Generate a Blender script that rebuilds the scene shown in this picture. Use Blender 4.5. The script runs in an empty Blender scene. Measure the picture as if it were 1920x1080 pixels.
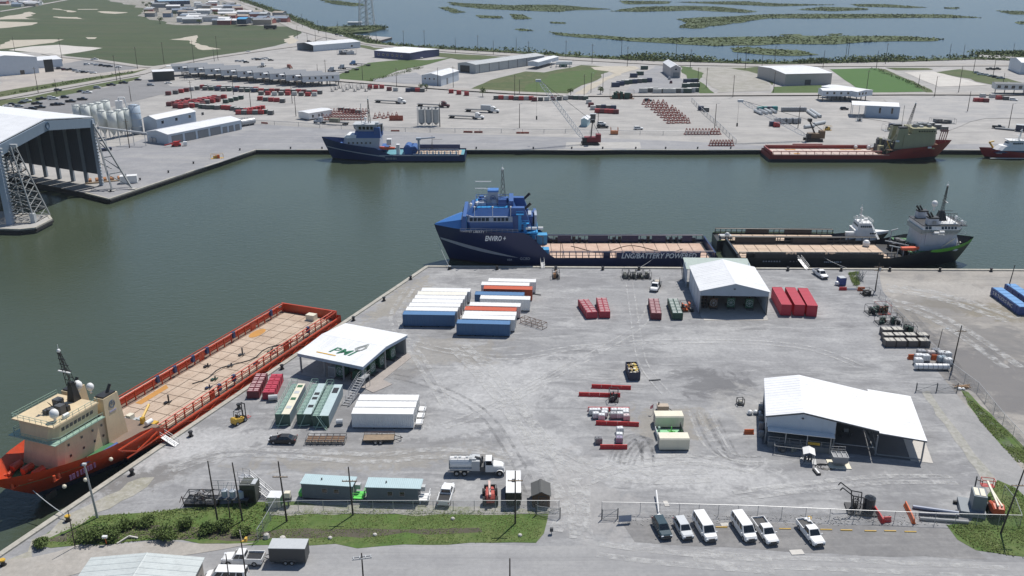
import bpy, bmesh, math, random
from mathutils import Vector, Matrix, noise as mnoise
C = bpy.context.scene
R = random.Random(7)
# ---------------------------------------------------------------- camera
F_PX, TILT, CAM_H = 1700.0, math.radians(20.3), 81.8
cam = bpy.data.cameras.new('camera'); cam.sensor_width = 36.0; cam.lens = 36.0*F_PX/1920.0
cam.clip_start = 1.0; cam.clip_end = 60000.0
cam_o = bpy.data.objects.new('camera', cam); C.collection.objects.link(cam_o)
cam_o.location = (0, 0, CAM_H); cam_o.rotation_euler = (math.pi/2-TILT, 0, 0)
C.camera = cam_o
# ---------------------------------------------------------------- sky and sun
SUN_EL, SUN_AZ = math.radians(61), math.radians(33)      # azimuth measured from +Y towards +X
w = bpy.data.worlds.new('World'); C.world = w; w.use_nodes = True
wn = w.node_tree.nodes; wl = w.node_tree.links
sky = wn.new('ShaderNodeTexSky'); sky.sky_type = 'NISHITA'; sky.sun_disc = False
sky.sun_elevation = SUN_EL; sky.sun_rotation = SUN_AZ; sky.altitude = 50
sky.air_density = 1.0; sky.dust_density = .4; sky.ozone_density = 2.5
wl.new(sky.outputs[0], wn['Background'].inputs[0]); wn['Background'].inputs[1].default_value = 0.085
sun = bpy.data.lights.new('sun', 'SUN'); sun.energy = 4.4; sun.angle = math.radians(0.53); sun.color = (1, .955, .89)
sun_o = bpy.data.objects.new('sun', sun); C.collection.objects.link(sun_o)
sd = Vector((math.sin(SUN_AZ)*math.cos(SUN_EL), math.cos(SUN_AZ)*math.cos(SUN_EL), math.sin(SUN_EL)))
sun_o.rotation_euler = sd.to_track_quat('Z', 'Y').to_euler(); sun_o.location = sd*300
C.view_settings.view_transform = 'Standard'; C.view_settings.look = 'None'
C.view_settings.exposure = 0.15; C.view_settings.gamma = 1.0; C.view_settings.use_curve_mapping = False
C.render.engine = 'CYCLES'
# ---------------------------------------------------------------- survey: bearings taken on the photograph -> metres on a level plane
ST, CT = math.sin(TILT), math.cos(TILT)
def G(px, py, z=0.0):
    u, v = (px-960)/F_PX, (py-540)/F_PX
    t = (CAM_H-z)/(ST+v*CT)
    return Vector((t*u, t*(CT-v*ST), z))
# ---------------------------------------------------------------- materials
MATS = {}
def nd(nt, typ, **kw):
    n = nt.nodes.new(typ)
    for k, v in kw.items(): setattr(n, k, v)
    return n
def newmat(name):
    m = bpy.data.materials.new(name); m.use_nodes = True
    nt = m.node_tree; return m, nt, nt.nodes['Principled BSDF']
def mixc(nt, fac, a, b):
    n = nd(nt, 'ShaderNodeMix', data_type='RGBA')
    for s, v in ((0, fac), (6, a), (7, b)):
        if isinstance(v, bpy.types.NodeSocket): nt.links.new(v, n.inputs[s])
        else: n.inputs[s].default_value = v if s == 0 else (*v[:3], 1)
    return n.outputs[2]
def ramp(nt, fac, a, b):
    n = nd(nt, 'ShaderNodeMapRange'); nt.links.new(fac, n.inputs[0])
    n.inputs[1].default_value = a; n.inputs[2].default_value = b
    return n.outputs[0]
def noise(nt, vec, scale, detail=4.0, rough=.55, dist=0.0):
    n = nd(nt, 'ShaderNodeTexNoise'); nt.links.new(vec, n.inputs['Vector'])
    n.inputs['Scale'].default_value = scale; n.inputs['Detail'].default_value = detail
    n.inputs['Roughness'].default_value = rough; n.inputs['Distortion'].default_value = dist
    return n.outputs[0]
def mth(nt, op, a, b=0.0):
    n = nd(nt, 'ShaderNodeMath', operation=op)
    for i, v in enumerate((a, b)):
        if isinstance(v, bpy.types.NodeSocket): nt.links.new(v, n.inputs[i])
        else: n.inputs[i].default_value = v
    return n.outputs[0]
def bump(nt, b, h, strength, dist=.05):
    n = nd(nt, 'ShaderNodeBump'); nt.links.new(h, n.inputs['Height'])
    n.inputs['Strength'].default_value = strength; n.inputs['Distance'].default_value = dist
    nt.links.new(n.outputs[0], b.inputs['Normal'])
def worldpos(nt): return nd(nt, 'ShaderNodeNewGeometry').outputs['Position']
def stretch(nt, vec, sx, sy, rz=0.0):
    n = nd(nt, 'ShaderNodeMapping'); nt.links.new(vec, n.inputs[0])
    n.inputs['Rotation'].default_value = (0, 0, rz); n.inputs['Scale'].default_value = (sx, sy, 1)
    return n.outputs[0]
def mapz(nt, vec):       # rain streaks: fine across, long downwards
    n = nd(nt, 'ShaderNodeMapping'); nt.links.new(vec, n.inputs[0]); n.inputs['Scale'].default_value = (1.7, 1.7, .12); return n.outputs[0]
def M(name, col, rough=.55, dirt=.25, metal=0.0, scale=.6, ribs=None, dcol=None, streak=True):
    """painted or bare surface: base colour with weathering blotches, fine grain and (option) pressed ribs"""
    if name in MATS: return MATS[name]
    m, nt, b = newmat(name); pos = worldpos(nt)
    n1 = noise(nt, pos, scale, 5); n2 = noise(nt, stretch(nt, pos, 1.0, 1.0), scale*9, 3)
    f = ramp(nt, mth(nt, 'ADD', mth(nt, 'MULTIPLY', n1, .65), mth(nt, 'MULTIPLY', n2, .35)), .38, .68)
    n4 = noise(nt, mapz(nt, pos), 1.0, 4, .6); f = mth(nt, 'ADD', f, mth(nt, 'MULTIPLY', ramp(nt, n4, .5, .72), .7))
    dc = dcol or tuple(c*.55+.03 for c in col)
    nt.links.new(mixc(nt, mth(nt, 'MULTIPLY', f, dirt), col, dc), b.inputs['Base Color'])
    b.inputs['Roughness'].default_value = rough; b.inputs['Metallic'].default_value = metal
    if ribs:
        wv = nd(nt, 'ShaderNodeTexWave', wave_type='BANDS', bands_direction=ribs[0])
        nt.links.new(nd(nt, 'ShaderNodeTexCoord').outputs['Object'], wv.inputs[0]); wv.inputs['Scale'].default_value = ribs[1]
        wv.inputs['Distortion'].default_value = 0
        bump(nt, b, wv.outputs[1], .6, ribs[2] if len(ribs) > 2 else .04)
    MATS[name] = m; return m
def Gnd(name, cols, scale=.02, rough=.95, streak=None, fine=.35, blobs=(), b1=.35, b2=.65, bumpy=.3):
    """ground: three tones blended by broad, warped noise, drag streaks, fine grit and named stains (x, y, rx, ry, turn, colour, amount)"""
    m, nt, b = newmat(name); pos = worldpos(nt)
    n1 = noise(nt, pos, scale, 9, .62, .9); n2 = noise(nt, pos, scale*5.3, 8, .66, .5)
    c = mixc(nt, ramp(nt, n1, b1, b2), cols[0], cols[1])
    c = mixc(nt, mth(nt, 'MULTIPLY', ramp(nt, n2, .44, .66), .8), c, cols[2])
    if streak:
        sv = noise(nt, stretch(nt, pos, streak[1], streak[2], streak[0]), 1.0, 7, .62, .35)
        c = mixc(nt, mth(nt, 'MULTIPLY', ramp(nt, sv, .5, .74), streak[4]), c, streak[3])
    if streak:
        for k, (rz2, m2, lo, hi) in enumerate(((streak[0]+1.1, .7, .52, .66), (streak[0]-.6, .55, .53, .66))):
            sv = noise(nt, stretch(nt, pos, streak[1]*1.3, streak[2]*3.2, rz2), 1.0, 8, .68, .6)
            c = mixc(nt, mth(nt, 'MULTIPLY', ramp(nt, sv, lo, hi), m2*streak[4]), c, streak[3] if k == 0 else tuple(q*.7 for q in cols[2]))
    for (x, y, rx, ry, rz, bc, amt) in blobs:
        mp = nd(nt, 'ShaderNodeMapping', vector_type='TEXTURE'); nt.links.new(pos, mp.inputs[0])
        mp.inputs['Location'].default_value = (x, y, 0); mp.inputs['Rotation'].default_value = (0, 0, rz); mp.inputs['Scale'].default_value = (rx, ry, 30)
        ln = nd(nt, 'ShaderNodeVectorMath', operation='LENGTH'); nt.links.new(mp.outputs[0], ln.inputs[0])
        wob = mth(nt, 'MULTIPLY', mth(nt, 'SUBTRACT', noise(nt, pos, 1.3/min(rx, ry), 9, .68, 1.2), .5), 3.4)
        d = ramp(nt, mth(nt, 'ADD', ln.outputs['Value'], wob), 1.0, .62)
        c = mixc(nt, mth(nt, 'MULTIPLY', d, amt), c, bc)
    n3 = noise(nt, pos, 1.3, 6, .7)
    c = mixc(nt, mth(nt, 'MULTIPLY', ramp(nt, n3, .35, .7), fine), c, tuple(k*.62 for k in cols[0]))
    nt.links.new(c, b.inputs['Base Color']); b.inputs['Roughness'].default_value = rough
    bump(nt, b, n3, bumpy, .12)
    MATS[name] = m; return m
# ---------------------------------------------------------------- mesh builder
class B:
    def __init__(s): s.v = []; s.f = []; s.m = []
    def add(s, vs, fs, mi=0):
        o = len(s.v); s.v += [tuple(p) for p in vs]
        for f in fs: s.f.append([i+o for i in f]); s.m.append(mi)
        return s
    def box(s, x0, x1, y0, y1, z0, z1, mi=0, top=None):
        t = top or (0, 0)                    # (dx, dy): the top is drawn in by this much on each side
        vs = [(x0, y0, z0), (x1, y0, z0), (x1, y1, z0), (x0, y1, z0), (x0+t[0], y0+t[1], z1), (x1-t[0], y0+t[1], z1), (x1-t[0], y1-t[1], z1), (x0+t[0], y1-t[1], z1)]
        return s.add(vs, [(3, 2, 1, 0), (4, 5, 6, 7), (0, 1, 5, 4), (1, 2, 6, 5), (2, 3, 7, 6), (3, 0, 4, 7)], mi)
    def cb(s, x, y, z, dx, dy, dz, mi=0): return s.box(x-dx/2, x+dx/2, y-dy/2, y+dy/2, z, z+dz, mi)
    def prism(s, pts, z0, z1, mi=0):
        n = len(pts); a = sum(pts[i][0]*pts[(i+1) % n][1]-pts[(i+1) % n][0]*pts[i][1] for i in range(n))
        if a < 0: pts = pts[::-1]
        vs = [(p[0], p[1], z0) for p in pts]+[(p[0], p[1], z1) for p in pts]
        return s.add(vs, [tuple(range(n))[::-1], tuple(range(n, 2*n))]+[(i, (i+1) % n, (i+1) % n+n, i+n) for i in range(n)], mi)
    def xprism(s, pts, x0, x1, mi=0):       # profile (y, z) swept along x
        n = len(pts); a = sum(pts[i][0]*pts[(i+1) % n][1]-pts[(i+1) % n][0]*pts[i][1] for i in range(n))
        if a < 0: pts = pts[::-1]
        vs = [(x0, p[0], p[1]) for p in pts]+[(x1, p[0], p[1]) for p in pts]
        return s.add(vs, [tuple(range(n))[::-1], tuple(range(n, 2*n))]+[(i, (i+1) % n, (i+1) % n+n, i+n) for i in range(n)], mi)
    def yprism(s, pts, y0, y1, mi=0):       # profile (x, z) swept along y
        n = len(pts); a = sum(pts[i][0]*pts[(i+1) % n][1]-pts[(i+1) % n][0]*pts[i][1] for i in range(n))
        if a > 0: pts = pts[::-1]
        vs = [(p[0], y0, p[1]) for p in pts]+[(p[0], y1, p[1]) for p in pts]
        return s.add(vs, [tuple(range(n))[::-1], tuple(range(n, 2*n))]+[(i, (i+1) % n, (i+1) % n+n, i+n) for i in range(n)], mi)
    def tube(s, p, q, r, n=4, mi=0, r2=None):
        p, q = Vector(p), Vector(q); d = q-p
        if d.length < 1e-6: return s
        d.normalize(); a = d.cross(Vector((0, 0, 1)) if abs(d.z) < .95 else Vector((1, 0, 0))).normalized(); b = d.cross(a)
        r2 = r if r2 is None else r2; vs = []
        for c, rr in ((p, r), (q, r2)):
            for i in range(n):
                t = 2*math.pi*(i+.5)/n; vs.append(c+(a*math.cos(t)+b*math.sin(t))*rr)
        return s.add(vs, [tuple(range(n)), tuple(range(n, 2*n))[::-1]]+[(i+n, (i+1) % n+n, (i+1) % n, i) for i in range(n)], mi)
    def path(s, pts, r, n=4, mi=0):
        for a, b in zip(pts, pts[1:]): s.tube(a, b, r, n, mi)
        return s
    def cyl(s, x, y, z0, z1, r, r2=None, n=12, mi=0): return s.tube((x, y, z0), (x, y, z1), r, n, mi, r2)
    def ball(s, x, y, z, r, sz=1.0, n=10, k=5, mi=0, half=False):
        lo = 0.0 if half else -math.pi/2; rings = []
        for j in range(k+1):
            a = lo+(math.pi/2-lo)*j/k; rings.append([(x+r*math.cos(a)*math.cos(2*math.pi*i/n), y+r*math.cos(a)*math.sin(2*math.pi*i/n), z+r*sz*math.sin(a)) for i in range(n)])
        return s.loft(rings, True, True, mi)
    def loft(s, rings, closed=True, caps=True, mi=0):
        n = len(rings[0]); vs = [p for r in rings for p in r]; fs = []
        for j in range(len(rings)-1):
            for i in range(n if closed else n-1):
                a, b = j*n+i, j*n+(i+1) % n; fs.append((a, b, b+n, a+n))
        if caps: fs += [tuple(range(n))[::-1], tuple(range((len(rings)-1)*n, len(rings)*n))]
        return s.add(vs, fs, mi)
    def rail(s, pts, h=1.0, r=.03, step=2.0, mids=1):
        for a, b in zip(pts, pts[1:]):
            a, b = Vector(a), Vector(b); k = max(1, int((b-a).length/step))
            for i in range(k+1):
                p = a.lerp(b, i/k); s.tube(p, p+Vector((0, 0, h)), r, 4)
            for j in range(mids+1):
                z = Vector((0, 0, h*(j+1)/(mids+1))); s.tube(a+z, b+z, r, 4)
        return s
    def out(s, name, mat, parent=None, smooth=False, kind=None, label=None):
        me = bpy.data.meshes.new(name); me.from_pydata(s.v, [], s.f)
        for k in (mat if isinstance(mat, (list, tuple)) else [mat]): me.materials.append(k)
        if isinstance(mat, (list, tuple)) and len(mat) > 1: me.polygons.foreach_set('material_index', s.m)
        if smooth: me.polygons.foreach_set('use_smooth', [True]*len(s.f))
        me.update(); o = bpy.data.objects.new(name, me); C.collection.objects.link(o)
        if parent: o.parent = parent
        if kind: o['kind'] = kind
        if label: o['label'] = label
        return o
def thing(name, label, cat, p=(0, 0, 0), rz=0.0, group=None):
    o = bpy.data.objects.new(name, None); o.empty_display_size = .5; C.collection.objects.link(o)
    o.location = (p[0], p[1], p[2] if len(p) > 2 else 0.0); o.rotation_euler = (0, 0, rz); o['label'] = label; o['category'] = cat
    if group: o['group'] = group
    return o
def tag(o, label, cat, group=None, p=None, rz=None):
    o['label'] = label; o['category'] = cat
    if group: o['group'] = group
    if p is not None: o.location = (p[0], p[1], p[2] if len(p) > 2 else 0.0)
    if rz is not None: o.rotation_euler = (0, 0, rz)
    return o
def dup(root, p, rz, label, group=None, sc=None):
    r = root.copy(); C.collection.objects.link(r); r.location = (p[0], p[1], p[2] if len(p) > 2 else 0.0); r.rotation_euler = (0, 0, rz); r['label'] = label
    if group: r['group'] = group
    if sc: r.scale = sc
    for ch in root.children:
        c = ch.copy(); C.collection.objects.link(c); c.parent = r
        for g in ch.children:
            d = g.copy(); C.collection.objects.link(d); d.parent = c
    return r
def ang(a, b): return math.atan2(b[1]-a[1], b[0]-a[0])
def sheet(name, pts, z, mat, jag=0.0, seed=0, kind='structure', step=8.0):
    """flat ground sheet; pts are surveyed; jag roughens its outline"""
    P = [G(*p) for p in pts]; out = []
    for i, a in enumerate(P):
        b = P[(i+1) % len(P)]; L = (b-a).length; k = max(1, min(60, int(L/step))) if jag else 1
        nrm = Vector((-(b-a).y, (b-a).x, 0)).normalized()
        for j in range(k):
            q = a.lerp(b, j/k)
            if jag and j: q = q+nrm*jag*(mnoise.noise(Vector((q.x/(jag*6), q.y/(jag*6), seed)))*1.6+mnoise.noise(Vector((q.x/jag, q.y/jag, seed+3)))*.6)
            out.append((q.x, q.y, z))
    bl = B(); bl.add(out, [tuple(range(len(out)))])
    o = bl.out(name, mat, kind=kind); bm = bmesh.new(); bm.from_mesh(o.data); bmesh.ops.triangulate(bm, faces=bm.faces)
    for f in bm.faces:
        if f.normal.z < 0: f.normal_flip()
    bm.to_mesh(o.data); bm.free(); return o
def strip(name, pts, width, z, mat, kind='structure', jag=0.0):
    P = [G(*p) if len(p) < 3 else Vector(p) for p in pts]; Q = []
    for a, b in zip(P, P[1:]):
        k = max(1, int((b-a).length/25)); Q += [a.lerp(b, j/k) for j in range(k)]
    Q.append(P[-1]); vs = []; fs = []
    for i, q in enumerate(Q):
        d = (Q[min(i+1, len(Q)-1)]-Q[max(i-1, 0)]).normalized(); n = Vector((-d.y, d.x, 0))
        j = jag*mnoise.noise(q*.05); vs += [(q.x+n.x*(width/2+j), q.y+n.y*(width/2+j), z), (q.x-n.x*(width/2+j*.7), q.y-n.y*(width/2+j*.7), z)]
    for i in range(len(Q)-1): fs.append((2*i+1, 2*i+3, 2*i+2, 2*i))
    return B().add(vs, fs).out(name, mat, kind=kind)
# ---------------------------------------------------------------- ground and water
WATER_Z = -1.8
def gb(px, py, rxp, ry, rz, col, amt):      # a stain centred on a surveyed point
    p = G(px, py); return (p.x, p.y, rxp, ry, rz, col, amt)
LT, DK, BR = (.50, .50, .495), (.115, .115, .12), (.275, .25, .205)
yard_m = Gnd('yard_gravel', [(.255, .256, .26), (.31, .311, .315), (.19, .19, .195)], .03, streak=(.75, .075, .15, (.45, .45, .445), .9), fine=.5, bumpy=.5, blobs=[
    gb(1345, 722, 9, 6, .3, DK, .75), gb(1300, 700, 6, 2.5, .2, (.13, .13, .135), .6), gb(255, 905, 9, 3.5, .6, (.15, .14, .13), .75), gb(340, 872, 8, 3, .5, (.17, .165, .16), .6),
    gb(380, 800, 5, 3, .4, (.2, .2, .2), .5), gb(760, 700, 5, 3, .6, (.16, .15, .14), .5), gb(930, 730, 15, 14, .8, LT, .5), gb(1010, 830, 9, 7, .4, LT, .55),
    gb(1210, 880, 24, 5, 0, LT, .5), gb(1420, 900, 22, 4, 0, LT, .6), gb(700, 860, 22, 4, .1, BR, .55), gb(330, 840, 14, 6, .7, LT, .5), gb(850, 660, 12, 9, .2, BR, .45),
    gb(1130, 560, 20, 9, 0, (.3, .3, .3), .5), gb(1330, 640, 16, 8, .1, LT, .35), gb(1090, 530, 30, 5, 0, (.19, .19, .195), .45), gb(1500, 650, 24, 12, .2, (.34, .34, .345), .4), gb(1250, 790, 9, 7, 0, BR, .6),
    gb(1100, 930, 8, 14, .3, (.36, .35, .34), .6), gb(1630, 890, 18, 7, 0, (.2, .2, .207), .5), gb(700, 830, 26, 5, 0, (.19, .185, .18), .45),
    gb(1420, 770, 9, 10, .3, (.38, .37, .35), .5), gb(640, 770, 16, 9, 0, (.16, .16, .165), .55), gb(560, 730, 9, 5, .3, (.17, .17, .17), .6), gb(420, 830, 14, 4, .3, LT, .5), gb(820, 810, 12, 3, .2, LT, .4), gb(980, 700, 5, 20, -.9, LT, .45), gb(750, 560, 4, 18, -.35, (.30, .27, .21), .6)])
far_m = Gnd('far_yard_gravel', [(.365, .352, .332), (.42, .405, .385), (.29, .283, .273)], .016, streak=(.1, .03, .08, (.25, .243, .237), .75), fine=.4)
dark_m = Gnd('apron_asphalt', [(.26, .262, .275), (.225, .228, .24), (.32, .32, .325)], .018, streak=(.35, .015, .12, (.39, .38, .36), .6), fine=.4, blobs=[gb(640, 262, 22, 10, .2, (.20, .205, .22), .6), gb(420, 262, 14, 10, .2, (.22, .225, .24), .5)])
park_m = Gnd('car_park_asphalt', [(.215, .213, .215), (.245, .243, .245), (.18, .18, .182)], .02, fine=.35)
road_m = Gnd('far_road', [(.34, .32, .295), (.38, .36, .335), (.30, .285, .265)], .02, fine=.2)
field_m = Gnd('field', [(.046, .072, .024), (.06, .082, .03), (.036, .056, .019)], .012, fine=.6, streak=(.05, .006, .04, (.095, .085, .05), .7), b1=.4, b2=.6)
lawn_m = Gnd('lawn', [(.06, .108, .02), (.05, .092, .016), (.085, .115, .035)], .03, fine=.5)
rough_m = Gnd('rough_grass', [(.068, .098, .026), (.115, .118, .05), (.045, .07, .018)], .05, fine=.6, b1=.42, b2=.6)
sand_m = Gnd('bare_sand', [(.43, .385, .31), (.47, .43, .36), (.36, .33, .265)], .03, fine=.3)
pale_m = Gnd('pale_shell', [(.50, .47, .43), (.54, .52, .48), (.43, .41, .38)], .03, fine=.2)
conc_m = Gnd('concrete', [(.38, .37, .35), (.42, .41, .39), (.33, .32, .30)], .05, fine=.25)
cap_m = Gnd('quay_concrete', [(.40, .38, .33), (.46, .44, .39), (.30, .285, .24)], .2, fine=.35)
mud_m = Gnd('ditch_mud', [(.085, .075, .055), (.11, .10, .07), (.06, .055, .04)], .1, fine=.5)
weed_m = Gnd('verge_grass', [(.082, .145, .028), (.14, .165, .058), (.055, .10, .02)], .12, fine=.7, b1=.42, b2=.6)
lane_m = Gnd('front_road_asphalt', [(.285, .285, .287), (.32, .32, .32), (.245, .245, .25)], .03, streak=(.02, .012, .28, (.385, .38, .37), .55), fine=.4)
bay_m = Gnd('bay_asphalt', [(.20, .198, .198), (.24, .236, .232), (.17, .168, .17)], .06, streak=(.0, .05, .3, (.36, .35, .34), .4), fine=.5)
east_m = Gnd('east_yard_gravel', [(.30, .28, .255), (.37, .345, .31), (.20, .193, .187)], .02, streak=(-.55, .03, .12, (.43, .41, .375), .7), fine=.5, blobs=[
    gb(1830, 580, 16, 6, -.5, (.19, .165, .11), .7), gb(1700, 590, 10, 6, -.6, (.23, .21, .17), .5), gb(1840, 690, 18, 26, .5, (.135, .133, .137), .85), gb(1730, 575, 12, 16, -.8, (.15, .148, .15), .5), gb(1780, 545, 26, 7, -.2, (.42, .40, .37), .55), gb(1880, 640, 16, 10, -.4, (.13, .13, .133), .6)])
wall_m = M('sheet_piling', (.055, .05, .047), .8, .6, ribs=('X', 1.2, .2))
# water
wm, nt, b = newmat('water'); pos = worldpos(nt)
n1 = noise(nt, pos, .006, 5, .6, .6); n2 = noise(nt, stretch(nt, pos, 1.6, 2.8, .3), .35, 5, .6); n3 = noise(nt, pos, 1.7, 3, .6)
nt.links.new(mixc(nt, ramp(nt, n1, .35, .68), (.050, .066, .044), (.062, .079, .050)), b.inputs['Base Color'])
b.inputs['Roughness'].default_value = .13; b.inputs['IOR'].default_value = 1.33; b.inputs['Specular IOR Level'].default_value = .5
bump(nt, b, mth(nt, 'ADD', mth(nt, 'MULTIPLY', n2, 1.0), mth(nt, 'MULTIPLY', n3, .3)), .5, .22); MATS['water'] = wm
def watersheet(name, m, y0, y1): B().add([(-20000, y0, WATER_Z), (20000, y0, WATER_Z), (20000, y1, WATER_Z), (-20000, y1, WATER_Z)], [(0, 1, 2, 3)]).out(name, m, kind='structure')
watersheet('harbour_water', wm, -300, 600)
wb = wm.copy(); wb.name = 'bay_water'; watersheet('bay_water', wb, 600.001, 26000)
for n_ in wb.node_tree.nodes:
    if n_.type == 'MIX': n_.inputs[6].default_value = (.022, .052, .085, 1); n_.inputs[7].default_value = (.03, .06, .088, 1)
wb.node_tree.nodes['Principled BSDF'].inputs['Specular IOR Level'].default_value = .34; wb.node_tree.nodes['Principled BSDF'].inputs['Roughness'].default_value = .22
def land(name, pts, top, side, jag=0, depth=5.0, step=12, seed=0):
    o = sheet(name, pts, 0.0, top, jag, seed, step=step)
    me = o.data; bm = bmesh.new(); bm.from_mesh(me)
    me.materials.append(side)
    ed = [e for e in bm.edges if len(e.link_faces) == 1]
    r = bmesh.ops.extrude_edge_only(bm, edges=ed)
    for v in [g for g in r['geom'] if isinstance(g, bmesh.types.BMVert)]: v.co.z = -depth
    for f in bm.faces:
        if abs(f.normal.z) < .5: f.material_index = 1
    bmesh.ops.recalc_face_normals(bm, faces=bm.faces); bm.to_mesh(me); bm.free(); return o
QUAY = [(-320, 1256), (800, 500), (1920, 507), (2700, 512)]
land('yard_ground', QUAY+[(3600, 1700), (-900, 1700)], yard_m, wall_m)
land('far_ground', [(205, 373), (480, 281), (1920, 281.5), (2700, 282), (3200, 130), (2300, 116), (1990, 114), (1930, 107), (1900, 99), (1845, 97), (1830, 109), (1700, 113), (1640, 114), (1500, 117), (1440, 118), (1330, 115), (1200, 111), (1100, 106), (960, 97), (850, 91), (760, 86), (700, 79),
    (735, 70), (655, 64), (600, 55), (560, 40), (500, 17), (440, -3), (410, -14), (300, -30), (-2500, -30), (-2500, 300), (-150, 300), (40, 338), (160, 362)], far_m, wall_m)
land('shed_pier_ground', [(-120, 432), (0, 429), (38, 430), (66, 427), (97, 411), (92, 404), (70, 402), (0, 396), (-120, 388)], conc_m, wall_m)
land('tower_islet', [(596, 58), (640, 62), (690, 59), (722, 52), (716, 49), (690, 47), (640, 49), (605, 50)], rough_m, rough_m, jag=4, step=20)
# quay caps and fender rubber
def quay_cap(pts, wdt, h, zoff=0.0):
    P = [G(*p) for p in pts]
    for i, (a, c) in enumerate(zip(P, P[1:])):
        L = (c-a).length; n = max(1, int(L/6.0)); o = None
        bl = B(); d = (c-a).normalized(); nn = Vector((-d.y, d.x, 0))
        for k in range(n):
            p, q = a+d*(L*k/n+.02), a+d*(L*(k+1)/n-.02)
            bl.prism([(p-nn*wdt*.7)[:2], (q-nn*wdt*.7)[:2], (q+nn*wdt*.3)[:2], (p+nn*wdt*.3)[:2]], -.35, h+R.uniform(-.01, .01))
        bl.out('quay_cap', cap_m, kind='structure')
        f = B(); f.prism([(a+nn*wdt*.31)[:2], (c+nn*wdt*.31)[:2], (c+nn*(wdt*.31+.25))[:2], (a+nn*(wdt*.31+.25))[:2]], -1.0, -.55); f.out('quay_fender', M('black_rubber', (.02, .02, .022), .7), kind='structure')
quay_cap(QUAY[:3]+[(2300, 509.5)], 1.0, .28)
quay_cap([(2700, 282), (1920, 281.5), (480, 281), (205, 373), (160, 362)], .9, .16)
quay_cap([(66, 427), (38, 430), (0, 429), (-60, 430.5)], .8, .16); quay_cap([(92, 404), (97, 411), (66, 427)], .8, .16)
Z = [.006]
def patch(name, pts, m, jag=0.0, step=8.0, far=True):
    Z[0] += .004; return sheet(name, pts, Z[0], m, jag, R.randint(0, 99), step=step)
# far side, back to front
patch('field', [(-1500, -28), (400, -28), (440, 2), (500, 24), (560, 52), (566, 62), (545, 78), (470, 95), (330, 118), (280, 125), (150, 108), (60, 98), (-900, 92)], field_m, 6, 40)
for pts in ([(0, 33), (55, 22), (66, 26), (50, 34), (80, 36), (20, 36), (-30, 37)], [(-60, 44), (0, 40), (70, 42), (60, 47), (0, 53), (-60, 56)], [(100, 16), (142, 21), (135, 23), (108, 18)], [(100, 31), (145, 32), (160, 36), (110, 34)],
            [(188, 21), (240, 23), (215, 26), (190, 24)], [(0, 84), (18, 75), (120, 74), (100, 80), (60, 85), (0, 92)], [(145, 17), (185, 17), (182, 18), (146, 18)], [(318, 74), (370, 66), (365, 80), (415, 92), (380, 94), (360, 83), (355, 76)], [(160, 70), (182, 70), (178, 73), (165, 73)], [(540, 68), (560, 62), (556, 80), (540, 83), (534, 76)]):
    patch('bare_ground', pts, sand_m, 5, 12)
patch('bare_lot', [(15, 94), (60, 87), (110, 84), (192, 90), (150, 98), (105, 104), (70, 99)], pale_m, 3, 15)
patch('village_ground', [(200, 0), (420, -12), (490, 22), (545, 40), (560, 48), (535, 50), (470, 47), (330, 47), (258, 30), (280, 18)], Gnd('village_ground', [(.25, .235, .21), (.36, .34, .31), (.10, .11, .07)], .02), 8, 25)
patch('field_edge', [(-200, 8), (40, 10), (70, 0), (30, -6), (-300, -6)], Gnd('far_lots', [(.30, .28, .27), (.38, .36, .34), (.14, .14, .11)], .03), 8, 30)
strip('far_track', [(-60, 24), (0, 22), (60, 12), (125, 0), (150, -8)], 9, .35, road_m)
patch('lot_ground', [(0, 140), (118, 104), (165, 112), (285, 127), (250, 138), (150, 158), (0, 178)], Gnd('west_lot', [(.40, .36, .32), (.30, .28, .27), (.45, .42, .37)], .02), 2, 15)
patch('car_park', [(160, 112), (240, 122), (262, 128), (180, 138), (95, 125)], park_m, 1, 20)
patch('verge', [(-50, 176), (0, 172), (150, 148), (250, 134), (280, 128), (262, 139), (150, 160), (0, 184), (-50, 190)], rough_m, 2.5, 14)
patch('car_park', [(-60, 205), (60, 190), (200, 164), (260, 150), (300, 148), (320, 162), (420, 165), (300, 178), (190, 205), (140, 210), (60, 225), (-60, 230)], park_m, 1, 20)
patch('verge', [(-60, 196), (60, 181), (230, 149), (265, 143), (250, 151), (140, 175), (30, 198), (-60, 206)], rough_m, 2, 14)
strip('far_road', [(-200, 210), (0, 186), (110, 166), (200, 150), (262, 139), (300, 126), (400, 108), (470, 98), (560, 86), (600, 70), (630, 68)], 9, .40, road_m)
strip('far_road', [(85, 101), (118, 107), (180, 113), (262, 125), (300, 127)], 8, .36, road_m)
strip('highway', [(380, -12), (430, 3), (500, 28), (560, 55), (600, 66), (650, 76), (720, 86), (850, 97), (960, 104), (1100, 113), (1250, 121), (1440, 123.5), (1700, 123), (2000, 122)], 13, .42, road_m)
patch('grass_lot', [(600, 152), (640, 138), (690, 118), (760, 112), (800, 113), (850, 108), (790, 124), (745, 133), (700, 152), (690, 154)], lawn_m, 2, 15)
patch('lot_ground', [(700, 148), (780, 136), (800, 146), (790, 158), (700, 153)], dark_m, 2, 12)
patch('grass_lot', [(880, 168), (920, 150), (985, 134), (1020, 136), (1090, 122), (1150, 126), (1120, 150), (1080, 166), (1060, 178), (1010, 179), (900, 174)], rough_m, 2, 15)
patch('grass_lot', [(985, 160), (1030, 140), (1090, 132), (1125, 128), (1110, 150), (1060, 170), (1000, 176)], lawn_m, 4, 15)
patch('track', [(1070, 180), (1100, 160), (1135, 145), (1150, 138), (1165, 138), (1130, 155), (1100, 175), (1088, 182)], sand_m, 2, 8)
patch('pale_ground', [(1108, 126), (1190, 124), (1200, 128), (1160, 140), (1140, 134), (1115, 131)], sand_m, 3, 10)
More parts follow.
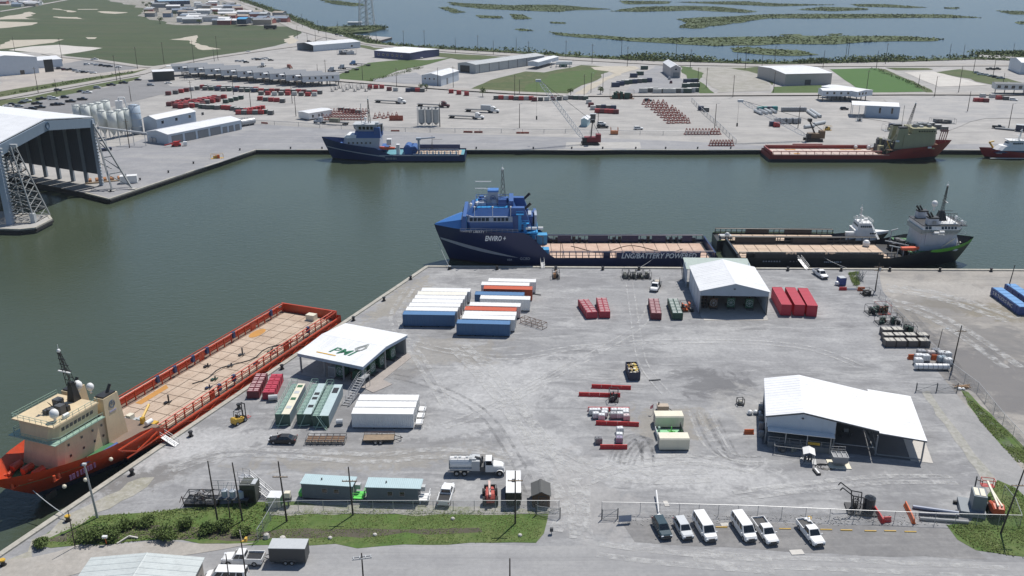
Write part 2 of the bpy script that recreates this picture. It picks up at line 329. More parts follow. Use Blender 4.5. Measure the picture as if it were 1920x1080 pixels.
patch('apron', [(1170, 175), (1200, 140), (1230, 124), (1255, 123), (1280, 150), (1310, 175)], dark_m, 1, 15)
patch('grass_lot', [(1275, 124), (1330, 130), (1310, 152), (1340, 175), (1312, 175), (1290, 150)], lawn_m, 2, 12)
patch('bare_lot', [(1300, 126), (1430, 124), (1445, 170), (1345, 174), (1325, 150)], Gnd('dirt_lot', [(.33, .315, .285), (.24, .235, .19), (.40, .38, .35)], .03, fine=.4), 3, 12)
patch('grass_lot', [(1370, 128), (1440, 125), (1460, 150), (1448, 160), (1425, 140)], rough_m, 3, 10)
patch('grass_lot', [(1452, 163), (1540, 160), (1545, 174), (1445, 176)], lawn_m, .6, 14)
patch('lawn', [(1556, 130), (1642, 128), (1700, 150), (1740, 172), (1640, 174), (1610, 168)], Gnd('mown_lawn', [(.052, .125, .02), (.046, .115, .017), (.06, .13, .026)], .02, fine=.3), .6, 14)
patch('verge', [(1642, 128), (1660, 130), (1745, 168), (1752, 176), (1738, 174), (1700, 150)], rough_m, 1, 8)
patch('concrete_slab', [(1695, 136), (1750, 134), (1850, 160), (1760, 163)], pale_m, 1, 12)
patch('verge', [(1755, 136), (1800, 130), (1860, 140), (1920, 156), (2000, 158), (1990, 166), (1880, 163), (1820, 148)], rough_m, 3, 10)
patch('verge', [(1660, 127), (1740, 128), (1750, 131), (1680, 132)], rough_m, 1, 10)
patch('verge', [(640, 80), (720, 91), (850, 101), (960, 108), (960, 112), (860, 112), (800, 102), (720, 96), (650, 86)], rough_m, 3, 12)
strip('service_road', [(560, 146), (640, 152), (740, 160), (850, 168), (960, 175), (1080, 180), (1300, 179), (1500, 178), (1700, 177), (2000, 178)], 9, .62, road_m)
patch('quay_apron', [(205, 372.5), (330, 331), (479, 281.5), (1000, 281.6), (1920, 282), (2600, 282.5), (2500, 262), (1920, 270), (1420, 273), (1330, 268), (1200, 262), (1000, 256), (800, 250), (600, 241), (465, 232), (420, 228), (330, 240), (250, 268), (190, 282), (190, 345), (165, 361)], dark_m, 1.2, 20)
patch('east_lot', [(1610, 220), (1690, 182), (1920, 180), (2100, 182), (2100, 225), (1850, 222), (1780, 245), (1700, 240)], Gnd('east_lot', [(.33, .325, .32), (.40, .385, .365), (.27, .27, .275)], .02, streak=(.5, .02, .1, (.45, .43, .40), .6)), 5, 15)
patch('timber_mats', [(1062, 267), (1200, 267), (1202, 279), (1060, 278)], conc_m)
Z[0] = .004
# near side
patch('front_road', [(-900, 1250), (0, 1060), (330, 1042), (420, 1027), (600, 1020), (1000, 1024), (1150, 1022), (1500, 1040), (1920, 1055), (2600, 1090), (3500, 1400), (-900, 1500)], lane_m, .5, 6)
patch('parking_bay', [(1165, 978), (1250, 972), (1600, 985), (1790, 990), (1850, 1048), (1500, 1037), (1300, 1024), (1190, 1016)], bay_m, .7, 4)
patch('east_yard', [(1648, 506), (2400, 511), (3300, 1100), (1990, 1100), (1920, 940), (1870, 840), (1790, 735), (1745, 680), (1700, 620), (1655, 545)], east_m, .3, 6)
patch('east_lane', [(1745, 735), (1790, 735), (1850, 800), (1920, 885), (2060, 1040), (1990, 1060), (1920, 985), (1860, 905), (1800, 825)], Gnd('lane_gravel', [(.29, .288, .285), (.34, .335, .33), (.24, .24, .24)], .05, fine=.4), .3, 4)
patch('verge', [(1800, 730), (1815, 735), (1870, 790), (1920, 838), (2050, 990), (2050, 1040), (1990, 970), (1920, 870), (1880, 838), (1840, 790)], weed_m, .5, 3)
patch('lane_edge', [(1728, 735), (1742, 733), (1790, 800), (1845, 870), (1880, 920), (1890, 950), (1862, 940), (1830, 880), (1780, 810)], Gnd('rubble', [(.36, .35, .32), (.25, .25, .21), (.44, .43, .40)], .2, fine=.6), .4, 3)
patch('verge', [(1775, 985), (1820, 978), (1870, 900), (1905, 915), (1990, 985), (2120, 1060), (2120, 1075), (1900, 1042), (1830, 1032), (1795, 1012)], weed_m, .5, 3)
patch('ditch_bank', [(60, 1020), (110, 985), (160, 968), (260, 962), (420, 945), (510, 940), (600, 948), (800, 952), (1030, 956), (1020, 1000), (1005, 1018), (800, 1022), (500, 1022), (300, 1012), (180, 1026)], weed_m, .8, 3)
patch('ditch_mud', [(80, 1016), (160, 985), (300, 985), (420, 992), (490, 998), (650, 992), (800, 992), (900, 990), (905, 998), (800, 1003), (640, 1006), (470, 1015), (300, 1008), (200, 1012)], mud_m, .7, 3)
patch('shore_rubble', [(10, 1052), (60, 1012), (150, 955), (240, 905), (290, 895), (250, 930), (180, 962), (90, 1010), (60, 1045), (30, 1062)], Gnd('shore_rubble', [(.36, .345, .30), (.27, .26, .20), (.42, .41, .37)], .25, fine=.6, b1=.4, b2=.58), 1.6, 2)
patch('road_shoulder', [(-200, 1120), (20, 1050), (150, 1020), (330, 1016), (480, 1018), (420, 1030), (330, 1044), (200, 1052), (60, 1090), (0, 1130)], Gnd('shoulder', [(.36, .335, .30), (.42, .40, .37), (.30, .285, .26)], .08, fine=.5), 1.2, 3)
patch('stony_verge', [(505, 950), (700, 947), (900, 950), (1030, 955), (1030, 964), (900, 966), (700, 965), (505, 966)], Gnd('stony_verge', [(.33, .32, .29), (.20, .22, .13), (.42, .41, .39)], .25, fine=.6, b1=.42, b2=.56), .6, 3)
patch('slab', [(1318, 594), (1438, 595), (1440, 601), (1320, 601)], pale_m)

# tyre tracks worn into the dust
def alpham(name, col, amt, lo=.4, hi=.62, sc=.6):
    m, nt, b = newmat(name); pos = worldpos(nt); b.inputs['Base Color'].default_value = (*col, 1); b.inputs['Roughness'].default_value = .95
    nt.links.new(mth(nt, 'MULTIPLY', ramp(nt, noise(nt, pos, sc, 6, .65), lo, hi), amt), b.inputs['Alpha']); return m
TL, TD = alpham('pale_track', (.54, .54, .53), .6), alpham('dark_track', (.19, .19, .192), .38); k = 0
def tracks(pts, m, w_=.55, gap=1.9, n=2):
    global k
    P = [G(*p) for p in pts]; Q = []
    for i in range(len(P)-1):        # smooth curve through the surveyed points
        p0, p1, p2, p3 = P[max(0, i-1)], P[i], P[i+1], P[min(len(P)-1, i+2)]
        for j in range(8): u = j/8; Q.append(.5*(2*p1+(p2-p0)*u+(2*p0-5*p1+4*p2-p3)*u*u+(3*p1-p0-3*p2+p3)*u**3))
    Q.append(P[-1])
    for s in ([0] if n == 1 else (-gap/2, gap/2)):
        L = []
        for i, q in enumerate(Q): d = (Q[min(i+1, len(Q)-1)]-Q[max(0, i-1)]).normalized(); L.append(Vector((q.x-d.y*s, q.y+d.x*s, 0)))
        k += 1; strip('tyre_track', L, w_, .05+.0035*(k % 12), m)
tracks([(965, 770), (990, 800), (1040, 845), (1110, 880), (1210, 895), (1330, 892)], TL, 1.6, 2.6); tracks([(930, 765), (985, 735), (1040, 705), (1120, 660), (1200, 610), (1225, 560)], TL, .5); tracks([(830, 800), (900, 775), (980, 730), (1080, 680)], TL, .6); tracks([(1060, 1000), (1075, 950), (1040, 880), (1000, 820), (960, 760), (900, 690), (860, 650)], TL, 2.2, 3); tracks([(1090, 1010), (1085, 940), (1100, 900), (1180, 870), (1300, 862), (1420, 880)], TL, 1.2, 2.4)
for i in range(4): tracks([(1150+i*9, 870), (1165+i*8, 835+i*4), (1195+i*6, 820+i*2), (1215, 850+i*8)], TD, .5); tracks([(1300+i*12, 770+i*5), (1320+i*12, 820), (1350+i*10, 850+i*3), (1400+i*10, 862)], TD if i % 2 else TL, .45)
tracks([(760, 640), (850, 660), (960, 670), (1100, 650), (1300, 640), (1500, 650), (1620, 690)], TL, .7); tracks([(700, 700), (800, 720), (900, 770), (960, 850), (1000, 930)], TD, .6); tracks([(560, 850), (700, 860), (820, 850), (960, 860)], TL, 1.4, 2.4); tracks([(1380, 930), (1500, 915), (1650, 900), (1790, 900)], TL, 1.2); tracks([(1180, 530), (1190, 600), (1205, 680), (1250, 740)], TL, .35, 1.8); tracks([(1300, 1040), (1400, 1052), (1600, 1060), (1900, 1075)], TL, 1.0, 2.2); tracks([(1120, 1030), (1250, 1046), (1450, 1062)], TL, 1.2, 2.6); tracks([(320, 880), (420, 850), (520, 850), (640, 858)], TL, 1.2); tracks([(770, 540), (740, 600), (790, 680), (840, 760)], TL, 1.0)
tracks([(1640, 560), (1720, 580), (1800, 620), (1900, 690)], TL, 2.0, 3.4); tracks([(1660, 540), (1760, 555), (1900, 600)], TL, 2.6, 4); tracks([(1690, 580), (1760, 660), (1840, 760), (1930, 860)], TD, 1.6, 3)
# ---------------------------------------------------------------- paints
WHITE = M('white_paint', (.76, .76, .75), .45, .22); OFFW = M('cream_paint', (.70, .655, .52), .5, .25); LGREY = M('light_grey_paint', (.47, .49, .50), .5, .25)
GREY = M('grey_paint', (.24, .25, .26), .5, .3); DGREY = M('dark_grey_steel', (.075, .078, .082), .55, .4); BLACK = M('black_paint', (.016, .017, .019), .45, .3, dcol=(.06, .055, .05))
RUBBER = M('tyre_rubber', (.018, .018, .019), .85, .3, dcol=(.09, .085, .08)); STEEL = M('galvanised_steel', (.42, .43, .44), .45, .3, metal=.35); RUST = M('rusty_steel', (.15, .075, .04), .8, .6, dcol=(.06, .035, .025))
RED = M('red_paint', (.56, .03, .028), .5, .3); CRIM = M('crimson_paint', (.45, .02, .045), .5, .25); ORANGE = M('orange_paint', (.62, .12, .02), .5, .3); YELLOW = M('yellow_paint', (.62, .38, .04), .5, .35)
NAVY = M('navy_paint', (.012, .02, .06), .4, .25, dcol=(.03, .035, .06)); BLUE = M('blue_paint', (.05, .125, .27), .5, .3); SKYB = M('sky_blue_paint', (.02, .27, .60), .45, .2); GREENP = M('green_paint', (.035, .13, .055), .5, .4)
LIME = M('lime_green_paint', (.12, .60, .10), .45, .2); PGREEN = M('pale_green_paint', (.30, .44, .36), .5, .4); WOOD = M('weathered_timber', (.30, .225, .15), .85, .6, scale=2); DWOOD = M('creosoted_pole', (.055, .042, .033), .85, .5)
PLANK = M('deck_planking', (.50, .40, .31), .85, .55, scale=.35, dcol=(.27, .185, .125)); PLASTIC = M('white_plastic', (.70, .71, .71), .4, .2); BROWN = M('brown_siding', (.105, .062, .038), .8, .4); CHAR = M('charcoal_roof', (.085, .087, .085), .8, .4)
ROOFW = M('white_roof_sheet', (.74, .75, .76), .5, .3, scale=.25, ribs=('X', 1.2, .03)); ROOFY = M('white_roof_sheet_cross', (.74, .75, .76), .5, .3, scale=.25, ribs=('Y', 1.2, .03)); SHEETW = M('pale_wall_sheet', (.55, .60, .66), .5, .2, ribs=('X', 1.6, .03)); SHEETB = M('blue_grey_wall_sheet', (.34, .42, .52), .5, .2, ribs=('X', 1.6, .03))
TAN = M('tan_paint', (.62, .52, .35), .5, .28); ROYAL = M('mid_blue_paint', (.03, .11, .33), .45, .2); DKGREEN = M('dark_green_paint', (.012, .06, .04), .5, .3)
def glassm():
    m, nt, b = newmat('tinted_glass'); b.inputs['Base Color'].default_value = (.012, .016, .02, 1); b.inputs['Roughness'].default_value = .06; b.inputs['Specular IOR Level'].default_value = .8; return m
GLASS = glassm()
def lampm(name, c):
    m, nt, b = newmat(name); b.inputs['Base Color'].default_value = (*c, 1); b.inputs['Roughness'].default_value = .15; return m
HEADL = lampm('headlight_glass', (.75, .77, .8)); TAILL = lampm('tail_light_glass', (.4, .01, .01))
def veil(name, col, cover):
    m, nt, b = newmat(name); b.inputs['Base Color'].default_value = (*col, 1); b.inputs['Metallic'].default_value = .3; b.inputs['Roughness'].default_value = .5
    b.inputs['Alpha'].default_value = cover; return m
MESHF = veil('woven_wire', (.45, .46, .46), .17)
# ---------------------------------------------------------------- vehicles (x forward)
def ring(x, w, z0, z1, k=.1): return [(x, -w, z0), (x, -w, z1-k), (x, -w+k, z1), (x, w-k, z1), (x, w, z1-k), (x, w, z0)]
def greenhouse(bl, gl, x0, x1, x2, x3, w, wt, z0, z1, split=1):
    """tapered cab and its glass: rear foot x0, rear top x1, front top x2, front foot x3"""
    lo = [(x0, -w, z0), (x3, -w, z0), (x3, w, z0), (x0, w, z0)]; hi = [(x1, -wt, z1), (x2, -wt, z1), (x2, wt, z1), (x1, wt, z1)]
    bl.add(lo+hi, [(4, 5, 6, 7), (0, 1, 5, 4), (1, 2, 6, 5), (2, 3, 7, 6), (3, 0, 4, 7)])
    def pane(a, b, c, d, u0, u1, v0, v1, push):
        a, b, c, d = map(Vector, (a, b, c, d)); q = lambda u, v: (a.lerp(b, u)).lerp(d.lerp(c, u), v)+Vector(push)
        gl.add([q(u0, v0), q(u1, v0), q(u1, v1), q(u0, v1)], [(0, 1, 2, 3)])
    pane(lo[1], lo[2], hi[2], hi[1], .06, .94, .1, .92, (.014, 0, .006)); pane(lo[3], lo[0], hi[0], hi[3], .08, .92, .15, .88, (-.014, 0, .006))
    for i in range(split):
        u0, u1 = .06+.88*i/split, .06+.88*(i+1)/split-.04
        pane(lo[0], lo[1], hi[1], hi[0], u0, u1, .16, .9, (0, -.014, .004)); pane(lo[2], lo[3], hi[3], hi[2], 1-u1, 1-u0, .16, .9, (0, .014, .004))
def wheel(x, y, r, wd, parent, det=True):
    o = B().tube((0, -wd/2, 0), (0, wd/2, 0), r, 12 if det else 8).out('wheel', RUBBER, parent); o.location = (x, y, r)
    if det: B().tube((0, -wd/2-.012, 0), (0, wd/2+.012, 0), r*.55, 8).out('rim', STEEL, o)
    return o
VEH = {}
def vehicle(kind, paint, label, cat, p, rz, group=None, det=True):
    key = (kind, paint.name, det)
    if key in VEH: return dup(VEH[key], p, rz, label, group)
    t = thing({'pickup': 'pickup_truck', 'van': 'passenger_van', 'suv': 'sport_utility_car', 'sedan': 'saloon_car'}[kind], label, cat, p, rz, group); b, g, u = B(), B(), B()
    if kind == 'pickup':
        L, W = 5.9, 1.0
        b.loft([ring(-2.95, .96, .55, 1.02, .04), ring(-2.85, .98, .42, 1.0, .03), ring(-.55, .98, .38, 1.0, .03), ring(-.5, .98, .38, 1.08, .05), ring(1.35, .98, .38, 1.12, .1), ring(2.6, .95, .42, 1.06, .14), ring(2.92, .86, .5, .88, .14)])
        for s in (-1, 1): b.box(-2.93, -.52, s*.985-.05, s*.985+.05, 1.0, 1.3)
        b.box(-2.98, -2.9, -.93, .93, .98, 1.3); b.box(-.6, -.5, -.93, .93, .98, 1.3)
        greenhouse(b, g, -.58, -.42, .72, 1.45, .93, .74, 1.08, 1.86, 2); u.box(-2.88, -.62, -.92, .92, 1.005, 1.02); ax = (-1.85, 1.9)
    elif kind == 'van':
        L, W = 5.9, 1.0
        b.loft([ring(-2.95, .96, .45, 1.2, .05), ring(-2.9, .98, .36, 1.2, .04), ring(1.9, .98, .36, 1.2, .06), ring(2.65, .93, .4, 1.1, .14), ring(2.92, .84, .46, .8, .14)])
        greenhouse(b, g, -2.94, -2.86, 1.15, 1.98, .97, .82, 1.2, 2.12, 4); ax = (-1.8, 1.95)
    elif kind == 'suv':
        L, W = 4.7, .93
        b.loft([ring(-2.35, .88, .5, 1.0, .06), ring(-2.25, .92, .36, 1.02, .05), ring(1.0, .92, .34, 1.04, .08), ring(2.05, .88, .38, .98, .16), ring(2.34, .78, .44, .76, .14)])
        greenhouse(b, g, -2.28, -1.95, .35, 1.12, .88, .68, 1.02, 1.7, 3); ax = (-1.4, 1.45)
    else:
        L, W = 4.8, .92
        b.loft([ring(-2.4, .82, .5, .85, .1), ring(-2.2, .9, .34, .95, .1), ring(-1.2, .91, .3, .97, .09), ring(1.0, .91, .3, .95, .1), ring(2.1, .86, .34, .84, .16), ring(2.38, .74, .42, .66, .12)])
        greenhouse(b, g, -1.85, -1.05, .25, 1.15, .84, .62, .94, 1.42, 2); ax = (-1.45, 1.5)
    b.out('body', paint, t); g.out('windows', GLASS, t)
    r = .4 if kind in ('pickup', 'van') else .34
    for x in ax:
        for s in (-1, 1): wheel(x, s*(W-.12), r, .26, t, det)
    if kind == 'pickup': u.out('bed_liner', BLACK, t)
    if det:
        for s in (-1, 1):
            B().cb(L/2-.1, s*.68, .72 if kind != 'pickup' else .82, .12, .34, .16).out('headlight', HEADL, t); B().cb(-L/2+.02, s*.84, .82, .08, .16, .3).out('tail_light', TAILL, t)
            B().cb(1.2 if kind != 'van' else 1.75, s*(W+.13), 1.12, .12, .24, .16).out('wing_mirror', BLACK if paint is not WHITE else paint, t)
        B().cb(L/2-.02, 0, .45, .1, 1.5, .2).out('bumper', DGREY, t); B().cb(L/2-.03, 0, .68, .06, .9, .2).out('grille', BLACK, t)
    VEH[key] = t; return t
# ---------------------------------------------------------------- shipping containers
CON = {}
def container(paint, roofm, label, p, rz, group, L=12.19, blocks=.25, cat='container', name='shipping_container'):
    key = (paint.name, roofm.name, L, blocks)
    if key in CON: return dup(CON[key], p, rz, label, group)
    t = thing(name, label, cat, p, rz, group); W, Hh, z = 2.44, 2.9-.08, blocks; f = B()
    for x in (0, L-.16):
        for y in (0, W-.16): f.box(x, x+.16, y, y+.16, z, z+Hh)
    for y in (0, W-.1):
        f.box(.16, L-.16, y, y+.1, z, z+.16); f.box(.16, L-.16, y, y+.1, z+Hh-.1, z+Hh)
    for x in (0, L-.1):
        f.box(x, x+.1, .16, W-.16, z, z+.14); f.box(x, x+.1, .16, W-.16, z+Hh-.1, z+Hh)
    f.out('frame', paint, t)
    n = 30
    for y0, sgn in ((.05, 1), (W-.05, -1)):      # pressed side sheets
        c = B(); pts = []
        for i in range(n*4+1):
            k = i % 4; pts.append((.16+(L-.32)*i/(n*4), y0+(.05*sgn if k in (2, 3) else 0)))
        c.add([(x, y, z+.16) for x, y in pts]+[(x, y, z+Hh-.1) for x, y in pts], [(i, i+1, i+1+len(pts), i+len(pts)) for i in range(len(pts)-1)]); c.out('side_panel', paint, t)
    r = B(); m = 24
    for i in range(m): r.box(.12+(L-.24)*i/m, .12+(L-.24)*(i+.8)/m, .1, W-.1, z+Hh-.05, z+Hh-.012 if i % 2 else z+Hh-.03)
    r.box(.1, L-.1, .1, W-.1, z+Hh-.09, z+Hh-.045); r.out('roof_panel', roofm, t)
    B().box(.05, .09, .16, W-.16, z+.14, z+Hh-.1).out('end_panel', paint, t)
    for k in (0, 1):
        d = B().box(L-.09, L-.04, .17+k*1.06, .17+k*1.06+1.03, z+.14, z+Hh-.1).out('door', paint, t)
        lb = B()
        for q in (.25, .75): lb.box(L-.04, L-.005, .17+k*1.06+q*1.03-.025, .17+k*1.06+q*1.03+.025, z+.12, z+Hh-.08)
        lb.out('locking_bar', STEEL, d)
    if blocks > .05:
        bk = B()
        for x in (.2, L/3, 2*L/3, L-.6): bk.box(x, x+.4, .05, W-.05, 0, blocks)
        bk.out('bearer', BLACK, t)
    CON[key] = t; return t
# ---------------------------------------------------------------- small repeated kinds
def bollard(p, label, group, topc=None):
    key = ('boll', topc.name if topc else ''); 
    if key in CON: return dup(CON[key], p, 0, label, group)
    t = thing('mooring_bollard', label, 'bollard', p, 0, group)
    B().cyl(0, 0, 0, .1, .5, n=10).cyl(0, 0, .1, .85, .32, .3, 10).out('post', BLACK, t); B().cyl(0, 0, .85, 1.02, .46, .4, 10).out('cap', topc or BLACK, t)
    CON[key] = t; return t
def pole(p, h, label, group=None, arms=(), lean=(0, 0), xf=False, r=.15, lamp=False, rz=0.0, mat=None, name='utility_pole', cat='pole', wires=True):
    t = thing(name, label, cat, p, rz, group); top = Vector((lean[0], lean[1], h))
    B().tube((0, 0, -.2), top, r, 8, 0, r*.62).out('shaft', mat or DWOOD, t)
    for a in arms:
        q = top*((h-a)/h); a_ = B().box(q.x-1.15, q.x+1.15, q.y-.14-r*.6, q.y-r*.6, q.z-.07, q.z+.07); o = a_.out('crossarm', WOOD, t)
        i_ = B()
        for x in (-1.05, -.45, .45, 1.05): i_.cyl(q.x+x, q.y-.07-r*.6, q.z+.07, q.z+.3, .05, .035, 6)
        i_.out('insulators', LGREY, o)
    if xf: B().cyl(top.x*.75+.42, top.y*.75, h*.72, h*.72+1.0, .3, n=10).out('transformer', LGREY, t)
    if lamp: B().tube(top, top+Vector((.9, 0, .12)), .05).cb(top.x+1.1, top.y, h+.05, .7, .36, .16).out('lamp_head', LGREY, t)
    return t
def fence(pts, label, h=1.9, step=3.0, name='chain_link_fence', r=.035, col=None, z=0.0):
    P = [G(*p) if len(p) < 3 else Vector(p) for p in pts]; o = P[0]
    t = thing(name, label, 'fence', (o.x, o.y, z)); ml, rl = B(), B(); first = None
    for a, b in zip(P, P[1:]):
        a, b = a-o, b-o; k = max(1, int((b-a).length/step))
        for i in range(k+(b is P[-1]-o or (b+o-P[-1]).length < .01)):
            q = a.lerp(b, i/k)
            if first is None: first = B().cyl(0, 0, 0, h+.03, r*1.3, n=6).out('post', col or STEEL, t); first.location = q
            else:
                c = first.copy(); C.collection.objects.link(c); c.parent = t; c.location = q
        ml.add([a+Vector((0, 0, .05)), b+Vector((0, 0, .05)), b+Vector((0, 0, h-.04)), a+Vector((0, 0, h-.04))], [(0, 1, 2, 3)])
        rl.tube(a+Vector((0, 0, h)), b+Vector((0, 0, h)), r*1.25, 5)
    ml.out('wire_mesh', MESHF, t); rl.out('top_rail', col or STEEL, t); return t
def barrier(p, q, paint, label, group=None, name='jersey_barrier', w_=.55, h=.85):
    a, c = G(*p), G(*q); L = (c-a).length; t = thing(name, label, 'barrier', a, ang(a, c), group); n = max(1, round(L/2.1)); pr = None
    for i in range(n):
        s = L/n
        if pr is None: pr = B().xprism([(-w_/2, 0), (-w_/2, .18), (-.12, .42), (-.09, h), (.09, h), (.12, .42), (w_/2, .18), (w_/2, 0)], .02, s-.02).out('segment', paint, t)
        else:
            o = pr.copy(); C.collection.objects.link(o); o.parent = t; o.location = (i*s, R.uniform(-.06, .06), 0); o.rotation_euler = (0, 0, R.uniform(-.025, .025))
    return t
def crate_row(p, q, n, body, lid, label, group, wd=1.7, h=1.55, name='tote_tank'):
    """a line of strapped skip-tanks: each is its own thing"""
    a, c = G(*p), G(*q); s = (c-a).length/n; rz = ang(a, c); d = (c-a).normalized(); out = []
    for i in range(n):
        pos_ = a+d*(s*(i+.5)); L = s-.08; lab = label(i) if callable(label) else label
        key = ('cr', body.name, lid.name, round(s, 2), wd)
        if key in CON: out.append(dup(CON[key], pos_, rz, lab, group)); continue
        t = thing(name, lab, 'tank', pos_, rz, group)
        B().box(-L/2, L/2, -wd/2, wd/2, .12, h, top=(.05, .06)).out('shell', body, t)
        f = B()
        for x in (-L/2, L/2-.08):
            for y in (-wd/2-.03, wd/2-.05): f.box(x, x+.08, y, y+.08, 0, h+.06)
        for y in (-wd/2-.03, wd/2-.05): f.box(-L/2+.08, L/2-.08, y, y+.08, .04, .12)
        f.out('frame', body, t)
        for x in (-.2, .2):
            for y in (-wd*.24, wd*.24): B().cb(x*L, y, h, L*.24, wd*.36, .06).out('lid', lid, t)
        B().cb(0, 0, h, .12, wd*.85, .1).out('cover_bar', body, t)
        CON[key] = t; out.append(t)
    return out
def frame_box(bl, L, W, H_, r=.05, x0=0, y0=0, z0=0, xs=1):
    for x in [x0+L*i/xs for i in range(xs+1)]:
        for y in (y0, y0+W): bl.tube((x, y, z0), (x, y, z0+H_), r)
        for z in (z0, z0+H_): bl.tube((x, y0, z), (x, y0+W, z), r)
    for y in (y0, y0+W):
        for z in (z0, z0+H_): bl.tube((x0, y, z), (x0+L, y, z), r)
    return bl
def junk(bl, L, W, H_, n, r, z0=.1, x0=0, y0=0):
    """machinery packed in a frame: tanks, blocks, pipework"""
    for i in range(n):
        x, y = x0+r.uniform(.15, .85)*L, y0+r.uniform(.15, .85)*W; k = r.random()
        if k < .4: bl.cb(x, y, z0, r.uniform(.1, .28)*L, r.uniform(.15, .4)*W, r.uniform(.3, .9)*H_, r.randint(0, 1))
        elif k < .6: bl.cyl(x, y, z0, z0+r.uniform(.4, .95)*H_, r.uniform(.06, .14)*min(L, W), n=8, mi=r.randint(0, 1))
        else:
            q = (x0+r.uniform(.1, .9)*L, y0+r.uniform(.1, .9)*W, z0+r.uniform(.3, 1)*H_); bl.tube((x, y, z0+r.uniform(.2, .9)*H_), q, r.uniform(.03, .07), 5, r.randint(0, 1))
    return bl
def skid(p, L, W, H_, rz, fm, m1, m2, label, cat='machine', group=None, seed=1, n=14, name='skid_frame', z=0):
    r = random.Random(seed); t = thing(name, label, cat, (p[0], p[1], z), rz, group)
    b = B().box(0, L, 0, W, .02, .16); b.out('base', fm, t); frame_box(B(), L, W, H_-.16, .055, z0=.16).out('frame', fm, t)
    junk(B(), L, W, H_*.85, n, r, .16).out('machinery', [m1, m2], t); return t
# ---------------------------------------------------------------- buildings
def shed(name, label, cat, A, Bq, W, he, hr, ridge='x', wall=None, roof=None, sides='swne', ov=.35, openings=(), z0=0.0, group=None, trim=None, L=None, skirt=0.0, mono=False):
    """A->Bq is the front (s) foot line; ridge along x or y; wall sheets hang from the eaves down to skirt"""
    t = thing(name, label, cat, (A[0], A[1], z0), ang(A, Bq), group); L = L or (Vector(Bq)-Vector(A)).to_2d().length
    wall = wall or SHEETW; roof = roof or ROOFW; th = .12
    def gable(bl, x, xx, s0, s1, alongx):
        pts = [(s0, skirt), (s1, skirt), (s1, he), ((s0+s1)/2, hr), (s0, he)]
        (bl.xprism if alongx else bl.yprism)(pts, x, xx)
    for s in sides:
        bl = B(); g = (ridge == 'x' and s in 'we') or (ridge == 'y' and s in 'sn')
        if s == 's': gable(bl, 0, th, 0, L, False) if g else bl.box(0, L, 0, th, skirt, he)
        if s == 'n': gable(bl, W-th, W, 0, L, False) if g else bl.box(0, L, W-th, W, skirt, he)
        if s == 'w': gable(bl, 0, th, th+.002, W-th-.002, True) if g else bl.box(0, th, th+.002, W-th-.002, skirt, he)
        if s == 'e': gable(bl, L-th, L, th+.002, W-th-.002, True) if g else bl.box(L-th, L, th+.002, W-th-.002, skirt, he)
        bl.out('wall', wall, t)
    r = B(); e = .1
    if mono: r.xprism([(-ov, he+.02), (W+ov, hr+.02), (W+ov, hr+.02+e), (-ov, he+.02+e)], -ov, L+ov)
    else:
        D = W if ridge == 'x' else L; k = (hr-he)/(D/2)
        pts = [(-ov, he-k*ov+.02), (D/2, hr+.02), (D+ov, he-k*ov+.02), (D+ov, he-k*ov+.02+e), (D/2, hr+.02+e), (-ov, he-k*ov+.02+e)]
        if ridge == 'x': r.xprism(pts, -ov, L+ov)
        else: r.yprism(pts, -ov, W+ov)
        c = B()
        if ridge == 'x': c.xprism([(D/2-.3, hr+.06), (D/2, hr+.16), (D/2+.3, hr+.06), (D/2, hr+.1)], -ov-.01, L+ov+.01)
        else: c.yprism([(D/2-.3, hr+.06), (D/2, hr+.16), (D/2+.3, hr+.06), (D/2, hr+.1)], -ov-.01, W+ov+.01)
    ro = r.out('roof', roof, t)
    if not mono:
        c.out('ridge_cap', roof, ro); zt, zb = hr+.02+e, he-k*ov+.02+e
        if W*L > 60:
            for s in (0, 1):
                if ridge == 'x': y0 = -ov if not s else W+ov; seams(ro, (-ov, y0, zb), (L+ov, y0, zb), (-ov, W/2, zt), (L+ov, W/2, zt), max(4, int(L/1.1)), roof)
                else: x0 = -ov if not s else L+ov; seams(ro, (x0, -ov, zb), (x0, W+ov, zb), (L/2, -ov, zt), (L/2, W+ov, zt), max(4, int(W/1.1)), roof)
    if trim:
        tb = B()
        for x in (-.03, L-.17):
            for y in (-.03, W-.17): tb.box(x, x+.2, y, y+.2, 0, he)
        tb.out('corner_trim', trim, t)
    for o in openings: opening(t, L, W, *o)
    return t
def seams(par, P0, P1, D0, D1, n, m_, w_=.05, h=.035):
    """standing seams: n ribs whose feet run P0->P1 and heads D0->D1"""
    b = B(); P0, P1, D0, D1 = map(Vector, (P0, P1, D0, D1)); e = (P1-P0).normalized()*w_; u = Vector((0, 0, h))
    for i in range(n):
        p, q = P0.lerp(P1, (i+.5)/n), D0.lerp(D1, (i+.5)/n); b.add([p-e, p+e, q+e, q-e, p+u, q+u], [(0, 4, 5, 3), (4, 1, 2, 5)])
    return b.out('roof_seams', m_, par, kind='stuff')
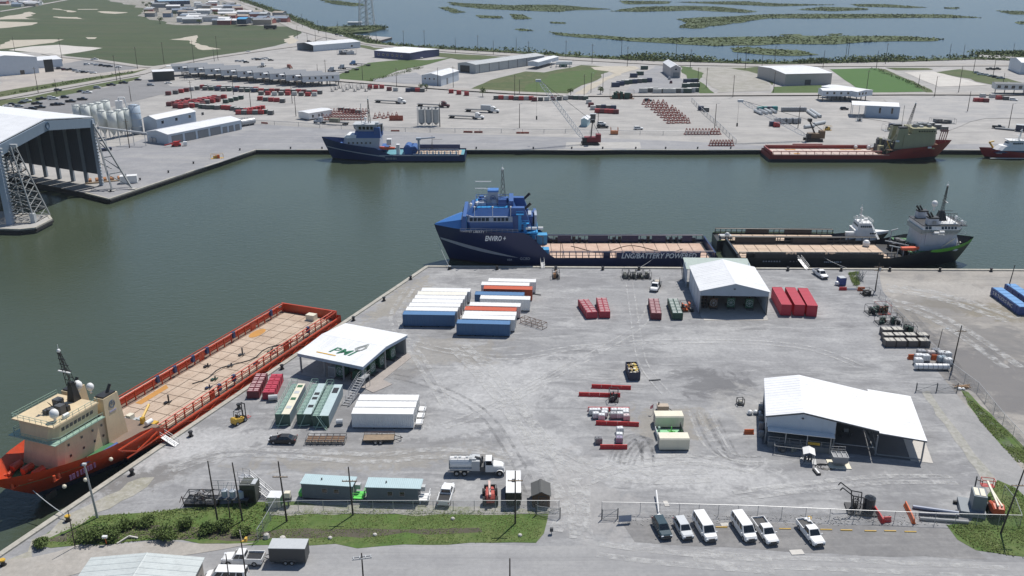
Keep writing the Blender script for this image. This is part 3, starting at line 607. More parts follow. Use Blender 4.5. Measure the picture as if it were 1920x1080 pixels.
def opening(t, L, W, side, s0, s1, a0, a1, kind, mat=None):
    """door / roller_door / window set in a frame proud of the wall"""
    def bx(u0, u1, d0, d1, h0, h1):
        if side == 's': return (u0, u1, -d1, -d0, h0, h1)
        if side == 'n': return (u0, u1, W+d0, W+d1, h0, h1)
        if side == 'w': return (-d1, -d0, u0, u1, h0, h1)
        return (L+d0, L+d1, u0, u1, h0, h1)
    f = B(); k = .09
    f.box(*bx(s0-k, s0, 0, .07, a0, a1+k)); f.box(*bx(s1, s1+k, 0, .07, a0, a1+k)); f.box(*bx(s0, s1, 0, .07, a1, a1+k))
    if kind == 'window':
        f.box(*bx(s0, s1, 0, .07, a0-k, a0)); w_ = f.out('window', mat or WHITE, t); B().box(*bx(s0, s1, .004, .03, a0, a1)).out('pane', GLASS, w_)
    else:
        d = B().box(*bx(s0, s1, .004, .03, a0, a1)).out(kind, mat or GREY, t); f.out('frame', DGREY, d)
        if kind == 'door': B().box(*bx(s1-.2, s1-.1, .03, .09, a0+1, a0+1.12)).out('handle', STEEL, d)
def posts(t, pts, h, r=.14, mat=None, name='post'):
    for x, y in pts: B().box(x-r, x+r, y-r, y+r, 0, h).out(name, mat or GREY, t)
def textmesh(s, size, parent, mat, name='lettering', loc=(0, 0, 0), rot=(0, 0, 0), shear=0.0, width=None, ext=.01, bold=0.0):
    cu = bpy.data.curves.new(name, 'FONT'); cu.body = s; cu.size = size; cu.shear = shear; cu.extrude = ext; cu.align_x = 'CENTER'; cu.align_y = 'CENTER'; cu.offset = bold; cu.resolution_u = 2
    tmp = bpy.data.objects.new('tmp', cu); C.collection.objects.link(tmp); dg = bpy.context.evaluated_depsgraph_get(); me = bpy.data.meshes.new_from_object(tmp.evaluated_get(dg))
    bpy.data.objects.remove(tmp); bpy.data.curves.remove(cu); o = bpy.data.objects.new(name, me); C.collection.objects.link(o); me.materials.clear(); me.materials.append(mat)
    if width:
        xs = [v.co.x for v in me.vertices]; k = width/(max(xs)-min(xs))
        for v in me.vertices: v.co.x *= k
    o.parent = parent; o.location = loc; o.rotation_euler = rot; return o
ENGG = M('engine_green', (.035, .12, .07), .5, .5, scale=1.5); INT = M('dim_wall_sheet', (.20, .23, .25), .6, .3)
def engine(p, rz, label, group, paint=None, key='e'):
    if ('eng', key) in CON: return dup(CON['eng', key], p, rz, label, group)
    t = thing('pump_unit', label, 'machine', p, rz, group); pm = paint or ENGG
    B().box(-1.9, 1.9, -.9, .9, 0, .3).out('base', DGREY, t)
    b = B(); b.box(-1.5, .5, -.6, .6, .3, 1.9, top=(.1, .1)); b.tube((-.2, -.75, 1.2), (-.2, .75, 1.2), .5, 10); b.out('engine_block', pm, t)
    B().box(.62, .95, -.95, .95, .3, 2.7).out('radiator', pm, t); g = B()
    for k in range(8): g.tube((.97, 0, 1.5), (.97, .85*math.cos(k*.785), 1.5+.85*math.sin(k*.785)), .05)
    for k in range(12): g.tube((.97, .85*math.cos(k*.524), 1.5+.85*math.sin(k*.524)), (.97, .85*math.cos(k*.524+.524), 1.5+.85*math.sin(k*.524+.524)), .05)
    g.out('fan_guard', LGREY, t); B().cyl(-1.0, .3, 1.8, 2.9, .13, n=8).out('exhaust', RUST, t); B().path([(-1.4, -.4, 1.5), (-1.8, -.4, 1.5), (-1.8, -.4, .3)], .1, 6).out('drain_pipe', RUST, t)
    CON['eng', key] = t; return t
# --- open pump shed with PMI on its roof
A_ = G(558.5, 662, 4.5); Q_ = G(680, 687, 4.5)
pmi = shed('open_shed', 'open-sided white-roofed shed lettered PMI beside the orange ship', 'building', A_, Q_, 17.4, 4.4, 5.2, 'x', INT, ROOFW, sides='', ov=.15)
posts(pmi, [(.3, .3), (6.2, .3), (10.8, .3), (15.4, .3), (.3, 8.7), (.3, 17), (15.4, 8.7), (15.4, 17), (8, 17)], 4.38)
f = B(); f.box(-.1, 15.9, -.06, .02, 3.75, 4.4); f.out('fascia', SHEETB, pmi); B().xprism([(0, 3.85), (0, 4.4), (8.7, 5.18), (17.4, 4.4), (17.4, 3.85), (8.7, 4.6)], 15.72, 15.8).out('gable_fascia', SHEETB, pmi)
B().box(5.2, 13.6, 4.2, 4.35, 0, 4.4).box(5.2, 5.35, 4.35, 16.8, 0, 4.4).box(5.2, 15.2, 16.8, 16.95, 0, 4.4).out('wall', INT, pmi)
B().prism([(-.3, -.6), (16, -.6), (18.9, -1.6), (20.4, 3.2), (17.6, 4.2), (17.4, 16), (15.8, 17.6), (-.3, 17.6)], .0, .1).out('floor_slab', M('stained_slab', (.36, .325, .30), .9, .6, scale=.4), pmi)
k_ = math.atan2(.8, 8.7)
textmesh('PMI', 3.1, pmi, M('sign_green', (.01, .13, .06), .5, .1), 'roof_lettering', (8.3, 3.6, 4.4+3.6*.8/8.7+.16), (k_, 0, 0), .28, 5.8, .01, .05)
B().add([(3.4, 1.55, 4.72), (8.1, 1.55, 4.72), (8.1, 1.9, 4.75), (3.4, 1.9, 4.75)], [(0, 1, 2, 3)]).out('roof_stripe', YELLOW, pmi)
lg = B()
for ro_, rw in ((0, .9), (.38, .55)):
    P_ = [(9.5+.9, 7.1), (9.5+rw*1.5, 5.4), (9.5+rw, 4.4), (9.5-rw*.2, 4.0), (9.5-rw*.9, 4.5), (9.5-rw*.5, 5.2)]
    for a, c in zip(P_, P_[1:]+P_[:1]):
        z_ = lambda y: 4.4+y*.8/8.7+.17; a, c = (a[0], a[1]+1.1), (c[0], c[1]+1.1)
        lg.tube((a[0]+1.6+ro_*.3, a[1]-ro_, z_(a[1]-ro_)), (c[0]+1.6+ro_*.3, c[1]-ro_, z_(c[1]-ro_)), .13, 4)
lg.out('roof_emblem', M('emblem_grey', (.36, .38, .36), .5, .1), pmi)
def L2W(t, x, y, z=0.0):
    c, s = math.cos(t.rotation_euler.z), math.sin(t.rotation_euler.z); return (t.location.x+x*c-y*s, t.location.y+x*s+y*c, z)
for i, y in enumerate((2.2, 5.6, 9.2, 13.6)):
    engine(L2W(pmi, 13.4, y, .1), pmi.rotation_euler.z, ['green pump unit nearest the stair inside the PMI shed', 'second green pump unit from the stair, under the PMI roof', 'third green pump unit from the stair, under the PMI roof', 'green pump unit at the water end of the PMI shed'][i], 'pump units under the PMI roof')
engine(L2W(pmi, 9.2, 2.2, .1), pmi.rotation_euler.z-1.57, 'green pump unit facing the mud tanks inside the PMI shed', 'pump units under the PMI roof')
t = thing('control_cabinet', 'grey control cabinet between the mud tanks and the PMI shed', 'cabinet', L2W(pmi, 7.4, 1.4, .1), pmi.rotation_euler.z); B().box(-.8, .8, -.5, .5, 0, 2.3).out('cabinet_body', LGREY, t); B().box(-.7, .7, -.54, -.5, .2, 2.1).out('door', GREY, t)
def stair(name, label, p, rz, L, w_, h, land=1.2, mat=None, group=None):
    """stair rising along +x to a railed landing; each tread its own piece"""
    t = thing(name, label, 'stair', p, rz, group); m = mat or STEEL; n = max(5, int(h/.22)); tr = None
    for i in range(n):
        if tr is None: tr = B().box(0, .26, .06, w_-.06, -.04, 0).out('tread', m, t); o = tr
        else: o = tr.copy(); C.collection.objects.link(o); o.parent = t
        o.location = (L*i/n, 0, h*(i+.8)/n)
    for y in (0, w_):
        B().tube((0, y, .1), (L, y, h), .09).out('stringer', m, t)
        B().rail([(0, y, .1), (L, y, h), (L+land, y, h)], 1.0, .035, 1.3).out('handrail', m, t)
    b = B().box(L, L+land, 0, w_, h-.08, h)
    for x in (L+.1, L+land-.1):
        for y in (.1, w_-.1): b.tube((x, y, 0), (x, y, h-.08), .06)
    b.out('landing', m, t); return t
sp_ = G(655, 762); stair('metal_stair', 'grey metal stair climbing to the PMI shed behind the white containers', (sp_.x, sp_.y, 0), math.radians(72), 7.0, 1.5, 2.6, 2.2)
# --- upper white shed with its green-roofed lean-to
A_ = G(1314, 544.4, 6.0); A_.z = 0; Q_ = G(1442, 546.4, 6.0); Q_.z = 0
ub = shed('open_front_shed', 'open-fronted white gabled shed at the quay beside the three red containers', 'building', A_, Q_, 17.9, 5.9, 7.8, 'y', SHEETW, ROOFY, sides='wen', ov=.3, trim=DGREY)
B().yprism([(-.05, 4.7), (16.15, 4.7), (16.15, 5.9), (8.05, 7.75), (-.05, 5.9)], -.05, .06).out('gable_fascia', M('gable_sheet', (.33, .39, .47), .5, .2, ribs=('X', 1.6, .03)), ub)
posts(ub, [(.15, .25), (15.95, .25)], 4.7); B().box(.2, 15.9, -3.2, 17.7, 0, .08).out('floor_slab', conc_m, ub)
B().cyl(8, -.1, 6.4, 6.6, .25, n=8).out('vent', DGREY, ub)
b = B()
for y in (4.5, 9, 13.4): b.box(-.03, 0, y-.05, y+.05, .3, 5.8)
b.out('wall_joint', GREY, ub)
for i, (x, y) in enumerate(((3.9, 4.2), (8.2, 4.6), (12.6, 4.2))):
    engine(L2W(ub, x, y, .08), ub.rotation_euler.z-1.57, ['red and rust pump unit in the left bay of the quay shed', 'green pump unit in the middle bay of the quay shed', 'green pump unit in the right bay of the quay shed'][i], 'pump units in the quay shed', RUST if i == 0 else ENGG, 'r' if i == 0 else 'e')
tk = thing('tank_rack', 'rusty pipe rack on the left side inside the quay shed', 'rack', L2W(ub, .8, 3.6, .08), ub.rotation_euler.z); frame_box(B(), 1.6, 1.4, 2.6, .06, xs=2).out('frame', RUST, tk); B().box(.1, 1.5, .1, 1.3, .9, .98).box(.1, 1.5, .1, 1.3, 1.8, 1.88).out('shelf', DGREY, tk)
ln_ = shed('lean_to', 'lower greenish-roofed lean-to behind the white quay shed', 'building', L2W(ub, -.7, 18.3), L2W(ub, 15.8, 18.3), 7.0, 5.0, 5.7, 'x', SHEETB, M('greenish_roof', (.36, .43, .39), .6, .3, ribs=('X', 1.2, .03)), sides='we', ov=.2, mono=True)
posts(ln_, [(.3, 6.8), (5.6, 6.8), (11, 6.8), (16.2, 6.8)], 5.5); bb = B()
for i in range(4): bb.path([(-.1+i*.02, 6.6-i*1.9, .1), (-.9, 6.2-i*1.9, 5.2)], .07)
bb.out('brace', DGREY, ln_)
# --- right-hand white building with the porch and the open annex
A_ = G(1438.5, 779, 5.5); A_.z = 0; Q_ = G(1735.7, 826, 4.0); Q_.z = 0
rb = thing('workshop', 'white workshop with a porch and a long sloping open annex near the gate', 'building', A_, ang(A_, Q_)); WD = 15.2
rm = M('bright_roof_sheet', (.76, .765, .775), .5, .25, scale=.25, ribs=('Y', 1.2, .03))
prof = [(-.25, 5.42), (6.0, 6.85), (18.6, 4.86)]
def roofsheet(bl, pr, y0, y1, e=.1):
    bl.yprism(pr+[(x, z+e) for x, z in pr[::-1]], y0, y1)
ro = B(); roofsheet(ro, prof, -.2, WD); ro = ro.out('roof', rm, rb); [seams(ro, (a[0], -.2, a[1]+.1), (a[0], WD, a[1]+.1), (c[0], -.2, c[1]+.1), (c[0], WD, c[1]+.1), 15, rm) for a, c in ((prof[0], prof[1]), (prof[2], prof[1]))]
ro = B(); roofsheet(ro, [(18.7, 4.55), (26.4, 3.98)], -.3, WD+1.6); ro = ro.out('annex_roof', rm, rb); seams(ro, (26.4, -.3, 4.08), (26.4, WD+1.6, 4.08), (18.7, -.3, 4.65), (18.7, WD+1.6, 4.65), 16, rm)
e_ = B(); e_.yprism([(x, z-.22) for x, z in prof]+[(x, z-.004) for x, z in prof[::-1]], -.24, -.14); e_.yprism([(18.7, 4.35), (26.4, 3.8), (26.4, 3.97), (18.7, 4.54)], -.34, -.24); e_.out('eave_trim', DGREY, rb)
B().box(0, .12, .14, WD-.2, 2.2, 5.4).out('side_wall', SHEETW, rb); B().yprism([(.12, 3.3), (11.6, 3.3), (11.6, 5.9), (6, 6.75), (.12, 5.44)], 0, .12).out('front_wall', M('front_sheet', (.47, .53, .60), .5, .2, ribs=('X', 1.6, .03)), rb)
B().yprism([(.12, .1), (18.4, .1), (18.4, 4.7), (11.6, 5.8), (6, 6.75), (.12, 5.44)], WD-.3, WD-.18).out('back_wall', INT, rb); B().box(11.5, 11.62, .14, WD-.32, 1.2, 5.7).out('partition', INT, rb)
B().cyl(6, -.06, 5.6, 5.8, .2, n=8).out('vent', DGREY, rb)
B().box(.3, 11.5, -1.5, 0, 3.2, 3.3, top=(0, 0)).out('porch_roof', WHITE, rb); posts(rb, [(3.4, -1.35), (7, -1.35), (10.9, -1.35)], 3.2, .07, STEEL, 'porch_post')
B().box(.4, 11.4, -1.3, WD-.4, .95, 1.1).box(.5, 11.3, -1.25, -1.1, 0, .95).out('raised_floor', M('grating', (.20, .21, .22), .7, .4), rb)
B().rail([(.6, -1.2, 1.1), (11.2, -1.2, 1.1)], 1.0, .03, 1.6).out('porch_rail', STEEL, rb); B().box(7.2, 9.2, -1.28, -1.2, 1.4, 1.9).out('yellow_rail', YELLOW, rb)
posts(rb, [(.1, .2), (11.6, .2), (18.6, .1), (26.1, .1), (26.1, 8), (26.1, WD), (18.6, 8), (18.6, WD-.3), (.1, 7.5), (.1, WD-.4)], 3.95, .12, GREY)
bt = B(); bt.tube((11.7, .1, 1.5), (18.5, .1, 1.5), .1); bt.tube((18.6, .1, 1.7), (18.6, 8, 1.7), .1).tube((15.5, 8, 4.2), (18.9, .1, .2), .13).tube((18.9, 0, .3), (25.9, 0, .3), .12).tube((18.7, 8, 1.7), (26, 8, 1.7), .1).tube((25.2, 8, 3.9), (26.1, 8, 3.2), .08).tube((25.4, 3, 3.9), (26.1, 3, 3), .08); bt.out('brace', GREY, rb)
B().box(-.4, 24.3, -.4, WD+.8, 0, .06).out('floor_slab', M('shaded_stained_floor', (.12, .125, .135), .85, .5), rb); B().box(24.32, 27.9, -.4, WD+.8, 0, .06).out('apron_slab', pale_m, rb)  # roof shade painted into the floor colour, besides real stains; sunlit apron stays pale
for i, y in enumerate((2.2, 5.0, 8.6, 12)):
    stx = B().box(-.9, -.15, y-.35, y+.35, .0, 1.1+.3*(i % 2)).out('wall_unit', GREY, rb)
r_ = random.Random(5)
skid(L2W(rb, 1.6, -3.3), 4.6, 1.9, 1.5, rb.rotation_euler.z, GREY, M('olive_grey', (.21, .22, .19), .6, .4), DGREY, 'grey-green pump skid on the ground under the workshop porch', seed=4, n=10)
t = thing('machine_bench', 'dark machine bench standing inside the open bay of the workshop', 'bench', L2W(rb, 13.5, 5.5, .06), rb.rotation_euler.z); B().box(0, 1.8, 0, .9, .8, .9).out('top', DGREY, t); B().box(.1, .3, .1, .8, 0, .8).box(1.5, 1.7, .1, .8, 0, .8).out('leg', DGREY, t); B().box(.4, 1.2, .2, .7, .9, 1.5).out('machine', GREY, t)
t = thing('roofed_pump', 'small skid pump under its own white gabled roof before the workshop', 'pump', L2W(rb, 6.3, -5.4), rb.rotation_euler.z)
B().box(-.4, 2.2, -.3, 1.6, 0, .15).out('skid', STEEL, t); B().yprism([(-.15, 1.9), (.85, 2.25), (1.85, 1.9), (.85, 2.32)], -.4, 2.0).out('roof', WHITE, t)
for x in (0, 1.7):
    for y in (-.2, 1.5): B().cyl(x, y, .15, 1.95, .05, n=6).out('post', STEEL, t)
junk(B(), 1.6, 1.4, 1.4, 8, r_, .15).out('pump_body', [DGREY, GREY], t)
t = thing('mixing_tank', 'grey hopper tank on a yellow-edged skid in front of the workshop', 'tank', L2W(rb, 10.4, -4.9), rb.rotation_euler.z+.15)
B().box(0, 3.6, -1.4, 1.4, 0, .16).out('skid', OFFW, t); B().loft([[(1.0, -.5, .3), (2.6, -.5, .3), (2.6, .5, .3), (1.0, .5, .3)], [(.5, -1, 1.0), (3, -1, 1.0), (3, 1, 1.0), (.5, 1, 1.0)], [(.5, -1, 1.9), (3, -1, 1.9), (3, 1, 1.9), (.5, 1, 1.9)]]).out('hopper', GREY, t)
frame_box(B(), 2.5, 2.0, .12, .06, .5, -1, 1.92, 3).rail([(.6, 1.1, 1.9), (2.9, 1.1, 1.9)], 1.0, .03, .8).out('guard_rail', STEEL, t)
hb = B()
for i in range(5):
    a0 = i*1.3; hb.path([(-.6+1.4*math.cos(a0+k*.5)*(.5+.12*k), -.9+.9*math.sin(a0+k*.5)*(.5+.1*k), .06) for k in range(8)], .05, 5)
hb.out('hose', BLACK, t)
t = thing('battery_box', 'small black and white battery box lying in front of the roofed pump', 'box', G(1531, 886), ang(G(1524, 870), G(1537, 886))); B().box(-.9, .9, -.35, .35, 0, .35).out('box_body', BLACK, t); B().box(-.8, .8, -.12, .2, .35, .42).out('lid', WHITE, t)
# --- corrugated roof at the lower left corner
A_ = G(140, 1092, 4.0); A_.z = 0; Q_ = G(386, 1092, 4.0); Q_.z = 0
lb = shed('metal_building', 'metal building with a weathered pale gabled roof at the lower left corner', 'building', (-57.4, 92.5), (-42.4, 92.5), 10.9, 4.0, 4.75, 'y', M('taupe_sheet', (.30, .26, .22), .6, .3, ribs=('X', 1.6, .03)), M('weathered_roof', (.52, .56, .55), .55, .4, scale=.3, ribs=('Y', 1.0, .05)), ov=.3, openings=[('e', 8.6, 9.8, .1, 2.2, 'door'), ('e', 5.5, 7, 1.2, 2.2, 'window')])
stair('metal_stair', 'small grey stair at the right wall of the lower left metal building', (-40.9, 101.7, 0), math.pi, .9, .9, 1.0, .5)
# ---------------------------------------------------------------- yard objects
def on(px, py): p = G(px, py); return (p.x, p.y, 0)
def along(a, b): return ang(G(*a), G(*b))
# shipping containers: left block
GL = 'containers in the left block'; GRT = 'containers in the right block'
p0 = on(755.5, 612.5); rz0 = along((755.5, 612.5), (853, 614)); row = Vector((-math.sin(rz0), math.cos(rz0), 0))
def cpos(base, k, sh, gap=2.62):
    d = Vector((math.cos(rz0), math.sin(rz0), 0)); return Vector(base)+row*(k*gap)+d*sh
BLU = M('container_blue', (.045, .125, .255), .5, .25); BLUR = M('container_blue_roof', (.075, .185, .36), .5, .2)
container(BLU, BLUR, 'slate blue container at the near end of the left container block', p0, rz0, GL)
for k, (sh, lb) in enumerate(((.35, 'white container directly behind the blue one in the left block'), (.45, 'second white container behind the blue one, left block'), (.5, 'third white container behind the blue one, left block'), (.55, 'third white container from the water end of the left block'),
        (.6, 'cream-roofed container next to last at the water end of the left block'), (1.0, 'last white container at the water end of the left block'))):
    container(WHITE, M('ivory_roof', (.74, .71, .62), .5, .2) if k == 4 else WHITE, lb, cpos(p0, k+1, sh+.25*k), rz0+R.uniform(-.01, .01), GL)
p1 = on(856, 629.5); rz1 = along((856, 629.5), (953, 632))
container(BLU, BLUR, 'slate blue container nearest the camera at the front of the right block', p1, rz1, GRT)
CO = M('container_orange', (.50, .085, .03), .55, .3)
seq = [(WHITE, WHITE, 1.15, 1.0, 'white container right behind the front blue one, right block'), (WHITE, WHITE, 2.1, 1.2, 'white container between the front white and the orange one, right block'), (CO, CO, 3.25, 1.1, 'orange container in the middle of the right block'), (WHITE, WHITE, 4.35, 2.0, 'white container beyond the middle orange one, right block'),
       (WHITE, WHITE, 6.2, 4.2, 'white container in front of the rear blue one, right block'), (BLU, BLUR, 7.25, 2.7, 'dark blue container wedged behind a white one at the rear of the right block'), (CO, CO, 8.9, 4.6, 'orange container near the quay in the right block'), (WHITE, WHITE, 10.0, 3.8, 'white container behind the rear orange one, right block'), (WHITE, WHITE, 11.1, 5.4, 'white container closest to the quay in the right block')]
for m_, rf, k, sh, lb in seq: container(m_, rf, lb, cpos(p1, k, sh, 2.55), rz1+R.uniform(-.012, .012), GRT)
# three white containers near the stair
p2 = on(660.5, 803.5); rz2 = along((660.5, 803.5), (776, 804.5)); d2 = Vector((math.cos(rz2), math.sin(rz2), 0)); n2_ = Vector((-d2.y, d2.x, 0))
for k, lb in enumerate(('white container nearest the camera by the PMI stair', 'middle one of the three white containers by the PMI stair', 'white container nearest the PMI shed behind the stair foot')):
    container(WHITE, WHITE, lb, Vector(p2)+n2_*(k*2.66)+d2*(.12*k), rz2, 'white containers by the PMI stair', 11.3)
for k in range(3):
    q = Vector(p2)+n2_*(k*2.5+.3)+d2*11.6; t = thing('steel_step', ['white steel platform at the end of the nearest white container', 'white steel platform at the end of the middle white container', 'white steel platform at the end of the container nearest the PMI shed'][k], 'platform', q, rz2, 'platforms at the white containers')
    B().box(0, 1.3, 0, 1.7, .9, 1.0).out('deck', WHITE, t); lg = B()
    for x in (.05, 1.2):
        for y in (.05, 1.6): lg.box(x, x+.06, y, y+.06, 0, .9)
    lg.out('leg', STEEL, t); B().rail([(1.25, 0, 1), (1.25, 1.7, 1)], 1, .03, 1).out('rail', STEEL, t)
# three red containers
p3 = G(1464, 592.5); q3 = G(1443, 537.5, 2.6)
for k, (a, c, lb) in enumerate((((1464, 592.5), (1440.5, 548), 'left one of the three bright red containers beside the quay shed'), ((1489, 593), (1465, 548), 'middle one of the three bright red containers'), ((1512.5, 594.5), (1488, 548.5), 'right one of the three bright red containers, furthest from the shed'))):
    container(CRIM, CRIM, lb, on(*[a[0]+18.5, a[1]]), along(a, c), 'red containers beside the quay shed', 12.19, .1)
# strapped tote tanks
REDT, MAR, PINK = M('tote_red', (.38, .02, .045), .5, .3), M('tote_maroon', (.15, .02, .03), .55, .3), M('pinkish_lid', (.56, .36, .36), .6, .3)
lw = lambda s: (lambda i: s % ('nearest', 'second nearest', 'middle', 'second farthest', 'farthest', 'last')[i])
crate_row((475, 748), (492, 713), 5, MAR, PINK, lw('%s maroon tote tank with pale lids beside the orange ship'), 'maroon tote tanks by the quay', 2.3, 1.6)
crate_row((504, 750), (521, 714), 5, REDT, M('tote_lid_red', (.55, .06, .10), .5, .3), lw('%s bright red tote tank between the maroon ones and the mud tanks'), 'red tote tanks by the quay', 2.3, 1.6)
crate_row((1110, 598), (1093, 573), 6, REDT, PINK, lambda i: ('nearest', 'second nearest', 'third nearest', 'third farthest', 'second farthest', 'farthest')[i]+' crimson tote tank in the left slanting line at mid yard', 'left line of crimson tote tanks', 2.6, 1.7)
crate_row((1134, 597), (1127, 570), 6, REDT, PINK, lambda i: ('nearest', 'second nearest', 'third nearest', 'third farthest', 'second farthest', 'farthest')[i]+' crimson tote tank in the right straight line at mid yard', 'right line of crimson tote tanks', 2.5, 1.7)
crate_row((1230, 600), (1224.5, 571.5), 5, MAR, PINK, lw('%s maroon tote tank in the line left of the green ones'), 'maroon tote tanks at mid yard', 2.5, 1.7)
crate_row((1270, 600), (1260.5, 571.5), 5, DKGREEN, M('pale_lid', (.55, .60, .56), .6, .3), lw('%s dark green tote tank beside the quay shed'), 'green tote tanks beside the quay shed', 2.5, 1.7)
# mud tanks
def mudtank(px, py, L, W, label, kind, rz=0.0):
    t = thing('mud_tank', label, 'tank', on(px, py), rz, 'railed mud tanks before the PMI shed'); dk = M('tank_deck_grey', (.43, .53, .54), .6, .35)
    B().box(0, W, .0, L, .12, 2.35).out('tank_shell', [M('tank_blue_grey', (.17, .23, .27), .6, .35)], t)
    B().box(-.02, W+.02, -.12, -.01, .1, 2.4).box(-.06, .0, -.06, .1, 0, 2.4).box(W, W+.06, -.06, .1, 0, 2.4).out('end_plate', M('tank_dark_green', (.05, .105, .08), .6, .4), t)
    B().box(W*.45, W+.04, 0, L+.02, 2.35, 2.41).out('deck_plate', OFFW if kind == 0 else dk, t); gr = B()
    for i in range(22): gr.box(.04, W*.44, L*i/22, L*(i+.55)/22, 2.36, 2.42)
    gr.out('walkway', PGREEN, t)
    for i, y in enumerate(((2.2, 5.6, 8.3, 10.9), (2.6, 5.8, 7.7), (9.1,))[kind]):
        B().box(W*.53, W*.9, y, y+(1.0 if kind < 2 else 2.2), 2.415, 2.45).out('hatch', [GREENP, BLACK, BLACK][kind] if i % 2 or kind else LGREY, t)
    B().rail([(.02, .1, 2.42), (.02, L-.1, 2.42), (W*.44, L-.1, 2.42)], 1.05, .035, 1.2).rail([(W*.44, .1, 2.42), (W*.44, L*.9, 2.42)], 1.05, .03, 1.3).out('guard_rail', PGREEN, t)
    bp = B().tube((W*.2, -.9, .05), (W*.6, -.1, 2.35), .07)
    if kind == 2: bp.tube((W*.9, -1.1, .05), (W*.25, -.1, 2.35), .1).tube((W*.98, -.9, .05), (W*.4, -.1, 2.35), .06)
    bp.path([(.1, -.4, .3), (W*.5, -.5, .3), (W*.9, -.5, .5)], .1, 6); bp.out('pipework', PGREEN, t); return t
mudtank(518, 798, 12.6, 2.6, 'left mud tank with cream hatches and green rails', 0, -.02)
mudtank(558.5, 798, 12.6, 2.6, 'middle mud tank with pale deck and dark hatches', 1, -.025); mudtank(587.5, 801, 12.8, 2.9, 'right mud tank with the crossed green braces at its end', 2, -.03)
def boxy(name, label, cat, p, rz, parts, group=None):
    """thing from a list of (part name, material, [boxes])"""
    t = thing(name, label, cat, p, rz, group)
    for pn, m_, bxs in parts:
        b_ = B()
        for k in bxs: b_.box(*k)
        b_.out(pn, m_, t)
    return t
t = boxy('pipe_reducer', 'small pale valve tank beside the left mud tank', 'tank', on(512, 752), .2, [('base', GREY, [(-.9, .9, -.5, .5, 0, .2)])]); B().tube((-.8, 0, .8), (.9, 0, .8), .55, 10).out('drum', LGREY, t)
t = boxy('sand_filter', 'small grey drum on legs between the right mud tank and the white containers', 'tank', on(637, 797), .1, [('base', GREY, [(-.6, .6, -.4, .4, 0, .25)])]); B().tube((-.6, 0, .75), (.6, 0, .75), .5, 10).out('drum', LGREY, t)
# forklift
t = thing('forklift', 'yellow forklift with black mast facing the red tote tanks', 'forklift', on(450, 792), math.radians(58))
B().loft([ring(-1.7, .55, .5, 1.3, .1), ring(-1.5, .65, .35, 1.55, .12), ring(-.3, .65, .35, 1.2, .1), ring(.9, .62, .35, .8, .1)]).out('body', YELLOW, t); b = B(); frame_box(b, 1.3, 1.1, 1.3, .05, -.8, -.55, 1.2).out('cab_frame', BLACK, t); B().box(-.6, 0, -.3, .3, 1.2, 1.35).box(-.7, -.55, -.3, .3, 1.35, 1.9).out('seat', BLACK, t)
for x, r in ((-1.15, .36), (.75, .45)):
    for s in (-1, 1): wheel(x, s*.6, r, .3, t)
B().box(1.05, 1.2, -.5, -.38, .1, 3.6).box(1.05, 1.2, .38, .5, .1, 3.6).box(1.05, 1.2, -.38, .38, 3.4, 3.55).box(1.2, 1.28, -.5, .5, .3, .9).out('mast', BLACK, t)
for s in (-.3, .3): B().box(1.28, 2.5, s-.07, s+.07, .25, .32).out('fork', RED, t)
t = vehicle('sedan', BLACK, 'black saloon car parked below the mud tanks', 'car', on(531, 829), math.radians(-182))
# rack and flat trailer
t = thing('pipe_rack', 'long rusty truss rack lying beside the black car', 'rack', on(573, 834), along((573, 834), (634, 834))); b = frame_box(B(), 6.9, 2.4, .9, .05, 0, 0, .05, 6)
b.out('frame', DGREY, t); d = B()
for i in range(6): d.tube((i*1.15, 0, .1), (i*1.15+.58, 0, .9), .05).tube((i*1.15+.58, 0, .9), (i*1.15+1.15, 0, .1), .05)
d.out('lacing', GREY, t)
for i in range(9): B().box(.05, 6.8, .15+i*.24, .33+i*.24, .5, .56).out('plank', RUST if i % 3 else WOOD, t)
t = thing('flatbed_trailer', 'small tandem-axle flat trailer with a timber deck parked beside the rusty rack', 'trailer', on(680, 833), along((680, 833), (733, 832)))
B().box(0, 5.6, 0, .08, .55, .75).box(0, 5.6, 2.12, 2.2, .55, .75).box(0, .1, .08, 2.12, .55, .75).box(5.5, 5.6, .08, 2.12, .55, .75).out('frame', BLACK, t)
for i in range(10): B().box(.1, 5.5, .09+i*.204, .28+i*.204, .72, .77).out('plank', WOOD, t)
for x in (2.3, 3.2):
    for y in (-.15, 2.35): wheel(x, y, .36, .22, t)
B().rail([(.1, 2.15, .75), (5.5, 2.15, .75)], .5, .03, 1.1).out('side_rail', RUST, t); B().tube((5.6, .3, .6), (7, 1.1, .6), .06).tube((5.6, 1.9, .6), (7, 1.1, .6), .06).cyl(6.7, 1.1, 0, 1.0, .06, n=6).out('drawbar', BLACK, t)
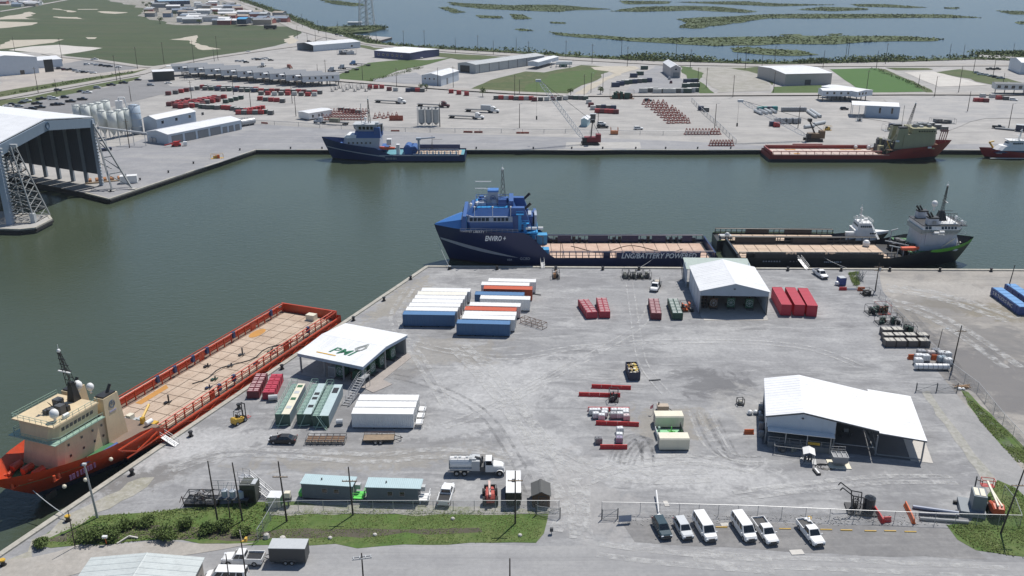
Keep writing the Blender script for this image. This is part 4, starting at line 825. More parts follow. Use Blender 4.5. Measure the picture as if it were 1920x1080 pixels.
# vacuum truck
def tractor_parts(t, x0, paint, sleeper=False, det=True):
    """bonneted cab whose rear wall is at x0"""
    b, g = B(), B(); b.loft([ring(x0+1.35, 1.0, .75, 1.9, .15), ring(x0+2.7, .88, .75, 1.75, .2), ring(x0+3.1, .78, .8, 1.45, .2)]); b.box(x0, x0+1.35, -1.05, 1.05, .75, 1.9); greenhouse(b, g, x0, x0+.02, x0+1.05, x0+1.35, 1.05, .95, 1.9, 2.85, 1)
    if sleeper: b.loft([ring(x0-1.5, 1.15, .8, 3.4, .12), ring(x0-.2, 1.15, .8, 3.5, .15), ring(x0+.5, 1.0, 2.6, 3.15, .15)])
    b.out('cab', paint, t); g.out('windows', GLASS, t)
    if det:
        for s in (-1, 1): B().cb(x0+3.05, s*.62, 1.0, .14, .3, .25).out('headlight', HEADL, t); B().loft([[(x0+2.35+.72*math.cos(a), s*1.12+dy, .5+.72*math.sin(a)) for a in [math.pi*k/7 for k in range(8)]] for dy in (-.18, .12)], False, False).out('mudguard', paint, t)
        B().cb(x0+3.15, 0, .4, .16, 2.0, .35).out('bumper', STEEL, t); B().cb(x0+3.08, 0, .95, .08, .9, .7).out('grille', STEEL, t)
rzv = along((842, 889), (937, 889)); pv = on(841, 893.5)
t = thing('vacuum_truck', 'white vacuum tanker truck parked crossways in the near yard', 'truck', (pv[0], pv[1]+1.2, 0), rzv)
B().box(.2, 6.3, -.45, -.25, .75, 1.0).box(.2, 6.3, .25, .45, .75, 1.0).box(6.3, 8.2, -.4, .4, .7, .95).out('chassis', DGREY, t)
B().tube((.25, 0, 2.0), (4.0, 0, 2.0), 1.02, 18).out('tank', WHITE, t, False); B().tube((.08, 0, 2.0), (.25, 0, 2.0), 1.08, 18).out('rear_door', GREY, t)
hp = B()
for x in (1.2, 1.9, 3.1): hp.cyl(x, 0, 2.98, 3.12, .25, n=10)
hp.out('manhole', LGREY, t); B().rail([(.4, -.55, 2.85), (3.9, -.55, 2.85)], .35, .03, 1).rail([(.4, .55, 2.85), (3.9, .55, 2.85)], .35, .03, 1).out('walkway_rail', GREY, t)
B().box(3.9, 5.2, -1.15, 1.15, 1.05, 2.85).box(3.5, 4.6, -.8, .8, 2.85, 3.1).out('equipment_box', LGREY, t); B().box(.2, 3.9, -1.25, -1.02, 1.2, 1.5).box(.2, 3.9, 1.02, 1.25, 1.2, 1.5).out('hose_tray', LGREY, t)
B().path([(5.2, -.5, 1.2), (5.5, -.5, 2.6), (5.2, -.4, 3.05), (4.4, -.2, 3.15)], .2, 8).path([(5.6, .5, 1), (5.6, .5, 2.9)], .17, 8).box(5.25, 6.1, -1.0, 1.0, .75, 1.7).out('blower', DGREY, t)
tractor_parts(t, 6.15, WHITE)
for x in (1.35, 2.65, 8.5):
    for s in (-1, 1): wheel(x, s*1.0, .5, .38, t)
# two portable offices
def portable(px, py, qx, qy, label, lime):
    t = thing('portable_office', label, 'cabin', on(px, py), along((px, py), (qx, qy)), 'grey portable offices by the fence'); L = 8.2
    B().box(0, L, 0, 2.6, .3, 2.9).out('wall', M('slate_blue_sheet', (.125, .155, .175), .6, .25, ribs=('X', 1.6, .04)), t); B().box(-.15, L+(.5 if not lime else .2), -.15, 2.75, 2.9, 3.0).out('roof', M('pale_blue_roof', (.40, .52, .54), .55, .2, ribs=('X', 1.0, .03)), t)
    B().box(.1, L-.1, .2, .5, 0, .3).box(.1, L-.1, 2.1, 2.4, 0, .3).out('skid', BLACK, t)
    for x in (3.4, 5.3): opening(t, L, 2.6, 's', x, x+.75, 1.5, 2.2, 'window', GREY)
    B().cyl(3, 1.3, 3.0, 3.3, .12, n=8).out('vent', DGREY, t); opening(t, L, 2.6, 'e', .5, 1.4, .35, 2.4, 'door', GREY)
    g = LIME if lime else WHITE
    B().box(L+.1, L+1.7, .1, 2.2, .55, .7).box(L+.2, L+.35, .2, .35, 0, .55).box(L+1.4, L+1.6, 1.9, 2.1, 0, .55).out('landing', g, t); B().rail([(L+.1, .1, .7), (L+1.65, .1, .7), (L+1.65, 2.2, .7)], .9, .05, .8).out('landing_rail', g, t)
    B().box(L+.06, L+.9, 1.6, 2.4, 1.4, 2.2).out('air_conditioner', LGREY, t)
    if lime: B().box(-.7, -.1, .3, 2.3, .3, 1.0).out('end_step', LIME if lime else GREY, t)
portable(567, 936, 665, 942, 'grey portable office with lime green steps, left of the pair', True); portable(688, 943, 785, 946, 'grey portable office with a white landing, right of the pair', False)
vehicle('pickup', WHITE, 'white pickup parked tail to the fence beside the right portable office', 'pickup', on(837, 933), math.radians(84))
# telehandler
t = thing('telehandler', 'red tractor-like telehandler with a pale boom beside the long white trailer', 'loader', on(919, 937), math.radians(93))
B().loft([ring(-2.0, .6, .7, 1.5, .15), ring(-1.6, .75, .6, 1.9, .15), ring(-.2, .75, .6, 1.9, .15), ring(1.6, .6, .7, 1.4, .1)]).out('body', M('faded_red', (.42, .07, .05), .6, .4), t); B().tube((-2.1, .05, 2.15), (2.8, .05, 1.6), .24, 4).out('boom', M('faded_pink', (.62, .44, .38), .6, .3), t)
b = B(); frame_box(b, 1.3, .9, 1.1, .06, -1.1, -1.0, 1.5).out('cab_frame', BLACK, t); B().box(2.6, 2.9, -.9, .9, .3, 1.0).out('fork_carriage', BLACK, t)
for x, r in ((-1.35, .72), (1.3, .62)):
    for s in (-1, 1): wheel(x, s*1.0, r, .45, t)
# white box trailer, shed
t = thing('box_trailer', 'long white-roofed box trailer with a black end, standing end-on at the fence', 'trailer', on(949, 952), 0); pa, pb = G(949, 952), G(972, 952); L = 6.4
t.rotation_euler = (0, 0, ang(pa, pb)); B().box(0, 2.3, 0, L, .45, 2.7).out('box_wall', BLACK, t); B().box(-.03, 2.33, -.03, L+.03, 2.7, 2.78).out('roof', WHITE, t); B().box(.9, 1.5, 3.0, 3.7, 2.78, 2.95).out('roof_vent', DGREY, t)
for x in (-.05, 2.35):
    for y in (2.4, 3.3): 
        w_ = B().tube((-.12, 0, 0), (.12, 0, 0), .36, 10).out('wheel', RUBBER, t); w_.location = (x, y, .36)
t = shed('garden_shed', 'small brown timber shed with a dark gabled roof near the gate', 'shed', G(998, 951), G(1031, 951), 3.4, 2.1, 2.75, 'y', BROWN, CHAR, ov=.18, openings=[('s', 1.0, 2.1, .1, 1.9, 'door', BROWN)])
r_ = random.Random(9)
# transformer yard
t = thing('switchgear_skid', 'open steel skid heaped with black hoses left of the transformers', 'skid', on(345, 950), along((345, 950), (398, 951)))
frame_box(B(), 5.2, 2.6, 1.0, .06, 0, 0, .5, 3).box(0, 5.2, 0, 2.6, .0, .5).out('skid_frame', BLACK, t); h = B()
for i in range(26):
    x, y = r_.uniform(.1, 4.6), r_.uniform(-.6, 2.5); h.path([(x, y, 1.1+r_.random()*.5), (x+r_.uniform(-1, 1), y+r_.uniform(-.5, .8), 1.5+r_.random()*.5), (x+r_.uniform(-1.5, 1.5), y+r_.uniform(-.5, .9), 1.2)], .06, 5, r_.choice((0, 0, 1, 2)))
h.out('hoses', [BLACK, M('brown_hose', (.09, .05, .045), .7, .3), GREY], t, kind='stuff')
t = thing('transformer_platform', 'raised platform carrying three round pole transformers', 'platform', on(408, 948), along((408, 948), (455, 950)))
B().box(0, 4.9, 0, 2.4, 1.0, 1.15).out('deck', DGREY, t)
for x in (.2, 2.4, 4.7): B().box(x-.12, x+.12, -.05, .15, 0, 1.0).out('leg', BLACK, t)
for x in (1.0, 2.3, 3.6):
    B().cyl(x, .9, 1.15, 2.3, .52, n=12).cyl(x, .9, 2.3, 2.45, .45, .2, 12).out('transformer', M('transformer_grey', (.40, .44, .48), .4, .2), t); B().tube((x-.1, .9, 2.4), (x-.25, 1.5, 3.3), .05).tube((x+.15, .9, 2.4), (x+.5, 1.6, 3.4), .05).out('bushing', LGREY, t)
for x in (-1.0, 5.0):
    fr = B().box(x-.05, x+.05, 1.3, 1.4, 1.15, 4.0)
B().tube((-1, 1.4, 3.7), (5.5, 1.6, 3.9), .05).tube((-.8, .6, 3.3), (5.3, .8, 3.5), .05).tube((0, 1.2, 1.15), (0, 1.2, 3.8), .06).tube((4.8, 1.2, 1.15), (4.8, 1.2, 3.8), .06).out('busbar', STEEL, t)
t = boxy('switch_house', 'tall dark olive switch cabinet between the transformers and the stair', 'cabinet', on(452, 944), along((452, 944), (475, 945)), [('cabinet_body', M('olive_black', (.055, .062, .05), .6, .4), [(0, 2.5, 0, 2.2, .2, 3.4)]), ('cap', LGREY, [(1.8, 2.5, .3, 1.9, 3.4, 3.5)]), ('door', BLACK, [(.2, 1.2, -.05, 0, .4, 2.6), (1.3, 2.3, -.05, 0, .4, 2.6)])])
stair('metal_stair', 'steep grey stair down from the olive switch cabinet to the yard', on(514, 930), along((514, 930), (470, 918)), 4.4, 1.3, 2.8, 1.4)
t = boxy('transformer_box', 'pale pad transformer box with a green side inside the corner fence', 'cabinet', on(503, 953), along((503, 953), (528, 954)), [('box_body', OFFW, [(0, 2.0, 0, 1.9, .15, 1.9)]), ('green_side', GREENP, [(2.0, 2.06, .1, 1.8, .3, 1.8)]), ('plinth', GREY, [(-.1, 2.1, -.1, 2.0, 0, .15)]), ('lid', PLASTIC, [(-.05, 2.05, -.05, 1.95, 1.9, 2.0)])])
# poles of the near yard
for (px, py, h, lb, kw) in [(408, 976, 10.5, 'dark wooden pole left of the round transformers', dict(r=.14, lean=(-.3, 0))), (455, 977, 10.3, 'dark wooden pole right of the round transformers', dict(r=.14, lean=(-.5, 0))), (432, 976, 3.6, 'short dark post between the two transformer poles', dict(r=.11)), (538, 978, 10.6, 'dark pole with a white meter box behind the transformer box', dict(arms=(2.6,), lean=(-.4, 0))), (662, 966, 8.6, 'utility pole standing before the left portable office', dict(arms=(2.4,), lean=(-.2, 0))),
      (966, 982, 9.3, 'utility pole standing before the long white box trailer', dict(arms=(1.6,))), (141, 1026, 6.4, 'thin pole at the shore left of the bushes', dict(r=.09)), (1641, 546, 7.6, 'utility pole with two crossarms by the black mesh crate', dict(arms=(1.0, 1.9), xf=True)), (1784, 695, 10.2, 'utility pole with one crossarm beside the white tanks', dict(arms=(1.2,), lean=(.4, 0))), (1757, 660, 5.4, 'short lamp pole behind the white tanks', dict(r=.09, lamp=True, lean=(.3, 0))),
      (1889, 545, 7.0, 'dark pole behind the blue skips at the right edge', dict(lean=(.6, 0))), (1876, 1000, 11.0, 'tall leaning pole standing in the grass at the lower right', dict(arms=(2.6,), lean=(1.4, 0))), (465, 1110, 9.5, 'pole with a yellow bracket in front of the hitched pickup', dict(lean=(-.1, 0), r=.11)), (434, 1120, 7.0, 'thin dark pole beside the roof of the lower left building', dict(r=.1))]:
    pole(on(px, py), h, lb, **kw)
t = pole(on(183, 971), 9.4, 'grey lamp pole at the quay beside the orange ship', mat=STEEL, r=.2, lean=(-.5, 0), name='lamp_pole'); B().cb(-.5, 0, 9.35, .55, .45, .3).out('lamp_head', LGREY, t)
t = thing('meter_box', 'white meter box fixed on the pole behind the transformer box', 'box', on(541, 948), 0); B().box(-.45, .45, -.4, .4, 1.6, 2.5).out('box_body', OFFW, t); B().box(-.5, .5, -.45, .45, .9, 1.6).out('base_unit', DGREY, t); B().cyl(0, 0, 0, .9, .12, n=6).out('post', DGREY, t)
t = thing('camera_bracket', 'yellow bracket on the pole in front of the hitched pickup', 'bracket', L2W(bpy.data.objects['utility_pole'], 0, 0), 0)
t.location = (G(465, 1110).x, G(465, 1110).y, 8.2); B().cb(.25, 0, 0, .9, .3, .12).cb(.55, .1, .12, .3, .5, .4).out('bracket_arm', YELLOW, t); B().tube((0, 0, .1), (-.1, 0, 1.8), .06).out('mast', OFFW, t)
for (px, py, h, lb, n_) in [(683, 1112, 6.5, 'pole top with a pale double crossarm over the front road', 2), (956, 1120, 6.3, 'bare pole top over the front road below the gate', 0)]:
    t = pole(on(px, py), h, lb, r=.14)
    for k in range(n_): B().box(-1.3, 1.3, -.3+k*.45, -.2+k*.45, h-.8, h-.65).out('crossarm', STEEL, t); 
    if n_:
        i_ = B()
        for x in (-1.1, -.3, .5, 1.2): i_.tube((x, -.3, h-.6), (x, .25, h-.6), .06)
        i_.out('insulators', LGREY, t); t.rotation_euler = (0, 0, .2)
# lower road: pickup with trailer, camper roof
vehicle('pickup', WHITE, 'white pickup hitched to the grey box trailer on the front road', 'pickup', on(457, 1054), along((500, 1057), (420, 1055)))
t = thing('box_trailer', 'dark grey enclosed box trailer hitched behind the white pickup', 'trailer', on(506, 1059), along((506, 1059), (577, 1060)), None)
B().box(0, 5.2, 0, 2.3, .5, 2.75).out('box_wall', M('charcoal_sheet', (.055, .058, .06), .5, .25), t); B().box(-.03, 5.23, -.03, 2.33, 2.75, 2.83).out('roof', LGREY, t); B().box(1.8, 3.8, -.06, 0, .55, 1.0).out('mudguard', DGREY, t)
for x in (2.3, 3.2):
    for y in (-.0, 2.3): wheel(x, y, .36, .24, t)
B().tube((-1.4, 1.15, .55), (0, .4, .6), .06).tube((-1.4, 1.15, .55), (0, 1.9, .6), .06).out('drawbar', BLACK, t)
vehicle('van', WHITE, 'white van roof cut off by the bottom edge beside the lower left building', 'van', on(425, 1089), math.radians(178))
# parked line
VG = 'vehicles parked along the front fence'
for kind, m_, lb, cat, px, py in (('suv', M('dark_teal_car', (.03, .06, .075), .3, .15), 'dark blue-grey car at the left end of the parked line', 'car', 1241, 997), ('suv', M('silver_car', (.55, .57, .58), .3, .15), 'silver-white sport utility car, second in the parked line', 'car', 1281, 998), ('van', WHITE, 'white van, the left one of two in the parked line', 'van', 1321, 998), ('van', WHITE, 'white van, the right one of two in the parked line', 'van', 1394, 998), ('pickup', WHITE, 'white pickup parked right beside the right white van', 'pickup', 1434, 1003), ('pickup', WHITE, 'white pickup with a loaded bed standing alone at the right end of the line', 'pickup', 1519, 1006)):
    vehicle(kind, m_, lb, cat, on(px, py), math.radians(-80.5), VG)
t = thing('bed_load', 'pale sacks and yellow hose lying in the bed of the lone white pickup', 'load', (*L2W(bpy.data.objects['pickup_truck'], 0, 0)[:2], 0), 0); q = G(1513.5, 985); t.location = (q.x, q.y, 1.05)
B().ball(-.35, 0, .1, .35, .6).ball(.2, .2, .1, .3, .7).ball(0, -.5, .1, .3, .6).out('sacks', PLASTIC, t); B().path([(.3, -.3, .2), (.5, .1, .35), (.3, .5, .25), (.05, .2, .3)], .08, 5).out('hose', YELLOW, t)
for i, (px, py) in enumerate(((1352, 989), (1471, 992), (1548, 993.5), (1586, 994.5), (1631, 996), (1668, 996), (1706, 997.5))):
    a = G(px-10, py); t = thing('parking_stop', ['yellow parking stop between the two white vans', 'yellow parking stop left of the lone pickup', 'yellow parking stop right of the lone pickup', 'third yellow parking stop from the right end past the pickups', 'yellow parking stop below the black machine', 'yellow parking stop below the red barriers', 'yellow parking stop nearest the right grass corner'][i], 'parking stop', a, ang(a, G(px+10, py+.3)), 'yellow parking stops'); B().xprism([(-.12, 0), (-.07, .14), (.07, .14), (.12, 0)], 0, 1.75).out('kerb_block', YELLOW, t)
# black well-service machine and right-hand plant
t = thing('crane_unit', 'black skid machine with a bent derrick arm behind the front fence', 'machine', on(1590, 966), along((1590, 966), (1640, 970)))
B().box(0, 4.4, 0, 3.2, 0, .3).out('base', BLACK, t); junk(B(), 2.2, 3, 2.6, 16, r_, .3, .2).out('machinery', [BLACK, DGREY], t); B().cyl(3.3, 1.4, .3, 2.6, .85, n=12).cyl(3.3, 1.4, 2.6, 2.95, .8, .3, 12).out('tank', M('gloss_black', (.03, .034, .04), .25, .2), t)
for s in (.5, 2.0): B().path([(.9, s, .3), (.5, s, 3.2), (-1.2, s+.2, 4.4), (-1.5, s+.2, 3.9)], .1, 5).path([(2.2, s, .3), (2.1, s, 3.0), (.5, s, 3.2)], .09, 5).out('derrick_arm', BLACK, t)
barrier((1638, 955), (1655, 982), RED, 'short red barrier running away from the fence beside the black machine', 'loose barriers near the front fence'); barrier((1656, 978), (1670, 977.5), RED, 'short red barrier lying along the front fence', 'loose barriers near the front fence'); barrier((1697, 948), (1714, 983), ORANGE, 'long orange barrier running away from the fence by the pipes', 'loose barriers near the front fence')
for i, (a, c) in enumerate((((1711, 953), (1797, 965)), ((1723, 966), (1797, 970)), ((1724, 975), (1815, 982)))):
    g = G(*a); t = thing('pipe_length', ['long blue-grey pipe, furthest of the three by the boom lift', 'dark navy pipe in the middle of the three by the boom lift', 'long grey trough nearest the fence by the boom lift'][i], 'pipe', (g.x, g.y, 0), ang(g, G(*c)), 'pipes by the boom lift'); L = (G(*c)-g).length
    B().tube((0, 0, .3), (L, 0, .3), .28, 10).out('pipe_barrel', [M('blue_grey_pipe', (.25, .29, .38), .5, .3), NAVY, GREY][i], t); B().box(.6, .8, -.4, .4, 0, .06).box(L-.8, L-.6, -.4, .4, 0, .06).out('bearer', WOOD, t)
t = boxy('weight_block', 'grey counterweight machine with a tall block beside the boom lift', 'machine', on(1800, 967), along((1800, 967), (1831, 972)), [('base', M('plate_grey', (.20, .225, .245), .5, .3), [(0, 3.6, 0, 4.2, .1, .9)]), ('tower_block', M('block_grey', (.16, .19, .215), .5, .3), [(1.6, 3.5, .8, 3.6, .9, 3.4)]), ('cap_plate', OFFW, [(1.75, 2.4, 1.1, 3.3, 3.4, 3.48), (2.6, 3.3, 1.1, 3.3, 3.4, 3.48)]), ('outrigger', BLACK, [(-.6, 0, .4, .8, 0, .5), (-.6, 0, 3.2, 3.6, 0, .5)])])
t = thing('boom_lift', 'folded red-orange boom lift at the right yard corner', 'lift', on(1862, 962), along((1862, 962), (1840, 915))); B().box(-2.0, 1.2, -.9, .9, .6, 1.2).out('chassis', BLACK, t)
B().loft([ring(-2.3, .8, 1.2, 2.2, .2), ring(-1.2, .95, 1.2, 2.5, .2), ring(.6, .8, 1.2, 1.9, .2)]).out('turntable', M('lift_orange', (.50, .085, .03), .5, .3), t); B().tube((-2.1, .2, 2.6), (4.5, .2, 2.9), .2).tube((-1.9, -.4, 2.5), (3.8, -.4, 1.9), .16).out('boom', OFFW, t); b = B(); frame_box(b, 1.0, 1.9, 1.1, .06, 4.5, -1, 1.9).box(4.5, 5.5, -1, .9, 1.85, 1.9).out('basket', M('lift_red', (.46, .05, .035), .5, .3), t)
for x in (-1.5, .8):
    for s in (-1, 1): wheel(x, s*1.0, .52, .4, t)
t = thing('light_tower', 'dark upright mast standing between the grey block and the boom lift', 'mast', on(1822, 942)); B().cyl(0, 0, .15, 4.8, .12, n=6).out('shaft', DGREY, t); B().cb(0, 0, 0, 1.1, 1.1, .15).out('base', DGREY, t); B().tube((0, 0, 4.2), (1.3, .3, 3.6), .07).out('arm', RUST, t)
# centre yard: red barriers, white totes, dumpsters
BG = 'red barriers at mid yard'
for a, c, lb in (((1109, 727), (1183, 730), 'red barrier row farthest from the camera, below the blue skip'), ((1085, 742), (1163, 744), 'red barrier row broken by the black generator'), ((1102, 770), (1180, 771), 'red barrier row mostly hidden behind the white totes'), ((1117, 796), (1198, 799), 'long red barrier row just in front of the white totes'), ((1125, 841), (1176, 841), 'short red barrier row nearest the camera')): barrier(a, c, RED, lb, BG, w_=.6, h=.8)
def tote(p, rz, label, group, m_=None):
    m_ = m_ or PLASTIC
    if ('tote', m_.name) in CON: return dup(CON['tote', m_.name], p, rz, label, group)
    t = thing('liquid_tote', label, 'tote', p, rz, group); B().box(-.6, .6, -.5, .5, .14, .2).box(-.6, -.45, -.5, .5, 0, .14).box(.45, .6, -.5, .5, 0, .14).out('pallet', DGREY, t)
    b = B(); pr = lambda z, k: [(-.58+k, -.48+k, z), (.58-k, -.48+k, z), (.58-k, .48-k, z), (-.58+k, .48-k, z)]
    b.loft([pr(.2, .05), pr(.3, 0), pr(1.05, 0), pr(1.22, .1)]).cyl(0, 0, 1.2, 1.3, .14, n=8); b.out('bottle', m_, t); frame_box(B(), 1.2, 1.0, .95, .022, -.6, -.5, .2, 4).out('cage', STEEL, t)
    CON['tote', m_.name] = t; return t
TG = 'white totes among the red barriers'; tl = ['at the left end of the rear line', 'second from left in the rear line', 'third from left in the rear line', 'third from right in the rear line', 'second from right in the rear line', 'at the right end of the rear line']
for i, px in enumerate((1110, 1120, 1134, 1151, 1163, 1173)): tote(on(px, 777), R.uniform(-.1, .1), 'white liquid tote '+tl[i]+' by the barriers', TG)
for i, (px, py) in enumerate(((1117, 784), (1133, 782), (1128, 787), (1150, 784), (1162, 784), (1173, 781), (1174, 788))): tote(on(px, py), R.uniform(-.15, .15), 'white liquid tote '+['at the left end of the front line', 'standing behind the small front tote', 'pushed forward near the left of the front line', 'greyish and full, mid front line', 'right of the greyish one in the front line', 'at the right end of the front line', 'pinkish, at the front right corner'][i]+' by the barriers', TG, {3: M('grey_plastic', (.42, .42, .43), .45, .3), 6: M('pink_plastic', (.62, .50, .50), .45, .3)}.get(i))
for i, (px, py, m_) in enumerate(((1162, 812, PLASTIC), (1161, 823, PLASTIC), (1161, 830, M('violet_plastic', (.30, .26, .36), .45, .3)))): tote(on(px, py), R.uniform(-.1, .1), ['white tote farthest back in the short file above the near barrier', 'white tote in the middle of the short file above the near barrier', 'violet-sided tote nearest the near barrier'][i], 'totes above the near barrier', m_)
tote(on(1122, 831), .1, 'lone grey tote left of the near red barrier', 'totes above the near barrier', M('dark_plastic', (.15, .15, .16), .5, .3))
skid(on(1143, 755), 1.7, 1.8, 2.3, 0, BLACK, BLACK, DGREY, 'black generator standing at the end of the second red barrier row', 'generator', seed=11, n=16, name='generator')
def dumpster(px, py, L, W, Hh, rz, m_, label):
    t = thing('skip', label, 'skip', on(px, py), rz); z = .15
    b = B()
    for x0, x1, y0, y1 in ((0, .08, 0, L), (W-.08, W, 0, L), (.08, W-.08, 0, .08), (.08, W-.08, L-.08, L)): b.box(x0, x1, y0, y1, z, z+Hh)
    b.box(.08, W-.08, .08, L-.08, z, z+.08); b.out('skip_body', m_, t); rb_ = B()
    for i in range(5): rb_.box(-.08, 0, L*(i+.3)/5, L*(i+.5)/5, z, z+Hh).box(W, W+.08, L*(i+.3)/5, L*(i+.5)/5, z, z+Hh)
    rb_.out('rib', m_, t); B().box(.2, .4, .1, L-.1, 0, z).box(W-.4, W-.2, .1, L-.1, 0, z).out('runner', BLACK, t); return t
rzd = along((1187, 714), (1177, 685)); dumpster(1179, 714, 5.2, 2.3, 1.7, rzd-math.pi/2, NAVY, 'navy blue skip filled with pale and yellow rubbish')
t = thing('rubbish', 'heap of cream and yellow packing filling the navy skip', 'rubbish', L2W(bpy.data.objects['skip'], 1.15, 2.6), rzd); b = B()
for i in range(46): b.ball(r_.uniform(-2.2, 2.2), r_.uniform(-.85, .85), 1.35+r_.random()*.35, r_.uniform(.2, .42), .6, 6, 3, r_.choice((0, 0, 1, 2)))
b.out('packing', [OFFW, M('packing_yellow', (.60, .45, .12), .8, .3), WOOD], t, kind='stuff')
t = thing('steel_bar', 'dark steel beam lying right of the navy skip', 'beam', on(1217, 714), along((1217, 714), (1239, 712.5))); B().box(0, 2.4, -.12, .12, 0, .22).out('bar', DGREY, t); B().box(.2, .35, -.2, .2, .22, .3).out('lug', GREY, t)
# cream double tank unit
def creambox(px, py, qx, qy, label, D):
    t = thing('cream_tank', label, 'tank', on(px, py), along((px, py), (qx, qy)), 'cream tanks of the treatment unit'); L = (G(qx, qy)-G(px, py)).length
    prf = [(0, .2), (0, 2.1), (.2, 2.35), (D-.2, 2.35), (D, 2.1), (D, .2)]
    B().xprism(prf, 0, L).out('tank_shell', OFFW, t); B().box(.2, L-.2, .1, .4, 0, .2).box(.2, L-.2, D-.4, D-.1, 0, .2).out('runner', BLACK, t); B().box(-.05, -.001, .9, 1.6, .4, 2.3).out('door', GREY, t); return t
creambox(1236, 845, 1292, 845, 'cream tank nearest the camera with rounded edges, part of the open green unit', 2.5); creambox(1228, 802.5, 1281, 802.5, 'cream tank at the rear of the open green unit', 2.5)
t = thing('treatment_deck', 'pale green deck with lime green pumps between the two cream tanks', 'deck', on(1232, 824.5), along((1232, 829), (1286, 829))); W_ = 4.5
B().box(.2, W_, .3, 3.0, .1, .35).out('deck_plate', M('mint_green', (.22, .52, .27), .5, .25), t); B().box(W_, W_+.12, -.2, 3.0, .1, 1.9).out('side_wall', BLACK, t); B().box(.0, .12, -.2, 3.0, .1, 1.1).out('side_rail', LGREY, t); B().cyl(.5, 1.4, .3, 1.8, .22, n=8).out('column', PGREEN, t)
B().box(2.3, 3.0, 1.0, 1.6, .35, .9).tube((2.7, 1.3, .9), (2.7, 1.3, 1.9), .1, 6).tube((2.0, 1.3, 1.2), (3.4, 1.2, 1.0), .12, 6).out('pump', LIME, t)
t = thing('generator_box', 'tan generator box with a black exhaust behind the rear cream tank', 'generator', on(1233, 772), .0); B().box(0, 2.1, 0, 1.3, .1, 1.1).out('housing', M('tan_box', (.42, .34, .26), .6, .3), t); B().cyl(.3, .9, 1.1, 1.6, .12, n=8).out('exhaust', BLACK, t); B().path([(2.1, .5, .5), (2.8, .2, .1), (3.3, .0, .06)], .08, 5).out('hose', BLACK, t)
t = thing('flag_stand', 'thin pole with a pink and white flag by the tan generator box', 'flag', on(1224, 777)); B().cyl(0, 0, 0, 2.2, .04, n=6).out('pole', STEEL, t); B().add([(0, 0, 2.2), (-.3, .05, 1.9), (-.55, 0, 1.7), (-.6, .05, 1.1), (-.25, 0, 1.2), (0, .03, 1.4)], [(0, 1, 2, 3, 4, 5)]).out('flag_cloth', M('pink_cloth', (.62, .25, .28), .8, .2), t)
# mid yard
for i, px in enumerate((1174, 1187, 1200, 1214)): skid(on(px-5, 524), 1.75, 3.2, 1.8, .02, BLACK, DGREY, M('camouflage_grey', (.17, .18, .15), .7, .4), ['left end one of four black framed pump skids at the quay edge', 'second from left of four black framed pump skids at the quay edge', 'third from left of four black framed pump skids at the quay edge', 'right end one of four black framed pump skids near the flat truck'][i], 'pump skid', 'black pump skids at the quay edge', seed=20+i, n=22, name='pump_skid')
skid(on(1036, 524), 1.9, 3.2, 2.0, .0, BLACK, M('tan_orange', (.42, .21, .09), .6, .4), DGREY, 'orange-topped black skid unit standing alone near the quay', 'pump skid', seed=30, n=18, name='pump_skid')
skid(on(1281, 586), 2.6, 3.4, 1.8, .1, BLACK, ORANGE, DGREY, 'black and orange machine in the shade left of the quay shed', 'machine', seed=31, n=16, name='drill_unit')
t = thing('flatbed_truck', 'white flatbed pickup facing the camera by the black pump skids', 'truck', on(1229, 541), along((1238, 526), (1222, 556))); B().loft([ring(.3, 1.0, .5, 1.15, .1), ring(1.9, 1.0, .5, 1.15, .1), ring(3.0, .92, .5, 1.05, .15), ring(3.2, .8, .55, .85, .1)]).out('body', WHITE, t); b, g = B(), B(); greenhouse(b, g, .3, .45, 1.4, 2.05, .97, .8, 1.15, 1.95, 2); b.out('cab', WHITE, t); g.out('windows', GLASS, t)
B().box(-3.4, .2, -1.15, 1.15, .9, 1.02).out('flatbed', DGREY, t); B().box(0, .2, -1.1, 1.1, 1.02, 1.9).rail([(-3.3, -1.1, 1.02), (-.1, -1.1, 1.02)], .3, .04, 1).out('headboard', BLACK, t); B().box(-2.8, -1.2, -.5, .5, 1.02, 1.5).out('load_box', M('load_beige', (.45, .4, .33), .7, .3), t); B().tube((-.3, .9, 1.0), (-.5, .9, 3.0), .08).out('crane_post', BLACK, t)
for x in (-2.0, 2.1):
    for s in (-1, 1): wheel(x, s*.95, .42, .3, t)
t = thing('truss_frame', 'rusty lattice frame lying slantwise at mid yard', 'frame', on(976, 605), along((976, 605), (1027, 621))); b = B(); frame_box(b, 6.6, 1.6, 1.3, .055, xs=4)
for i in range(4): b.tube((i*1.65, 0, .65), (i*1.65+1.65, 0, .65), .05).tube((i*1.65, 0, 1.3), (i*1.65+1.65, 1.6, 1.3), .04)
b.out('lattice', RUST, t)
for (a, c, lb) in (((978, 549), (1014, 554), 'thin dark pipe lying right of the container block'), ((975, 558), (995, 559), 'short dark pipe lying nearest the right container block')):
    g = G(*a); t = thing('loose_pipe', lb, 'pipe', g, ang(g, G(*c)), 'loose pipes beside the containers'); B().tube((0, 0, .16), ((G(*c)-g).length, 0, .16), .12, 6).out('pipe_barrel', DGREY, t); B().box(.3, .5, -.3, .3, 0, .05).out('bearer', WOOD, t)
t = thing('tarpaulin_heap', 'crumpled black and white tarpaulin heap beyond the crimson tote tanks', 'heap', on(1094, 568)); b = B()
for i in range(9): b.ball(r_.uniform(-1.5, 1.4), r_.uniform(-.9, .9), .1, r_.uniform(.5, .9), .5, 8, 3, i % 2)
b.out('folds', [M('grey_tarp', (.45, .45, .46), .7, .3), BLACK], t)
